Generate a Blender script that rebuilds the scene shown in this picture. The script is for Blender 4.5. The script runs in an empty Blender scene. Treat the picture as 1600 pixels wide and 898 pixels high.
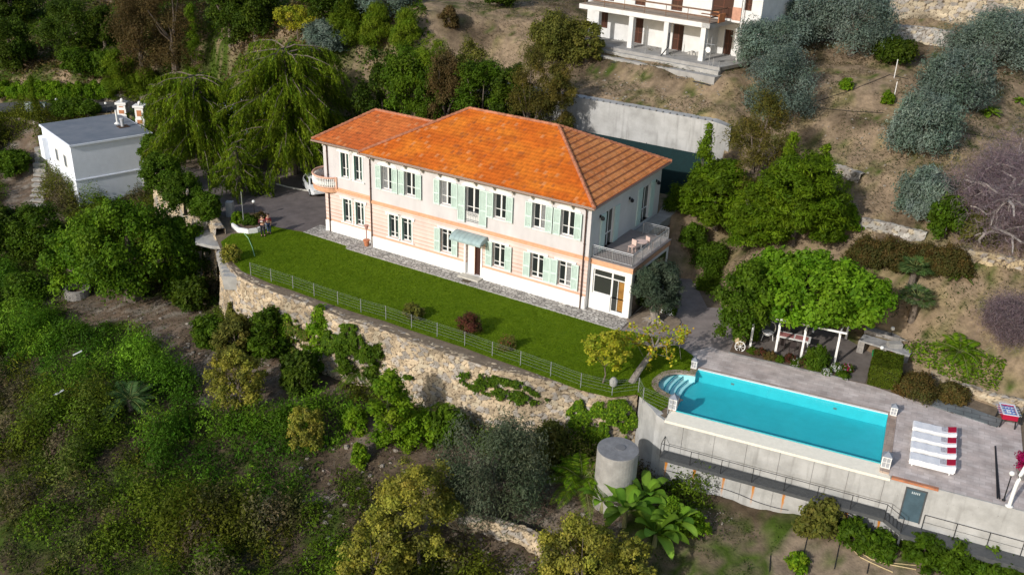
import bpy, math, random
import numpy as np
from math import sin, cos, pi, radians
rng = np.random.default_rng(7); random.seed(7)
scene = bpy.context.scene
col = scene.collection
# ---------------------------------------------------------------- camera model (also used to survey the place)
F_, TH, RO, YH, YP = 1467.99579, 0.437762894, 0.0392097172, -0.535231641, -0.402603477
CAMH = 30.0
_f = np.array([0, cos(TH), -sin(TH)]); _r = np.array([1., 0, 0]); _u = np.cross(_r, _f)
CR = cos(RO)*_r + sin(RO)*_u; CU = -sin(RO)*_r + cos(RO)*_u; CF = _f
CAM = np.array([0, 0, CAMH])
def ray(px, py): return CF + (px-800)/F_*CR - (py-449)/F_*CU
def at(px, py, z=0.0):
    d = ray(px, py); return CAM + d*((z-CAMH)/d[2])
def aty(px, py, y):
    d = ray(px, py); return CAM + d*(y/d[1])
O = at(906.6, 481, 0); U = np.array([cos(YH), sin(YH), 0]); W = np.array([-sin(YH), cos(YH), 0])
OP = at(1056, 641, 0); UP = np.array([cos(YP), sin(YP), 0]); WP = np.array([-sin(YP), cos(YP), 0])
def h2w(u, w, z=0): return O + u*U + w*W + np.array([0, 0, z])
def p2w(u, w, z=0): return OP + u*UP + w*WP + np.array([0, 0, z])
# ---------------------------------------------------------------- noise
def _hash(ix, iy, s):
    h = (ix.astype(np.int64)*374761393 + iy.astype(np.int64)*668265263 + s*974634777) & 0x7fffffff
    h = ((h ^ (h >> 13))*1274126177) & 0x7fffffff
    return ((h ^ (h >> 16)) & 0xffff)/65535.0
def vnoise(x, y, s=0):
    ix = np.floor(x); iy = np.floor(y); fx = x-ix; fy = y-iy
    fx = fx*fx*(3-2*fx); fy = fy*fy*(3-2*fy)
    a = _hash(ix, iy, s); b = _hash(ix+1, iy, s); c = _hash(ix, iy+1, s); d = _hash(ix+1, iy+1, s)
    return (a*(1-fx)+b*fx)*(1-fy) + (c*(1-fx)+d*fx)*fy
def fbm(x, y, s=0, o=4):
    r = 0; a = .5; t = 0
    for i in range(o):
        r = r + a*vnoise(x*2**i, y*2**i, s+i); t += a; a *= .5
    return r/t
def voro(x, y, s=0, jit=.85):
    ix = np.floor(x); iy = np.floor(y)
    d1 = np.full(x.shape, 9.); d2 = np.full(x.shape, 9.); idv = np.zeros(x.shape)
    for a in (-1, 0, 1):
        for b in (-1, 0, 1):
            cx = ix+a; cy = iy+b
            px_ = cx+.5+(_hash(cx, cy, s)-.5)*jit; py_ = cy+.5+(_hash(cx, cy, s+5)-.5)*jit
            d = np.hypot(x-px_, y-py_)
            m = d < d1
            d2 = np.where(m, d1, np.minimum(d2, d)); idv = np.where(m, _hash(cx, cy, s+9), idv); d1 = np.where(m, d, d1)
    return d1, d2, idv
def inpoly(X, Y, P):
    r = np.zeros(X.shape, bool); n = len(P)
    for i in range(n):
        x0, y0 = P[i][0], P[i][1]; x1, y1 = P[(i+1) % n][0], P[(i+1) % n][1]
        c = ((y0 > Y) != (y1 > Y)) & (X < (x1-x0)*(Y-y0)/((y1-y0) if y1 != y0 else 1e-9)+x0)
        r ^= c
    return r
# ---------------------------------------------------------------- materials
MAT = {}
def mat(name, color=(.5, .5, .5), rough=.7, var=0, scale=3., bump=0, bscale=30., metal=0, attr=None, color2=None, spec=.3, emit=None, coords='Object', detail=6, wobj=False):
    if name in MAT: return MAT[name]
    m = bpy.data.materials.new(name); m.use_nodes = True; nt = m.node_tree; N = nt.nodes; L = nt.links
    b = N['Principled BSDF']; b.inputs['Roughness'].default_value = rough; b.inputs['Metallic'].default_value = metal
    b.inputs['Specular IOR Level'].default_value = spec
    b.inputs['Base Color'].default_value = (*color, 1)
    src = None
    if attr:
        a = N.new('ShaderNodeVertexColor'); a.layer_name = attr; src = a.outputs['Color']
    tc = N.new('ShaderNodeTexCoord')
    if var or color2:
        n = N.new('ShaderNodeTexNoise'); n.inputs['Scale'].default_value = scale; n.inputs['Detail'].default_value = detail; n.inputs['Roughness'].default_value = .65
        L.new(tc.outputs[coords], n.inputs['Vector'])
        mx = N.new('ShaderNodeMix'); mx.data_type = 'RGBA'
        rp = N.new('ShaderNodeMapRange'); rp.inputs['From Min'].default_value = .32; rp.inputs['From Max'].default_value = .68
        L.new(n.outputs['Fac'], rp.inputs['Value']); L.new(rp.outputs[0], mx.inputs[0])
        if src is not None:
            mx.blend_type = 'MULTIPLY'
            mr = N.new('ShaderNodeMapRange'); mr.inputs['From Min'].default_value = .3; mr.inputs['From Max'].default_value = .7
            mr.inputs['To Min'].default_value = 1-var; mr.inputs['To Max'].default_value = 1+var
            L.new(n.outputs['Fac'], mr.inputs['Value'])
            vm = N.new('ShaderNodeVectorMath'); vm.operation = 'SCALE'
            L.new(src, vm.inputs[0]); L.new(mr.outputs[0], vm.inputs['Scale']); src = vm.outputs[0]
        else:
            c2 = color2 or tuple(c*(1+var) for c in color); c1 = color if color2 else tuple(c*(1-var) for c in color)
            mx.inputs[6].default_value = (*c1, 1); mx.inputs[7].default_value = (*c2, 1); src = mx.outputs[2]
    if src is not None: L.new(src, b.inputs['Base Color'])
    if bump:
        n2 = N.new('ShaderNodeTexNoise'); n2.inputs['Scale'].default_value = bscale; n2.inputs['Detail'].default_value = 4
        L.new(tc.outputs[coords], n2.inputs['Vector'])
        bp = N.new('ShaderNodeBump'); bp.inputs['Strength'].default_value = bump; bp.inputs['Distance'].default_value = .05
        L.new(n2.outputs['Fac'], bp.inputs['Height']); L.new(bp.outputs[0], b.inputs['Normal'])
    if emit: b.inputs['Emission Color'].default_value = (*emit[:3], 1); b.inputs['Emission Strength'].default_value = emit[3]
    MAT[name] = m; return m
def leafmat():
    m = bpy.data.materials.new('foliage'); m.use_nodes = True; nt = m.node_tree; N = nt.nodes; L = nt.links
    b = N['Principled BSDF']; b.inputs['Roughness'].default_value = .55; b.inputs['Specular IOR Level'].default_value = .1
    a = N.new('ShaderNodeVertexColor'); a.layer_name = 'Col'
    oi = N.new('ShaderNodeObjectInfo')
    mr = N.new('ShaderNodeMapRange'); mr.inputs['To Min'].default_value = .88; mr.inputs['To Max'].default_value = 1.14
    L.new(oi.outputs['Random'], mr.inputs['Value'])
    vm = N.new('ShaderNodeVectorMath'); vm.operation = 'SCALE'; L.new(a.outputs['Color'], vm.inputs[0]); L.new(mr.outputs[0], vm.inputs['Scale'])
    L.new(vm.outputs[0], b.inputs['Base Color'])
    t = N.new('ShaderNodeBsdfTranslucent'); L.new(vm.outputs[0], t.inputs['Color'])
    mx = N.new('ShaderNodeMixShader'); mx.inputs[0].default_value = .38
    L.new(b.outputs[0], mx.inputs[1]); L.new(t.outputs[0], mx.inputs[2]); L.new(mx.outputs[0], N['Material Output'].inputs[0])
    return m
LEAF = leafmat()
# ---------------------------------------------------------------- mesh builder
class MB:
    def __init__(s): s.v = []; s.f = []; s.m = []; s.cur = 0
    def face(s, pts):
        i = len(s.v); s.v += [tuple(map(float, p)) for p in pts]; s.f.append(tuple(range(i, i+len(pts)))); s.m.append(s.cur)
    def box(s, x0, x1, y0, y1, z0, z1):
        i = len(s.v)
        s.v += [(x0, y0, z0), (x1, y0, z0), (x1, y1, z0), (x0, y1, z0), (x0, y0, z1), (x1, y0, z1), (x1, y1, z1), (x0, y1, z1)]
        s.f += [tuple(i+k for k in q) for q in ((0, 3, 2, 1), (4, 5, 6, 7), (0, 1, 5, 4), (1, 2, 6, 5), (2, 3, 7, 6), (3, 0, 4, 7))]; s.m += [s.cur]*6
        return s
    def prism(s, P, z0, z1):
        i = len(s.v); n = len(P)
        s.v += [(p[0], p[1], z0) for p in P]+[(p[0], p[1], z1) for p in P]
        s.f += [tuple(i+k for k in reversed(range(n))), tuple(i+n+k for k in range(n))]+[(i+k, i+(k+1) % n, i+n+(k+1) % n, i+n+k) for k in range(n)]; s.m += [s.cur]*(n+2)
        return s
    def tube(s, path, r, n=8, cap=True):
        P = [np.array(p, float) for p in path]; R = r if hasattr(r, '__len__') else [r]*len(P)
        i = len(s.v)
        for k, p in enumerate(P):
            t = P[min(k+1, len(P)-1)]-P[max(k-1, 0)]; t = t/(np.linalg.norm(t)+1e-9)
            a = np.cross(t, [0, 0, 1.]) if abs(t[2]) < .95 else np.cross(t, [1., 0, 0]); a /= np.linalg.norm(a); b = np.cross(t, a)
            for j in range(n):
                q = p+R[k]*(cos(2*pi*j/n)*a+sin(2*pi*j/n)*b); s.v.append(tuple(q))
        for k in range(len(P)-1):
            for j in range(n):
                s.f.append((i+k*n+j, i+k*n+(j+1) % n, i+(k+1)*n+(j+1) % n, i+(k+1)*n+j)); s.m.append(s.cur)
        if cap:
            s.f.append(tuple(i+j for j in reversed(range(n)))); s.f.append(tuple(i+(len(P)-1)*n+j for j in range(n))); s.m += [s.cur]*2
        return s
    def lathe(s, c, prof, n=16):
        i = len(s.v)
        for (r, z) in prof:
            for j in range(n): s.v.append((c[0]+r*cos(2*pi*j/n), c[1]+r*sin(2*pi*j/n), c[2]+z))
        for k in range(len(prof)-1):
            for j in range(n):
                s.f.append((i+k*n+j, i+k*n+(j+1) % n, i+(k+1)*n+(j+1) % n, i+(k+1)*n+j)); s.m.append(s.cur)
        s.f.append(tuple(i+j for j in reversed(range(n)))); s.f.append(tuple(i+(len(prof)-1)*n+j for j in range(n))); s.m += [s.cur]*2
        return s
    def ball(s, c, r, n=12, sq=1.):
        k = n//2
        return s.lathe(c, [(max(r*sin(pi*j/k), 1e-3), -r*sq*cos(pi*j/k)) for j in range(k+1)], n)
    def build(s, name, mats, parent=None, smooth=False, loc=None):
        me = bpy.data.meshes.new(name); me.from_pydata(s.v, [], s.f)
        if not isinstance(mats, (list, tuple)): mats = [mats]
        for m in mats: me.materials.append(m)
        if len(mats) > 1: me.polygons.foreach_set('material_index', s.m)
        if smooth: me.polygons.foreach_set('use_smooth', [True]*len(s.f))
        me.update()
        return link(name, me, parent, loc)
def link(name, me, parent=None, loc=None):
    o = bpy.data.objects.new(name, me); col.objects.link(o)
    if parent is not None: o.parent = parent
    if loc is not None: o.location = tuple(map(float, loc))
    return o
def fastmesh(name, V, Q, m, colors=None, smooth=False):
    """V (n,3), Q (k,4) quads, colors per vertex (n,3)"""
    me = bpy.data.meshes.new(name); n = len(V); k = len(Q); w = Q.shape[1]
    me.vertices.add(n); me.vertices.foreach_set('co', np.ascontiguousarray(V, dtype=np.float32).ravel())
    me.loops.add(k*w); me.loops.foreach_set('vertex_index', np.ascontiguousarray(Q, dtype=np.int32).ravel())
    me.polygons.add(k); me.polygons.foreach_set('loop_start', np.arange(0, k*w, w, dtype=np.int32))
    me.update(calc_edges=True)
    if smooth: me.polygons.foreach_set('use_smooth', np.ones(k, bool))
    if colors is not None:
        ca = me.color_attributes.new('Col', 'FLOAT_COLOR', 'POINT')
        c4 = np.ones((n, 4), np.float32); c4[:, :3] = colors; ca.data.foreach_set('color', c4.ravel())
    me.materials.append(m); return me
def thing(name, label, cat, loc=(0, 0, 0), rz=0, group=None):
    o = bpy.data.objects.new(name, None); col.objects.link(o); o.location = tuple(map(float, loc)); o.rotation_euler = (0, 0, rz)
    o.empty_display_size = .3
    return tag(o, label, cat, group)
def tag(o, label=None, cat=None, group=None, kind=None):
    if label: o['label'] = label
    if cat: o['category'] = cat
    if group: o['group'] = group
    if kind: o['kind'] = kind
    return o
def copytree(o, parent=None):
    c = o.copy(); col.objects.link(c)
    if parent is not None: c.parent = parent
    for ch in list(o.children): copytree(ch, c)
    return c
# ---------------------------------------------------------------- common materials
m_white = mat('white_paint', (.78, .77, .74), .6, .06, 6)
m_mint = mat('mint_shutter_paint', (.60, .73, .665), .6, .06, 3)
m_glass = mat('dark_window_glass', (.02, .024, .026), .08, spec=.6)
m_orange = mat('orange_render_trim', (.64, .35, .21), .75, .15, 4)
m_conc = mat('concrete', (.36, .35, .33), .85, .22, 1.2, .5, 12)
m_dconc = mat('dark_concrete', (.19, .185, .18), .85, .3, 1.5, .5, 12)
m_metal = mat('grey_steel', (.10, .105, .11), .5, .15, 5, metal=.3)
m_lmetal = mat('galvanised_steel', (.45, .46, .47), .4, metal=.5)
m_black = mat('black_iron', (.02, .02, .022), .5)
m_brown = mat('brown_drainpipe_metal', (.09, .05, .04), .45)
m_terra = mat('terracotta', (.50, .19, .09), .75, .15, 8)
m_bark = mat('bark', (.15, .12, .095), .9, .35, 6, .8, 20)
m_wood = mat('brown_wood', (.16, .06, .03), .6, .2, 6)
m_globe = mat('opal_globe', (.80, .80, .76), .3)
m_stone = mat('stone', (.36, .31, .25), .9, attr='Col', var=.25, scale=9, bump=.7, bscale=22)
m_red = mat('red_paint', (.36, .008, .035), .5)
m_blue = mat('blue_paint', (.03, .12, .42), .4)
m_soil = mat('soil', (.13, .09, .06), .95, .35, 4, .8, 18)
# ---------------------------------------------------------------- terrain
STW = [(340, 378), (345, 390), (356, 412), (372, 431), (400, 445), (435, 458), (470, 470), (505, 484), (540, 499), (600, 515), (680, 545), (760, 572), (840, 590), (900, 600), (950, 613), (998, 612)]
stw = [at(*p, 0)[:2] for p in STW]
left_line = [at(240, 275, 0)[:2], at(290, 310, 0)[:2], at(330, 352, 0)[:2]]
pool_line = [np.array([8.15, 48.9]), np.array([8.7, 47.7]), p2w(-.5, -1.05)[:2], p2w(30, -1.05)[:2]]
pool_cls = [np.array([8.15, 48.9]), np.array([8.9, 48.1]), p2w(-.2, -.25)[:2], p2w(30, -.25)[:2]]
LOWER = [(-140, 107), (-62, 105), (-52, 103.5), (-45, 102.5), (-39.5, 99), (-36.5, 91)] + left_line + stw + pool_cls + [(140, 30), (140, -20), (-140, -20)]
h2 = lambda u, w: h2w(u, w)[:2]
SHEET = left_line + stw + pool_line[:3] + [p2w(24, -1.05)[:2], p2w(24, 8)[:2], (30.2, 49.5), (24.6, 55.6), (20.6, 61.2), (16.2, 63.2), (14.6, 67.5), h2(4, 9.), h2(2, 13.), h2(-28, 13.2), (-17, 93), (-23, 94), (-30, 95), (-36, 95), (-36.5, 91)]
CORE = [np.array(p) for p in left_line+stw+pool_cls[:3]] + [p2w(25, -.25)[:2], p2w(25, 7)[:2], np.array((29, 48.5)), np.array((23.6, 54.6)), np.array((19.8, 60.2)), np.array((15.2, 62.3)), np.array((13.6, 67)), h2(3, 8.5), h2(1, 12.2), h2(-27, 12.4), np.array((-17, 92)), np.array((-23, 93)), np.array((-30, 94)), np.array((-35, 94)), np.array((-36, 90))]
BACK = [h2(-26, 12.3), h2(2.6, 12.3), h2(3.2, 18.75), h2(-26, 18.75)]
# hill control points
hc = []
def c3(x, y, z): hc.append((x, y, z))
def cy(px, py, y): hc.append(tuple(aty(px, py, y)))
_b3, _b1 = at(1095.5, 95, 13.3), at(984.7, 74.8, 13.3); _d = (_b3-_b1)/np.linalg.norm(_b3-_b1)
for _x, _y, _z in ((2.9, -2.8, 12.35), (-3, -2.8, 12.5), (-8, -2.8, 12.6), (-14, -2.8, 12.7), (4.5, 2, 12.6), (4.5, 6, 13.2), (-10, 8, 13.2)): c3(*(_b3[:2]+_d[:2]*_x+np.array([-_d[1], _d[0]])*_y), _z)
for u, w, z in ((2.5, 18.6, 10.1), (-6, 18.6, 10.1), (-14, 18.8, 10.2), (-1, 22, 11.0), (-12, 22, 11.1), (-22, 22, 7), (3.5, 14, 3.6), (4.5, 11, 1.4)):
    p = h2w(u, w, z); c3(*p)
for p in ((20.6, 61.5, .15), (24.6, 56, .15), (30.2, 50, .3), (36, 50, 2.2), (15.5, 64.5, .15), (16.5, 68, 1.2), (17, 73, 4), (-12, 90, .8), (-17, 94, .6), (-24, 95, .5), (-31, 96.5, .6), (-37, 98, .9)): c3(*p)
for p in ((1250, 330, 67), (1180, 400, 63.7), (1330, 310, 68), (1430, 230, 72), (1590, 300, 65), (1590, 420, 58), (1450, 440, 58.6), (1450, 60, 90), (1580, 20, 95), (1200, 210, 77), (1300, 150, 79), (1350, 90, 86), (1560, 150, 80), (1250, 20, 100),
          (780, 30, 98), (640, 60, 94), (700, 10, 110), (850, 60, 92), (520, 40, 100), (420, 20, 108), (300, 60, 110), (200, 80, 112), (100, 100, 112), (20, 140, 109), (50, 20, 125), (200, 10, 130), (20, 165, 104), (120, 165, 103), (218, 192, 100), (340, 215, 98),
          (800, -50, 130), (1400, -60, 118), (0, -50, 150), (-80, 100, 125), (1720, 100, 90), (1720, 300, 70), (1720, 500, 54)): cy(*p)
for p in ((-60, 190, 40), (0, 190, 42), (70, 170, 42), (120, 100, 26), (-130, 150, 20)): c3(*p)
lc = [(-22, 67.5, -4.9), (-11.7, 56.8, -4.8), (-5, 53, -4.7), (1, 50.2, -4.5), (6, 48.3, -4.3), (6.9, 45.5, -4.5), (-27, 74, -5.), (-32, 81, -5)]
for u, z in ((-.5, -4.65), (5, -4.4), (9, -4.1), (13, -3.8), (20, -4.3), (30, -5)): lc.append(tuple(p2w(u, -1.3, z)))
for a, b, z in ((100, 600, -6.3), (30, 420, -6), (190, 480, -5.6), (10, 890, -8.6), (250, 890, -8.3), (500, 890, -7.7), (700, 890, -7.), (900, 890, -6), (1100, 890, -5.2), (1300, 890, -4.9), (1580, 890, -5.4), (120, 335, -5.2), (30, 330, -4.7), (220, 320, -5.3), (40, 260, -3.2), (20, 215, -.9), (55, 195, .3), (-80, 250, -3), (-80, 600, -8), (1700, 1100, -7), (800, 1200, -9), (0, 1200, -11), (600, 760, -6.0), (350, 640, -5.9), (860, 790, -5.3), (960, 640, -4.6)): lc.append(tuple(at(a, b, z)))
def rbf(pts):
    P = np.array(pts, float); n = len(P); D = np.hypot(P[:, None, 0]-P[None, :, 0], P[:, None, 1]-P[None, :, 1])
    A = np.zeros((n+3, n+3)); A[:n, :n] = np.sqrt(D*D+4) - 1e-9; A[:n, n] = 1; A[:n, n+1:] = P[:, :2]; A[n:, :n] = A[:n, n:].T
    A[:n, :n] += np.eye(n)*-.15
    wts = np.linalg.solve(A, np.r_[P[:, 2], 0, 0, 0])
    def f(X, Y):
        sh = X.shape; X = X.ravel(); Y = Y.ravel(); r = wts[n]+wts[n+1]*X+wts[n+2]*Y
        for i in range(n): r = r+wts[i]*np.sqrt((X-P[i, 0])**2+(Y-P[i, 1])**2+4)
        return r.reshape(sh)
    return f
fh, fl = rbf(hc), rbf(lc)
ROAD = [at(-120, 172, -1.5), at(0, 168, .6), at(90, 170, 1.1), at(200, 168, 1.3), at(290, 180, 1.0), at(330, 215, .5)]
_RD = [np.array(p[:2]) for p in ROAD]
def roadd(X, Y):
    d = np.full(X.shape, 99.); zz = np.zeros(X.shape)
    for i, (a, b) in enumerate(zip(_RD[:-1], _RD[1:])):
        t = np.clip(((X-a[0])*(b[0]-a[0])+(Y-a[1])*(b[1]-a[1]))/((b-a)@(b-a)), 0, 1); q = np.hypot(X-a[0]-t*(b[0]-a[0]), Y-a[1]-t*(b[1]-a[1]))
        zz = np.where(q < d, ROAD[i][2]*(1-t)+ROAD[i+1][2]*t, zz); d = np.minimum(d, q)
    return d, zz
def height(X, Y, noise=True):
    X = np.atleast_1d(np.asarray(X, float)); Y = np.atleast_1d(np.asarray(Y, float))
    low = inpoly(X, Y, LOWER)
    zl = np.clip(fl(X, Y), -14, 3); zh = np.clip(fh(X, Y), -1, 60)
    if noise:
        zl = zl+(fbm(X*.35, Y*.35, 3)-.5)*.7+(fbm(X*1.3, Y*1.3, 8)-.5)*.25
        amp = np.clip(zh/2, .1, 1)
        zh = zh+amp*((fbm(X*.3, Y*.3, 13)-.5)*.9+(fbm(X*1.2, Y*1.2, 18)-.5)*.3)
        # small cut terraces across the olive grove
        tm = np.clip((zh-3)/2, 0, 1)*np.clip((Y-55)/5, 0, 1)
        st = 2.1; k = zh/st; fr = k-np.floor(k); zh = zh*(1-.35*tm)+.35*tm*(np.floor(k)+np.clip((fr-.55)/.45, 0, 1))*st
    rd_, rz_ = roadd(X, Y); mk_ = np.clip((rd_-2.6)/2.2, 0, 1); zh = zh*mk_+(rz_-.05)*(1-mk_)
    h = np.where(low, zl, zh)
    h = np.where(inpoly(X, Y, BACK), 3.7, h)
    h = np.where(inpoly(X, Y, CORE), -5.6, h)
    return h
def surf(X, Y):
    """what one stands on: platform sheet or hillside"""
    X = np.atleast_1d(np.asarray(X, float)); Y = np.atleast_1d(np.asarray(Y, float))
    return np.where(inpoly(X, Y, SHEET), 0., height(X, Y))
def ground(px, py):
    d = ray(px, py); t = np.arange(32, 230, .25)/d[1]
    P = CAM[None, :]+t[:, None]*d[None, :]
    s = surf(P[:, 0], P[:, 1]); below = P[:, 2] < s
    i = int(np.argmax(below)) if below.any() else len(t)-1
    if i > 0 and P[i, 2] < s[i]-.45: i -= 1   # struck the face of a wall: stand at its foot
    p = P[i]
    if i > 0 and below[i]:
        a, b = P[i-1], P[i]
        for _ in range(5):
            m = (a+b)/2
            if m[2] < float(surf(m[0], m[1])[0]): b = m
            else: a = m
        p = b
    return np.array([p[0], p[1], float(surf(p[0], p[1])[0])])
def gpoly(pts): return [ground(*p)[:2] for p in pts]
Z_BRIGHT = gpoly([(0, 420), (60, 440), (110, 505), (200, 512), (270, 560), (300, 600), (330, 640), (430, 655), (520, 610), (570, 650), (520, 700), (480, 770), (380, 800), (280, 770), (220, 680), (100, 600), (0, 570)])
Z_DIRT1 = gpoly([(60, 440), (150, 450), (320, 480), (350, 560), (450, 560), (560, 580), (540, 610), (430, 655), (330, 640), (290, 590), (200, 512), (110, 505)])
Z_DIRT2 = gpoly([(500, 700), (560, 640), (700, 690), (860, 740), (1000, 790), (960, 898), (760, 898), (640, 830), (560, 760), (470, 800)])
Z_GRASS2 = gpoly([(1000, 770), (1240, 830), (1420, 898), (1600, 898), (1600, 1000), (960, 1000), (960, 860)])
Z_SOIL3 = gpoly([(1240, 830), (1420, 870), (1500, 898), (1400, 990), (1210, 980), (1200, 870)])
Z_YARD = gpoly([(0, 230), (60, 200), (80, 330), (110, 350), (0, 350)])
def zoneveg(X, Y):
    """0 scrub, 1 bright creeper, 2 bare litter, 3 grass/dirt, 4 dug soil"""
    J = (fbm(X*.5, Y*.5, 40)-.5)*3; K = (fbm(X*.5, Y*.5, 50)-.5)*3
    z = np.zeros(X.shape, int)
    z[inpoly(X+J, Y+K, Z_BRIGHT)] = 1; z[inpoly(X+J, Y+K, Z_DIRT1)] = 2; z[inpoly(X+J, Y+K, Z_DIRT2)] = 2; z[inpoly(X+J, Y+K, Z_GRASS2)] = 3
    z[inpoly(X+J*.3, Y+K*.3, Z_SOIL3)] = 4; z[inpoly(X+J, Y+K, Z_YARD)] = 2
    return z
def make_terrain():
    st = .5; xs = np.arange(-120, 100.1, st); ys = np.arange(22, 195.1, st)
    X, Y = np.meshgrid(xs, ys); Hh = height(X, Y)
    n, m = X.shape
    V = np.stack([X, Y, Hh], -1).reshape(-1, 3)
    I = np.arange(n*m).reshape(n, m)
    Q = np.stack([I[:-1, :-1], I[:-1, 1:], I[1:, 1:], I[1:, :-1]], -1).reshape(-1, 4)
    low = inpoly(X, Y, LOWER)
    a = fbm(X*.25, Y*.25, 70); b = fbm(X*.9, Y*.9, 77); c = fbm(X*2.1, Y*2.1, 83, 3)
    dirt = np.array([.245, .18, .118]); straw = np.array([.24, .185, .10]); green = np.array([.045, .072, .010]); dark = np.array([.085, .062, .040]); grey = np.array([.22, .19, .155])
    def mixc(A, B, t): t = np.clip(t, 0, 1)[..., None]; return A*(1-t)+B*t
    C = mixc(np.broadcast_to(dirt, X.shape+(3,)), straw, (b-.45)*4)
    C = mixc(C, dark, (a-.58)*5)
    C = mixc(C, green, (c*.5+b*.5-.57)*7)
    # upper left hill is overgrown
    left = np.clip((-8-X)/14, 0, 1)
    C = mixc(C, green*1.0, left*np.clip((b-.36)*6, 0, 1))
    z = zoneveg(X, Y)
    Cl = mixc(np.broadcast_to(dark, X.shape+(3,)), green, (b-.42)*5)
    Cd = mixc(np.broadcast_to(np.array([.15, .108, .075]), X.shape+(3,)), grey, (c-.5)*5); Cd = mixc(Cd, dark, (a-.5)*4)
    Cg = mixc(np.broadcast_to(np.array([.15, .115, .075]), X.shape+(3,)), green*1.2, (b*.6+c*.4-.38)*6)
    Cs = mixc(np.broadcast_to(np.array([.20, .155, .11]), X.shape+(3,)), green, (c-.60)*5)
    Z = z[..., None]
    Cw = np.where(Z == 2, Cd, np.where(Z == 3, Cg, np.where(Z == 4, Cs, Cl)))
    C = np.where(low[..., None], Cw, C)
    m_ter = mat('hillside_earth', attr='Col', var=.38, scale=1.7, bump=1.0, bscale=5, rough=.95, spec=.1, detail=9)
    me = fastmesh('hillside', V, Q, m_ter, C.reshape(-1, 3), smooth=True)
    tag(link('hillside', me), kind='structure')
make_terrain()
# ---------------------------------------------------------------- flat sheets on the platform
from mathutils.geometry import tessellate_polygon
from mathutils import Vector
def sheet(name, P, z, m, holes=(), kind='structure'):
    polys = [[Vector((p[0], p[1], 0)) for p in P]]+[[Vector((p[0], p[1], 0)) for p in h] for h in holes]
    tri = tessellate_polygon(polys); V = [(v.x, v.y, z) for q in polys for v in q]
    F = []
    for t in tri:
        a, b, c = (np.array(V[i]) for i in t)
        F.append(tuple(t) if np.cross(b-a, c-a)[2] > 0 else tuple(reversed(t)))
    me = bpy.data.meshes.new(name); me.from_pydata(V, [], F); me.materials.append(m); me.update()
    return tag(link(name, me), kind=kind)
def arc(cx, cy_, r, a0, a1, n, f=p2w): return [f(cx+r*cos(a0+(a1-a0)*i/n), cy_+r*sin(a0+(a1-a0)*i/n))[:2] for i in range(n+1)]
PW, PL = 5.45, 11.6
# pool outline: rectangle with a round step bay at the left end
bay = [(-.02, .95), (-.66, 1.12), (-1.16, 1.3), (-1.69, 1.59), (-2.08, 2.05), (-2.25, 2.74), (-2.15, 3.48), (-1.87, 4.18), (-1.39, 4.64), (-.75, 4.9), (-.02, 5.0)]
def off(poly, d):
    P = np.array(poly, float); out = []
    for i in range(len(P)):
        t = P[min(i+1, len(P)-1)]-P[max(i-1, 0)]; t /= np.linalg.norm(t); out.append(P[i]+d*np.array([-t[1], t[0]]))
    return out
# dense smooth bay
def smooth(P, n=6):
    P = [np.array(p, float) for p in P]; out = []
    for i in range(len(P)-1):
        p0 = P[max(i-1, 0)]; p1 = P[i]; p2 = P[i+1]; p3 = P[min(i+2, len(P)-1)]
        for k in range(n):
            t = k/n; out.append(.5*((2*p1)+(-p0+p2)*t+(2*p0-5*p1+4*p2-p3)*t*t+(-p0+3*p1-3*p2+p3)*t**3))
    out.append(P[-1]); return out
bayS = smooth(bay, 4)
bay_o = off(bayS, -.42)   # outer edge of the paved rim
pool_out = [(0, 0), (0, .95)] + [tuple(p) for p in bayS[1:-1]] + [(0, 5.0), (0, PW), (PL, PW), (PL, 0)]
pw_ = lambda L: [p2w(a, b)[:2] for a, b in L]
hole_all = [(-.0, -.0)] + [tuple(p) for p in bay_o] + [(-.0, PW+.0), (PL, PW), (PL, 0)]
m_grassdirt = mat('packed_earth', (.17, .13, .09), .95, .3, 2, .6, 10)
VS = list(SHEET); k_ = len(left_line)+len(stw)+2
VS[k_:k_+1] = pw_([(-.35, -1.05), (-.35, 0)]+pool_out+[(12.2, 0), (12.2, -1.05)])
sheet('platform_ground', VS, -.03, m_grassdirt)
# driveway
m_asph = mat('driveway_asphalt', (.145, .122, .115), .9, .22, .9, .5, 40)
drive = [at(*p)[:2] for p in ((541, 388), (514, 352), (520, 300), (490, 262), (452, 262), (400, 262), (350, 268), (300, 262), (262, 258), (250, 270), (290, 300), (330, 330), (368, 342), (392, 334), (410, 346), (428, 356), (470, 360))]
sheet('driveway', drive, -.012, m_asph)
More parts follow.
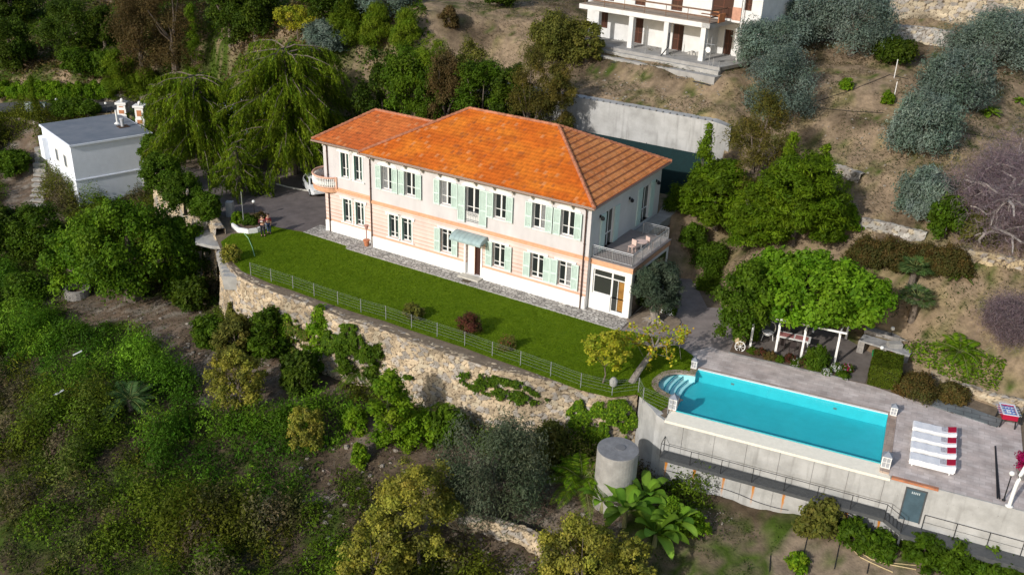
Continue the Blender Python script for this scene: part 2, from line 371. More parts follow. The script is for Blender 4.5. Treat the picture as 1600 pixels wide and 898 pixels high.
# cobbled strip
def brickmat(name, c1, c2, mortar, sx, sy, rot=0., ms=.06, voron=False):
    m = bpy.data.materials.new(name); m.use_nodes = True; nt = m.node_tree; N = nt.nodes; L = nt.links; b = N['Principled BSDF']; b.inputs['Roughness'].default_value = .85; b.inputs['Specular IOR Level'].default_value = .2
    tc = N.new('ShaderNodeTexCoord'); mp = N.new('ShaderNodeMapping'); mp.inputs['Rotation'].default_value[2] = rot
    L.new(tc.outputs['Object'], mp.inputs[0])
    if voron:
        mp.inputs['Scale'].default_value = (sx, sy, 1)
        v = N.new('ShaderNodeTexVoronoi'); v.feature = 'DISTANCE_TO_EDGE'; v.inputs['Scale'].default_value = 1; L.new(mp.outputs[0], v.inputs['Vector'])
        v2 = N.new('ShaderNodeTexVoronoi'); v2.inputs['Scale'].default_value = 1; L.new(mp.outputs[0], v2.inputs['Vector'])
        sep = N.new('ShaderNodeSeparateColor'); L.new(v2.outputs['Color'], sep.inputs[0])
        mx = N.new('ShaderNodeMix'); mx.data_type = 'RGBA'; mx.inputs[6].default_value = (*c1, 1); mx.inputs[7].default_value = (*c2, 1); L.new(sep.outputs[0], mx.inputs[0])
        mr = N.new('ShaderNodeMapRange'); mr.inputs['From Min'].default_value = ms*.4; mr.inputs['From Max'].default_value = ms; L.new(v.outputs['Distance'], mr.inputs['Value'])
        m2 = N.new('ShaderNodeMix'); m2.data_type = 'RGBA'; m2.inputs[6].default_value = (*mortar, 1); L.new(mr.outputs[0], m2.inputs[0]); L.new(mx.outputs[2], m2.inputs[7]); out = m2.outputs[2]; hgt = mr.outputs[0]
    else:
        bt = N.new('ShaderNodeTexBrick'); bt.inputs['Scale'].default_value = 1; bt.inputs['Brick Width'].default_value = sx; bt.inputs['Row Height'].default_value = sy; bt.inputs['Mortar Size'].default_value = ms; bt.inputs['Bias'].default_value = 0
        bt.inputs['Color1'].default_value = (*c1, 1); bt.inputs['Color2'].default_value = (*c2, 1); bt.inputs['Mortar'].default_value = (*mortar, 1)
        L.new(mp.outputs[0], bt.inputs['Vector']); out = bt.outputs['Color']; hgt = bt.outputs['Fac']
    n = N.new('ShaderNodeTexNoise'); n.inputs['Scale'].default_value = 1.1; n.inputs['Detail'].default_value = 8; L.new(tc.outputs['Object'], n.inputs['Vector'])
    mr2 = N.new('ShaderNodeMapRange'); mr2.inputs['From Min'].default_value = .3; mr2.inputs['From Max'].default_value = .7; mr2.inputs['To Min'].default_value = .75; mr2.inputs['To Max'].default_value = 1.22; L.new(n.outputs['Fac'], mr2.inputs['Value'])
    vm = N.new('ShaderNodeVectorMath'); vm.operation = 'SCALE'; L.new(out, vm.inputs[0]); L.new(mr2.outputs[0], vm.inputs['Scale']); L.new(vm.outputs[0], b.inputs['Base Color'])
    return m
m_cob = brickmat('cobble_paving', (.34, .315, .285), (.58, .55, .50), (.19, .175, .16), 3.6, 3.6, YH, .13, True)
cob = [h2(-25.9, -.85), h2(-20.9, -1.0), h2(-20.7, -1.5), h2(3.9, -1.5), h2(3.75, 1.2), h2(-19, 1.2), h2(-25.9, 1.2)]
sheet('paving_strip', cob, .012, m_cob)
mb = MB()
kp = [h2(-25.9, -.85), h2(-20.85, -1.0), h2(-20.65, -1.5), h2(3.9, -1.5)]
for a, b in zip(kp[:-1], kp[1:]):
    d = (b-a)/np.linalg.norm(b-a); nn = np.array([d[1], -d[0]])*.14
    mb.prism([a+nn, b+nn, b, a], -.02, .03)
tag(mb.build('lawn_edging', mat('pale_edging', (.5, .47, .41), .85, .15, 4)), kind='structure')
# lawn
fence_px = [(392, 430), (424, 440), (458, 451), (491, 463), (528, 476), (564, 488), (603, 499), (643, 513), (683, 526), (726, 540), (769, 556), (813, 571), (860, 588), (907, 606), (956, 618), (997, 613)]
fence_pts = [at(*p) for p in fence_px]
lawn = [at(*p)[:2] for p in ((362, 366), (345, 378), (352, 398), (378, 424))]+[p[:2]-np.array([.1, .25]) for p in fence_pts[1:]]+[np.array([8.35, 48.6]), np.array([9.1, 47.6]), p2w(-.6, .15)[:2]]+[p2w(a, b)[:2] for a, b in bay_o]+[at(*p)[:2] for p in ((1089, 573), (1083, 556), (1068, 545), (1048, 536), (1020, 526), (990, 519), (969, 516.5))]+[h2(3.9, -1.64), h2(-20.6, -1.64), h2(-20.85, -1.14), h2(-25.9, -.99)]+[at(*p)[:2] for p in ((440, 357), (420, 352), (400, 362))]
m_lawn = mat('lawn_grass', (.09, .158, .003), .9, color2=(.138, .215, .006), scale=1.3, bump=.9, bscale=60, spec=.1, detail=10)
sheet('lawn', lawn, .022, m_lawn)
# fine turf so the lawn edge and surface catch light
def turf():
    P = np.array(lawn); lo = P.min(0); hi = P.max(0); n = 230000
    x = rng.uniform(lo[0], hi[0], n); y = rng.uniform(lo[1], hi[1], n); k = inpoly(x, y, lawn); x = x[k]; y = y[k]; n = len(x)
    a = rng.uniform(0, 2*pi, n); wv = rng.uniform(.015, .04, n); hh = rng.uniform(.03, .075, n)*(.7+.6*fbm(x*1.5, y*1.5, 4)); lx = rng.normal(0, .03, n); ly = rng.normal(0, .03, n)
    V = np.empty((n, 3, 3)); z0 = .02
    V[:, 0] = np.stack([x-cos_(a)*wv, y-sin_(a)*wv, np.full(n, z0)], -1); V[:, 1] = np.stack([x+cos_(a)*wv, y+sin_(a)*wv, np.full(n, z0)], -1); V[:, 2] = np.stack([x+lx, y+ly, z0+hh], -1)
    t = fbm(x*.6, y*.6, 9)[:, None]; g = rng.uniform(.75, 1.25, n)[:, None]
    c = (np.array([.095, .168, .004])*(1-t)+np.array([.155, .24, .008])*t)*g
    me = fastmesh('grass_blades', V.reshape(-1, 3), np.arange(n*3).reshape(-1, 3), LEAF, np.repeat(c, 3, 0)); tag(link('grass_blades', me), 'short mown green grass of the lawn below the villa', 'grass', kind='stuff')
cos_ = np.cos; sin_ = np.sin
turf()
# pool deck, paths
m_deck = brickmat('deck_paving', (.47, .395, .36), (.57, .50, .465), (.40, .34, .31), .62, .3, -YP, .012)
deck = [p2w(*q)[:2] for q in ((PL+.5, -1.05), (18.9, -1.05), (18.9, 8.1), (15.2, 7.4), (10.3, 8.6), (8.9, 8.6), (1.35, 8.6), (.0, 8.9), (-.9, 7.6), (-.45, PW+.35), (PL+.5, PW+.35))]
sheet('pool_deck', deck, .004, m_deck)
m_path = mat('path_concrete', (.25, .215, .20), .9, .2, 1.1, .4, 20)
path = [at(*p)[:2] for p in ((969, 516.5), (990, 519), (1020, 526), (1048, 536), (1068, 545), (1083, 556), (1090, 566))]+[p2w(*q)[:2] for q in ((-.85, 7.6), (-.0, 8.85), (1.35, 8.6), (1.6, 11), (2.2, 13), (1.6, 16))]+[at(*p)[:2] for p in ((1105, 480), (1085, 440), (1060, 405), (1035, 410), (1050, 450), (1062, 480), (1040, 508), (985, 503))]
sheet('garden_path', path, -.004, m_path)
perg = [p2w(*q)[:2] for q in ((2.0, 8.7), (10.0, 8.7), (10.3, 13.8), (9, 15.5), (2.4, 15.5))]
m_perg = mat('pergola_paving', (.17, .145, .13), .9, .2, 1.2, .4, 20)
sheet('pergola_floor', perg, .0005, m_perg)
# road
def ribbon(name, pts, wd, m, lift=.06):
    P = smooth([np.array(p[:2]) for p in pts], 10); V = []; Fc = []
    for i, p in enumerate(P):
        t = P[min(i+1, len(P)-1)]-P[max(i-1, 0)]; t = t/np.linalg.norm(t); nn = np.array([-t[1], t[0]])
        for k in range(7):
            q = p+nn*wd*(k/6-.5); V.append((q[0], q[1], 0))
    V = np.array(V); V[:, 2] = roadd(V[:, 0], V[:, 1])[1]+lift
    n = len(P); I = np.arange(n*7).reshape(n, 7); Q = np.stack([I[:-1, :-1], I[1:, :-1], I[1:, 1:], I[:-1, 1:]], -1).reshape(-1, 4)
    me = fastmesh(name, V, Q, m, smooth=True); return tag(link(name, me), kind='structure')
ribbon('road', ROAD, 4.6, mat('road_asphalt', (.085, .083, .082), .9, .2, .8, .4, 30), .12)
# kerb of the driveway bed
mb = MB(); kk = [at(*p) for p in ((432, 288), (450, 293), (470, 297), (490, 300), (508, 300))]
mb.tube([k+np.array([0, 0, .03]) for k in kk], .09, 6); tag(mb.build('kerb', mat('pale_edging')), kind='structure')
# ================================================================ the villa
villa = thing('villa', 'two storey cream and peach villa with orange tiled hip roof and mint shutters', 'villa', O, YH)
def facademat(name, zones):
    """render with painted horizontal bands that follow the height of the wall"""
    m = bpy.data.materials.new(name); m.use_nodes = True; nt = m.node_tree; N = nt.nodes; L = nt.links; b = N['Principled BSDF']; b.inputs['Roughness'].default_value = .85; b.inputs['Specular IOR Level'].default_value = .2
    tc = N.new('ShaderNodeTexCoord'); sp = N.new('ShaderNodeSeparateXYZ'); L.new(tc.outputs['Object'], sp.inputs[0])
    mr = N.new('ShaderNodeMapRange'); mr.inputs['From Min'].default_value = 0; mr.inputs['From Max'].default_value = 8; L.new(sp.outputs['Z'], mr.inputs['Value'])
    cr = N.new('ShaderNodeValToRGB'); cr.color_ramp.interpolation = 'CONSTANT'
    e = cr.color_ramp.elements; e[0].position = 0; e[0].color = (*zones[0][1], 1); e[1].position = zones[1][0]/8; e[1].color = (*zones[1][1], 1)
    for z, c in zones[2:]:
        q = e.new(z/8); q.color = (*c, 1)
    L.new(mr.outputs[0], cr.inputs[0])
    out = cr.outputs[0]
    n = N.new('ShaderNodeTexNoise'); n.inputs['Scale'].default_value = .9; n.inputs['Detail'].default_value = 9; n.inputs['Roughness'].default_value = .6
    mp = N.new('ShaderNodeMapping'); mp.inputs['Scale'].default_value = (1, 1, .45); L.new(tc.outputs['Object'], mp.inputs[0]); L.new(mp.outputs[0], n.inputs['Vector'])
    r = N.new('ShaderNodeMapRange'); r.inputs['From Min'].default_value = .3; r.inputs['From Max'].default_value = .7; r.inputs['To Min'].default_value = .86; r.inputs['To Max'].default_value = 1.08; L.new(n.outputs['Fac'], r.inputs['Value'])
    vm = N.new('ShaderNodeVectorMath'); vm.operation = 'SCALE'; L.new(out, vm.inputs[0]); L.new(r.outputs[0], vm.inputs['Scale']); L.new(vm.outputs[0], b.inputs['Base Color'])
    return m
PK = (.71, .565, .51); WHT = (.70, .69, .69); UPR = (.61, .58, .58); LN = (.55, .33, .24)
zz = [(0, WHT), (.97, (.64, .37, .25)), (1.13, PK)]
for k in range(8):
    z0 = 1.40+.315*k
    zz += [(z0, LN), (z0+.045, PK)]
zz += [(3.78, (.66, .40, .26)), (4.07, UPR)]
m_fac = facademat('villa_render', zz)
m_side = mat('villa_side_render', (.66, .64, .62), .85, .08, .8)
OPEN_MAIN = []
def opening(u, w, z0, z1): return (u-w/2, u+w/2, z0, z1)
up = [(-17.52, 1.05), (-15.24, 1.05), (-11.88, 1.05), (-7.05, 1.08), (-3.75, 1.08), (-1.42, 1.08)]
lo2 = [(-16.95, .93), (-15.66, .93)]
lo = [(-11.82, 1.05), (-7.03, 1.1), (-3.72, 1.1), (-1.42, 1.1)]
main_open = [opening(u, w, 5.27, 7.14) for u, w in up]+[opening(-9.45, 1.25, 4.42, 7.14)]+[opening(u, w, 1.38, 3.27) for u, w in lo2+lo]+[opening(-9.33, 1.36, .14, 2.70)]
wing_open = [opening(-22.37, .82, 5.12, 7.18), opening(-20.98, .82, 5.12, 7.18), opening(-22.26, .86, 1.28, 3.26), opening(-20.96, .86, 1.28, 3.26)]
ext_open = [(.62, 3.14, 1.27, 3.17), (2.1, 3.14, .14, 1.27)]
def wallholes(mb, u0, u1, z0, z1, holes, w, depth=.26, extra=()):
    us = sorted(set([u0, u1]+[h[0] for h in holes]+[h[1] for h in holes])); zs = sorted(set([z0, z1]+[h[2] for h in holes]+[h[3] for h in holes]))
    for a, b in zip(us[:-1], us[1:]):
        for c, d in zip(zs[:-1], zs[1:]):
            um, zm = (a+b)/2, (c+d)/2
            if any(h[0] < um < h[1] and h[2] < zm < h[3] for h in holes): continue
            mb.face([(a, w, c), (b, w, c), (b, w, d), (a, w, d)])
    for h in holes:
        a, b, c, d = h
        mb.face([(a, w, c), (a, w, d), (a, w+depth, d), (a, w+depth, c)][::-1]); mb.face([(b, w, c), (b, w+depth, c), (b, w+depth, d), (b, w, d)][::-1])
        mb.face([(a, w, c), (b, w, c), (b, w+depth, c), (a, w+depth, c)]); mb.face([(a, w, d), (a, w+depth, d), (b, w+depth, d), (b, w, d)])
ZT = 7.98
mb = MB()
wallholes(mb, -19.25, .35, 0, ZT, main_open, 0)
mb.face([(-19.25, .0, 0), (-19.25, 0, ZT), (-19.25, .62, ZT), (-19.25, .62, 0)])
wallholes(mb, -24.66, -19.25, 0, ZT, wing_open, .62)
mb.face([(-24.66, .62, 0), (-24.66, .62, ZT), (-24.66, 9.4, ZT), (-24.66, 9.4, 0)])
mb.face([(-24.66, 9.4, 0), (-24.66, 9.4, ZT), (-19.25, 9.4, ZT), (-19.25, 9.4, 0)])
mb.face([(-19.25, 9.4, 0), (-19.25, 9.4, ZT), (-19.25, 12.1, ZT), (-19.25, 12.1, 0)])
mb.face([(-19.25, 12.1, 0), (-19.25, 12.1, ZT), (.35, 12.1, ZT), (.35, 12.1, 0)])
mb.build('wall', m_fac, villa)
# side wall with french doors (holes in the w direction)
mb = MB()
side_open = [(2.35, 3.75, 3.95, 6.75), (8.6, 10.1, 3.95, 6.95)]
us = [0, 2.35, 3.75, 8.6, 10.1, 12.1]
for a, b in zip(us[:-1], us[1:]):
    for c, d in ((0, 3.95), (3.95, 6.8), (6.8, ZT)):
        if (a, b) in ((2.35, 3.75), (8.6, 10.1)) and c == 3.95: continue
        mb.face([(.35, a, c), (.35, b, c), (.35, b, d), (.35, a, d)])
for a, b in ((2.35, 3.75), (8.6, 10.1)):
    mb.face([(.35, a, 3.95), (.15, a, 3.95), (.15, a, 6.8), (.35, a, 6.8)]); mb.face([(.35, b, 3.95), (.35, b, 6.8), (.15, b, 6.8), (.15, b, 3.95)]); mb.face([(.35, a, 6.8), (.15, a, 6.8), (.15, b, 6.8), (.35, b, 6.8)])
mb.build('side_wall', m_side, villa)
# plinth course
mb = MB(); pz = .95
mb.box(-19.31, -10.08, -.055, -.003, 0, pz); mb.box(-8.58, .30, -.055, -.003, 0, pz); mb.box(-24.72, -19.32, .565, .617, 0, pz)
mb.build('plinth', m_white, villa)
mb = MB(); mb.box(-19.33, .40, -.07, -.004, 3.80, 4.02); mb.box(-24.72, -19.34, .55, .616, 3.74, 3.94)
mb.build('string_course', m_orange, villa)
# ---- windows
def louvre(mb, a, b, z0, z1, w, t=.045, n=None):
    """shutter leaf lying in the plane w, slats between its stiles"""
    mb.box(a, a+.07, w-t, w, z0, z1); mb.box(b-.07, b, w-t, w, z0, z1)
    zm = z0+(z1-z0)*.42
    for z in (z0, zm, z1-.09): mb.box(a+.07, b-.07, w-t, w, z, z+.09)
    n = int((z1-z0)/.085)
    for i in range(n):
        z = z0+.09+(z1-z0-.18)*(i+.5)/n
        mb.face([(a+.07, w-.008, z-.03), (b-.07, w-.008, z-.03), (b-.07, w-t*.8, z+.03), (a+.07, w-t*.8, z+.03)][::1])
        mb.face([(a+.07, w-.004, z-.05), (b-.07, w-.004, z-.05), (b-.07, w-.004, z+.05), (a+.07, w-.004, z+.05)])
rw = random.Random(3)
def window(a, b, z0, z1, w, kind='shutters', bars=(.36,), arch=False, door=False):
    mb = MB(); f = .13
    mb.box(a-f, a-.002, w-.035, w-.003, z0-.02, z1+f); mb.box(b+.002, b+f, w-.035, w-.003, z0-.02, z1+f); mb.box(a-.002, b+.002, w-.035, w-.003, z1+.002, z1+f)
    if arch:   # shallow curved hood over the upper windows
        n = 8; c = (a+b)/2; R = (b-a)/2+.42
        top = [(c+R*(-1+2*i/n), z1+f+.02+.30*(1-((-1+2*i/n))**2)) for i in range(n+1)]
        for i in range(n):
            (x0, q0), (x1, q1) = top[i], top[i+1]
            mb.face([(x0, w-.03, z1+f-.10), (x1, w-.03, z1+f-.10), (x1, w-.03, q1), (x0, w-.03, q0)]); mb.face([(x0, w-.03, q0), (x1, w-.03, q1), (x1, w-.003, q1), (x0, w-.003, q0)])
    else: mb.box(a-f-.22, b+f+.22, w-.085, w-.036, z1+f-.02, z1+f+.07); mb.box(a-f-.18, a-f+.02, w-.08, w-.037, z1+f-.2, z1+f-.02); mb.box(b+f-.02, b+f+.18, w-.08, w-.037, z1+f-.2, z1+f-.02)
    win = mb.build('window', m_white, villa)
    if not door:
        mb = MB(); mb.box(a-f-.12, b+f+.12, w-.12, w-.036, z0-.12, z0-.022); mb.build('sill', m_white, win)
    wd = w+.17; op = rw.random() < .35
    mb = MB(); c = (a+b)/2; fr = .055
    mb.box(a+.003, a+fr, wd-.03, wd+.03, z0+.003, z1-.003); mb.box(b-fr, b-.003, wd-.03, wd+.03, z0+.003, z1-.003); mb.box(a+fr, b-fr, wd-.03, wd+.03, z0+.003, z0+.07); mb.box(a+fr, b-fr, wd-.03, wd+.03, z1-.06, z1-.003)
    mb.box(c-.06, c+.06, wd-.045, wd+.03, z0+.07, z1-.06)
    for q in bars:
        z = z0+(z1-z0)*q; mb.box(a+fr, c-.06, wd-.025, wd+.02, z-.022, z+.022); mb.box(c+.06, b-fr, wd-.025, wd+.02, z-.022, z+.022)
    mb.build('sash', m_white, win)
    mb = MB(); mb.face([(a+.003, wd+.035, z0), (b-.003, wd+.035, z0), (b-.003, wd+.035, z1), (a+.003, wd+.035, z1)]); mb.build('pane', m_glass, win)
    if op and kind != 'inner':
        mb = MB(); xc = a+fr+(b-a)*rw.choice((.0, .5)); mb.face([(xc, wd+.031, z0+.08), (xc+(b-a)*.38, wd+.031, z0+.08), (xc+(b-a)*.34, wd+.031, z1-.08), (xc, wd+.031, z1-.08)]); mb.build('curtain', mat('net_curtain', (.20, .205, .21), .5, .3, 9), win)
    if rw.random() < .4 and not door:   # a net curtain drawn to one side behind the glass
        pass
    if kind == 'shutters':
        ww = (b-a)/2+.02
        for s in (-1, 1):
            mb = MB(); e = a-.02 if s < 0 else b+.02
            x0, x1 = (e-ww, e) if s < 0 else (e, e+ww)
            louvre(mb, x0, x1, z0-.08, z1+.05, w-.125); mb.build('shutter', m_mint, win)
            for z in (z0+.2, z1-.2):
                hg = MB(); hg.box(e-.02, e+.02, w-.13, w-.036, z, z+.05)
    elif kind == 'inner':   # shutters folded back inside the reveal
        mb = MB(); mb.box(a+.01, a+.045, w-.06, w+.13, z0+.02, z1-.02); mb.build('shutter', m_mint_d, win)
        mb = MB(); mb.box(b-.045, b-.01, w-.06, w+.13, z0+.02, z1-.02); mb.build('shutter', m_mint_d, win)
    return win
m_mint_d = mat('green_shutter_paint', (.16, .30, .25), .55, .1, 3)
for u, wd in up: window(u-wd/2, u+wd/2, 5.27, 7.14, 0, bars=(.36,), arch=True)
fw = window(-9.45-.625, -9.45+.625, 4.42, 7.14, 0, bars=(.42,), arch=True, door=True)
mb = MB(); mb.box(-10.05, -8.85, .0, .03, 4.45, 5.2); mb.build('lower_panel', m_white, fw)
rail = MB()
for z in (4.5, 4.62, 5.33): rail.tube([(-10.1, -.1, z), (-8.8, -.1, z)], .018, 5)
for i in range(9):
    x = -10.05+1.2*i/8; rail.tube([(x, -.1, 4.5), (x, -.1, 5.33)], .011, 4)
for cx in (-9.75, -9.45, -9.15): rail.tube([(cx+.11*cos(t), -.1, 5.05+.11*sin(t)) for t in np.linspace(0, 2*pi, 9)], .014, 4)
for x in (-10.1, -8.8): rail.tube([(x, -.1, 5.33), (x, .0, 5.33)], .018, 5)
rail.build('guard_rail', m_metal, fw)
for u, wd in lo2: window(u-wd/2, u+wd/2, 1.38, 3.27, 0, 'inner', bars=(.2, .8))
for u, wd in lo: window(u-wd/2, u+wd/2, 1.38, 3.27, 0, bars=(.2, .8))
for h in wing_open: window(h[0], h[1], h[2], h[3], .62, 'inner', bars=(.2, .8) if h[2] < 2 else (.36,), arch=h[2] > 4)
# front door
mb = MB(); a, b = -9.33-.68, -9.33+.68
mb.box(a-.16, a-.003, -.07, -.003, .1, 2.8); mb.box(b+.003, b+.16, -.07, -.003, .1, 2.8); mb.box(a-.003, b+.003, -.07, -.003, 2.703, 2.8)
fd = mb.build('door_surround', m_white, villa)
mb = MB(); mb.box(a+.01, a+.70, .20, .25, .14, 2.69); mb.build('door_leaf', m_white, fd)
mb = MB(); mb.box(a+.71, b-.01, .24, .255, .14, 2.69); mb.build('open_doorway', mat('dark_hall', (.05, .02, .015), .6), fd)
mb = MB(); mb.box(a+.72, a+.78, .12, .22, .14, 2.69); mb.build('door_edge', m_wood, fd)
mb = MB(); mb.box(a-.25, b+.25, -.75, -.06, .012, .13); mb.build('door_step', mat('pale_edging'), villa)
mb = MB(); mb.box(-9.6, -8.9, -1.25, -.85, .016, .035); tagmat = mb.build('door_mat', mat('coir', (.10, .08, .05), .95), None)
tagmat.location = tuple(O); tagmat.rotation_euler = (0, 0, YH); tag(tagmat, 'small dark doormat on the cobbles before the villa front door', 'doormat')
# canopy: curved standing-seam hood
mb = MB(); n = 8; prof = [(-.02-1.05*sin(t*pi/2*1.0), 3.58-.42*(1-cos(t*pi/2))) for t in np.linspace(0, 1, n)]
for (w0, z0), (w1, z1) in zip(prof[:-1], prof[1:]):
    mb.face([(-10.85, w0, z0), (-10.85, w1, z1), (-8.05, w1, z1), (-8.05, w0, z0)][::1]); mb.face([(-10.85, w0, z0-.03), (-8.05, w0, z0-.03), (-8.05, w1, z1-.03), (-10.85, w1, z1-.03)])
for x in (-10.85, -8.05): mb.face([(x, w_, z_) for w_, z_ in prof]+[(x, -.02, prof[-1][1])])
cn = mb.build('canopy', mat('weathered_copper_sheet', (.33, .43, .43), .6, .12, 2, metal=.1), villa)
mb = MB()
for i in range(8): x = -10.83+2.76*i/7; mb.tube([(x, w_-.005, z_+.008) for w_, z_ in prof], .012, 4)
mb.box(-10.87, -8.03, prof[-1][0]-.03, prof[-1][0]+.0, prof[-1][1]-.09, prof[-1][1]+.03); mb.build('seam', mat('weathered_copper_sheet'), cn)
for x in (-10.8, -8.1): mb = MB(); mb.tube([(x, -.08, 2.75), (x, -.45, 3.05), (x, -1.0, 3.13)], .03, 5); mb.build('bracket', m_metal, cn)
# extension with terrace
mb = MB(); e0, e1 = .40, 3.6
wallholes(mb, e0, e1, 0, 3.50, ext_open, .43)
mb.face([(e1, .43, 0), (e1, 6.9, 0), (e1, 6.9, 3.5), (e1, .43, 3.5)]); mb.face([(e1, 6.9, 0), (.35, 6.9, 0), (.35, 6.9, 3.5), (e1, 6.9, 3.5)])
ex = mb.build('garden_room', m_white, villa)
mb = MB(); mb.box(.0+.36, 3.66, .36, 7.0, 3.502, 3.9); mb.build('parapet_band', m_orange, ex)
mb = MB(); mb.box(.36, 3.70, .33, 7.05, 3.903, 3.96); mb.build('terrace_floor', mat('terrace_tiles', (.25, .215, .20), .8, .12, 2), ex)
mb = MB(); w = .58
mb.face([(.62, w+.03, 1.27), (2.1, w+.03, 1.27), (2.1, w+.03, 3.17), (.62, w+.03, 3.17)]); mb.face([(2.1, w+.03, .14), (3.14, w+.03, .14), (3.14, w+.03, 3.17), (2.1, w+.03, 3.17)])
mb.build('pane', mat('room_glass', (.035, .037, .035), .06, spec=.7), ex)
mb = MB()
for q in ((.62, .70, 1.27, 3.17), (2.03, 2.16, .14, 3.17), (3.05, 3.14, .14, 3.17), (.70, 2.03, 1.27, 1.35), (.70, 2.03, 3.09, 3.17), (2.16, 3.05, 3.09, 3.17), (.70, 2.03, 2.62, 2.69), (2.16, 3.05, 2.62, 2.69), (2.16, 3.05, .14, .22), (2.56, 2.60, .22, 2.62)):
    mb.box(q[0]+.002, q[1]-.002, w-.04, w+.025, q[2]+.002, q[3]-.002)
mb.build('door_frame', m_white, ex)
mb = MB(); mb.box(2.62, 3.03, w+.012, w+.022, .3, 2.55); mb.build('wood_panel', mat('golden_wood', (.30, .15, .035), .5, .3, 2), ex)
mb = MB(); mb.box(3.605, 3.64, .9, 6.4, .1, 3.2); mb.build('side_glazing', m_glass, ex)
# terrace railing
def railing(pts, z0, h, n_bar=.12, name='railing', m=None, parent=None, posts=1.6):
    mb = MB()
    for a, b in zip(pts[:-1], pts[1:]):
        a = np.array(a); b = np.array(b); Ln = np.linalg.norm(b-a); k = max(1, round(Ln/posts))
        for i in range(k+1): p = a+(b-a)*i/k; mb.tube([(p[0], p[1], z0), (p[0], p[1], z0+h)], .03, 5)
        for z, r in ((z0+h, .03), (z0+h-.12, .016), (z0+.1, .016)): mb.tube([(a[0], a[1], z), (b[0], b[1], z)], r, 5)
        m_ = int(Ln/n_bar)
        for i in range(m_): p = a+(b-a)*(i+.5)/m_; mb.tube([(p[0], p[1], z0+.1), (p[0], p[1], z0+h-.12)], .009, 3, False)
    return mb.build(name, m or m_lmetal, parent)
railing([(.42, .5), (3.52, .5), (3.52, 6.8), (1.45, 6.8)], 3.96, .92, parent=ex, name='terrace_railing')
# wall lights and side doors
for (a, b, z1) in ((2.35, 3.75, 6.75), (8.6, 10.1, 6.95)):
    mb = MB(); mb.box(.17, .2, a, b, 3.97, z1)
    dr = mb.build('french_door', m_glass, villa)
    mb = MB()
    for q in (a, (a+b)/2-.04, b-.08): mb.box(.205, .24, q+.003, q+.077, 3.97, z1)
    mb.box(.205, .24, a+.08, b-.08, z1-.08, z1-.003); mb.box(.205, .24, a+.08, b-.08, 4.9, 4.97); mb.build('sash', m_white, dr)
    for s in (-1, 1):
        mb = MB(); e = a if s < 0 else b; y0, y1 = (e-.80, e-.02) if s < 0 else (e+.02, e+.80)
        mb.box(.355, .42, y0, y1, 3.98, z1)
        for i in range(22): z = 4.05+(z1-4.15)*i/21; mb.box(.42, .432, y0+.08, y1-.08, z, z+.05)
        mb.build('shutter', m_mint, dr)
for y, z in ((1.35, 6.75), (6.2, 6.7), (11.1, 6.75)):
    mb = MB(); mb.box(.352, .42, y-.08, y+.08, z-.1, z+.1); mb.tube([(.42, y, z), (.6, y, z+.05), (.6, y, z-.02)], .025, 5); mb.lathe((.6, y, z-.28), [(.05, 0), (.13, .05), (.15, .2), (.06, .28)], 8); mb.build('wall_lamp', m_black, villa)
# drainpipes
for u, w in ((-24.2, .54), (-19.2, -.06), (.0, -.1)):
    mb = MB(); mb.tube([(u, w-.45, 7.85), (u, w-.1, 7.6), (u, w, 7.4), (u, w, .02)], .055, 7)
    for z in (1, 3, 5, 7): mb.tube([(u, w, z), (u, w, z+.06)], .075, 7)
    mb.build('drainpipe', m_brown, villa)
mb = MB(); mb.tube([(3.68, .40, 3.5), (3.68, .40, .02)], .045, 6); mb.build('drainpipe', m_metal, villa)
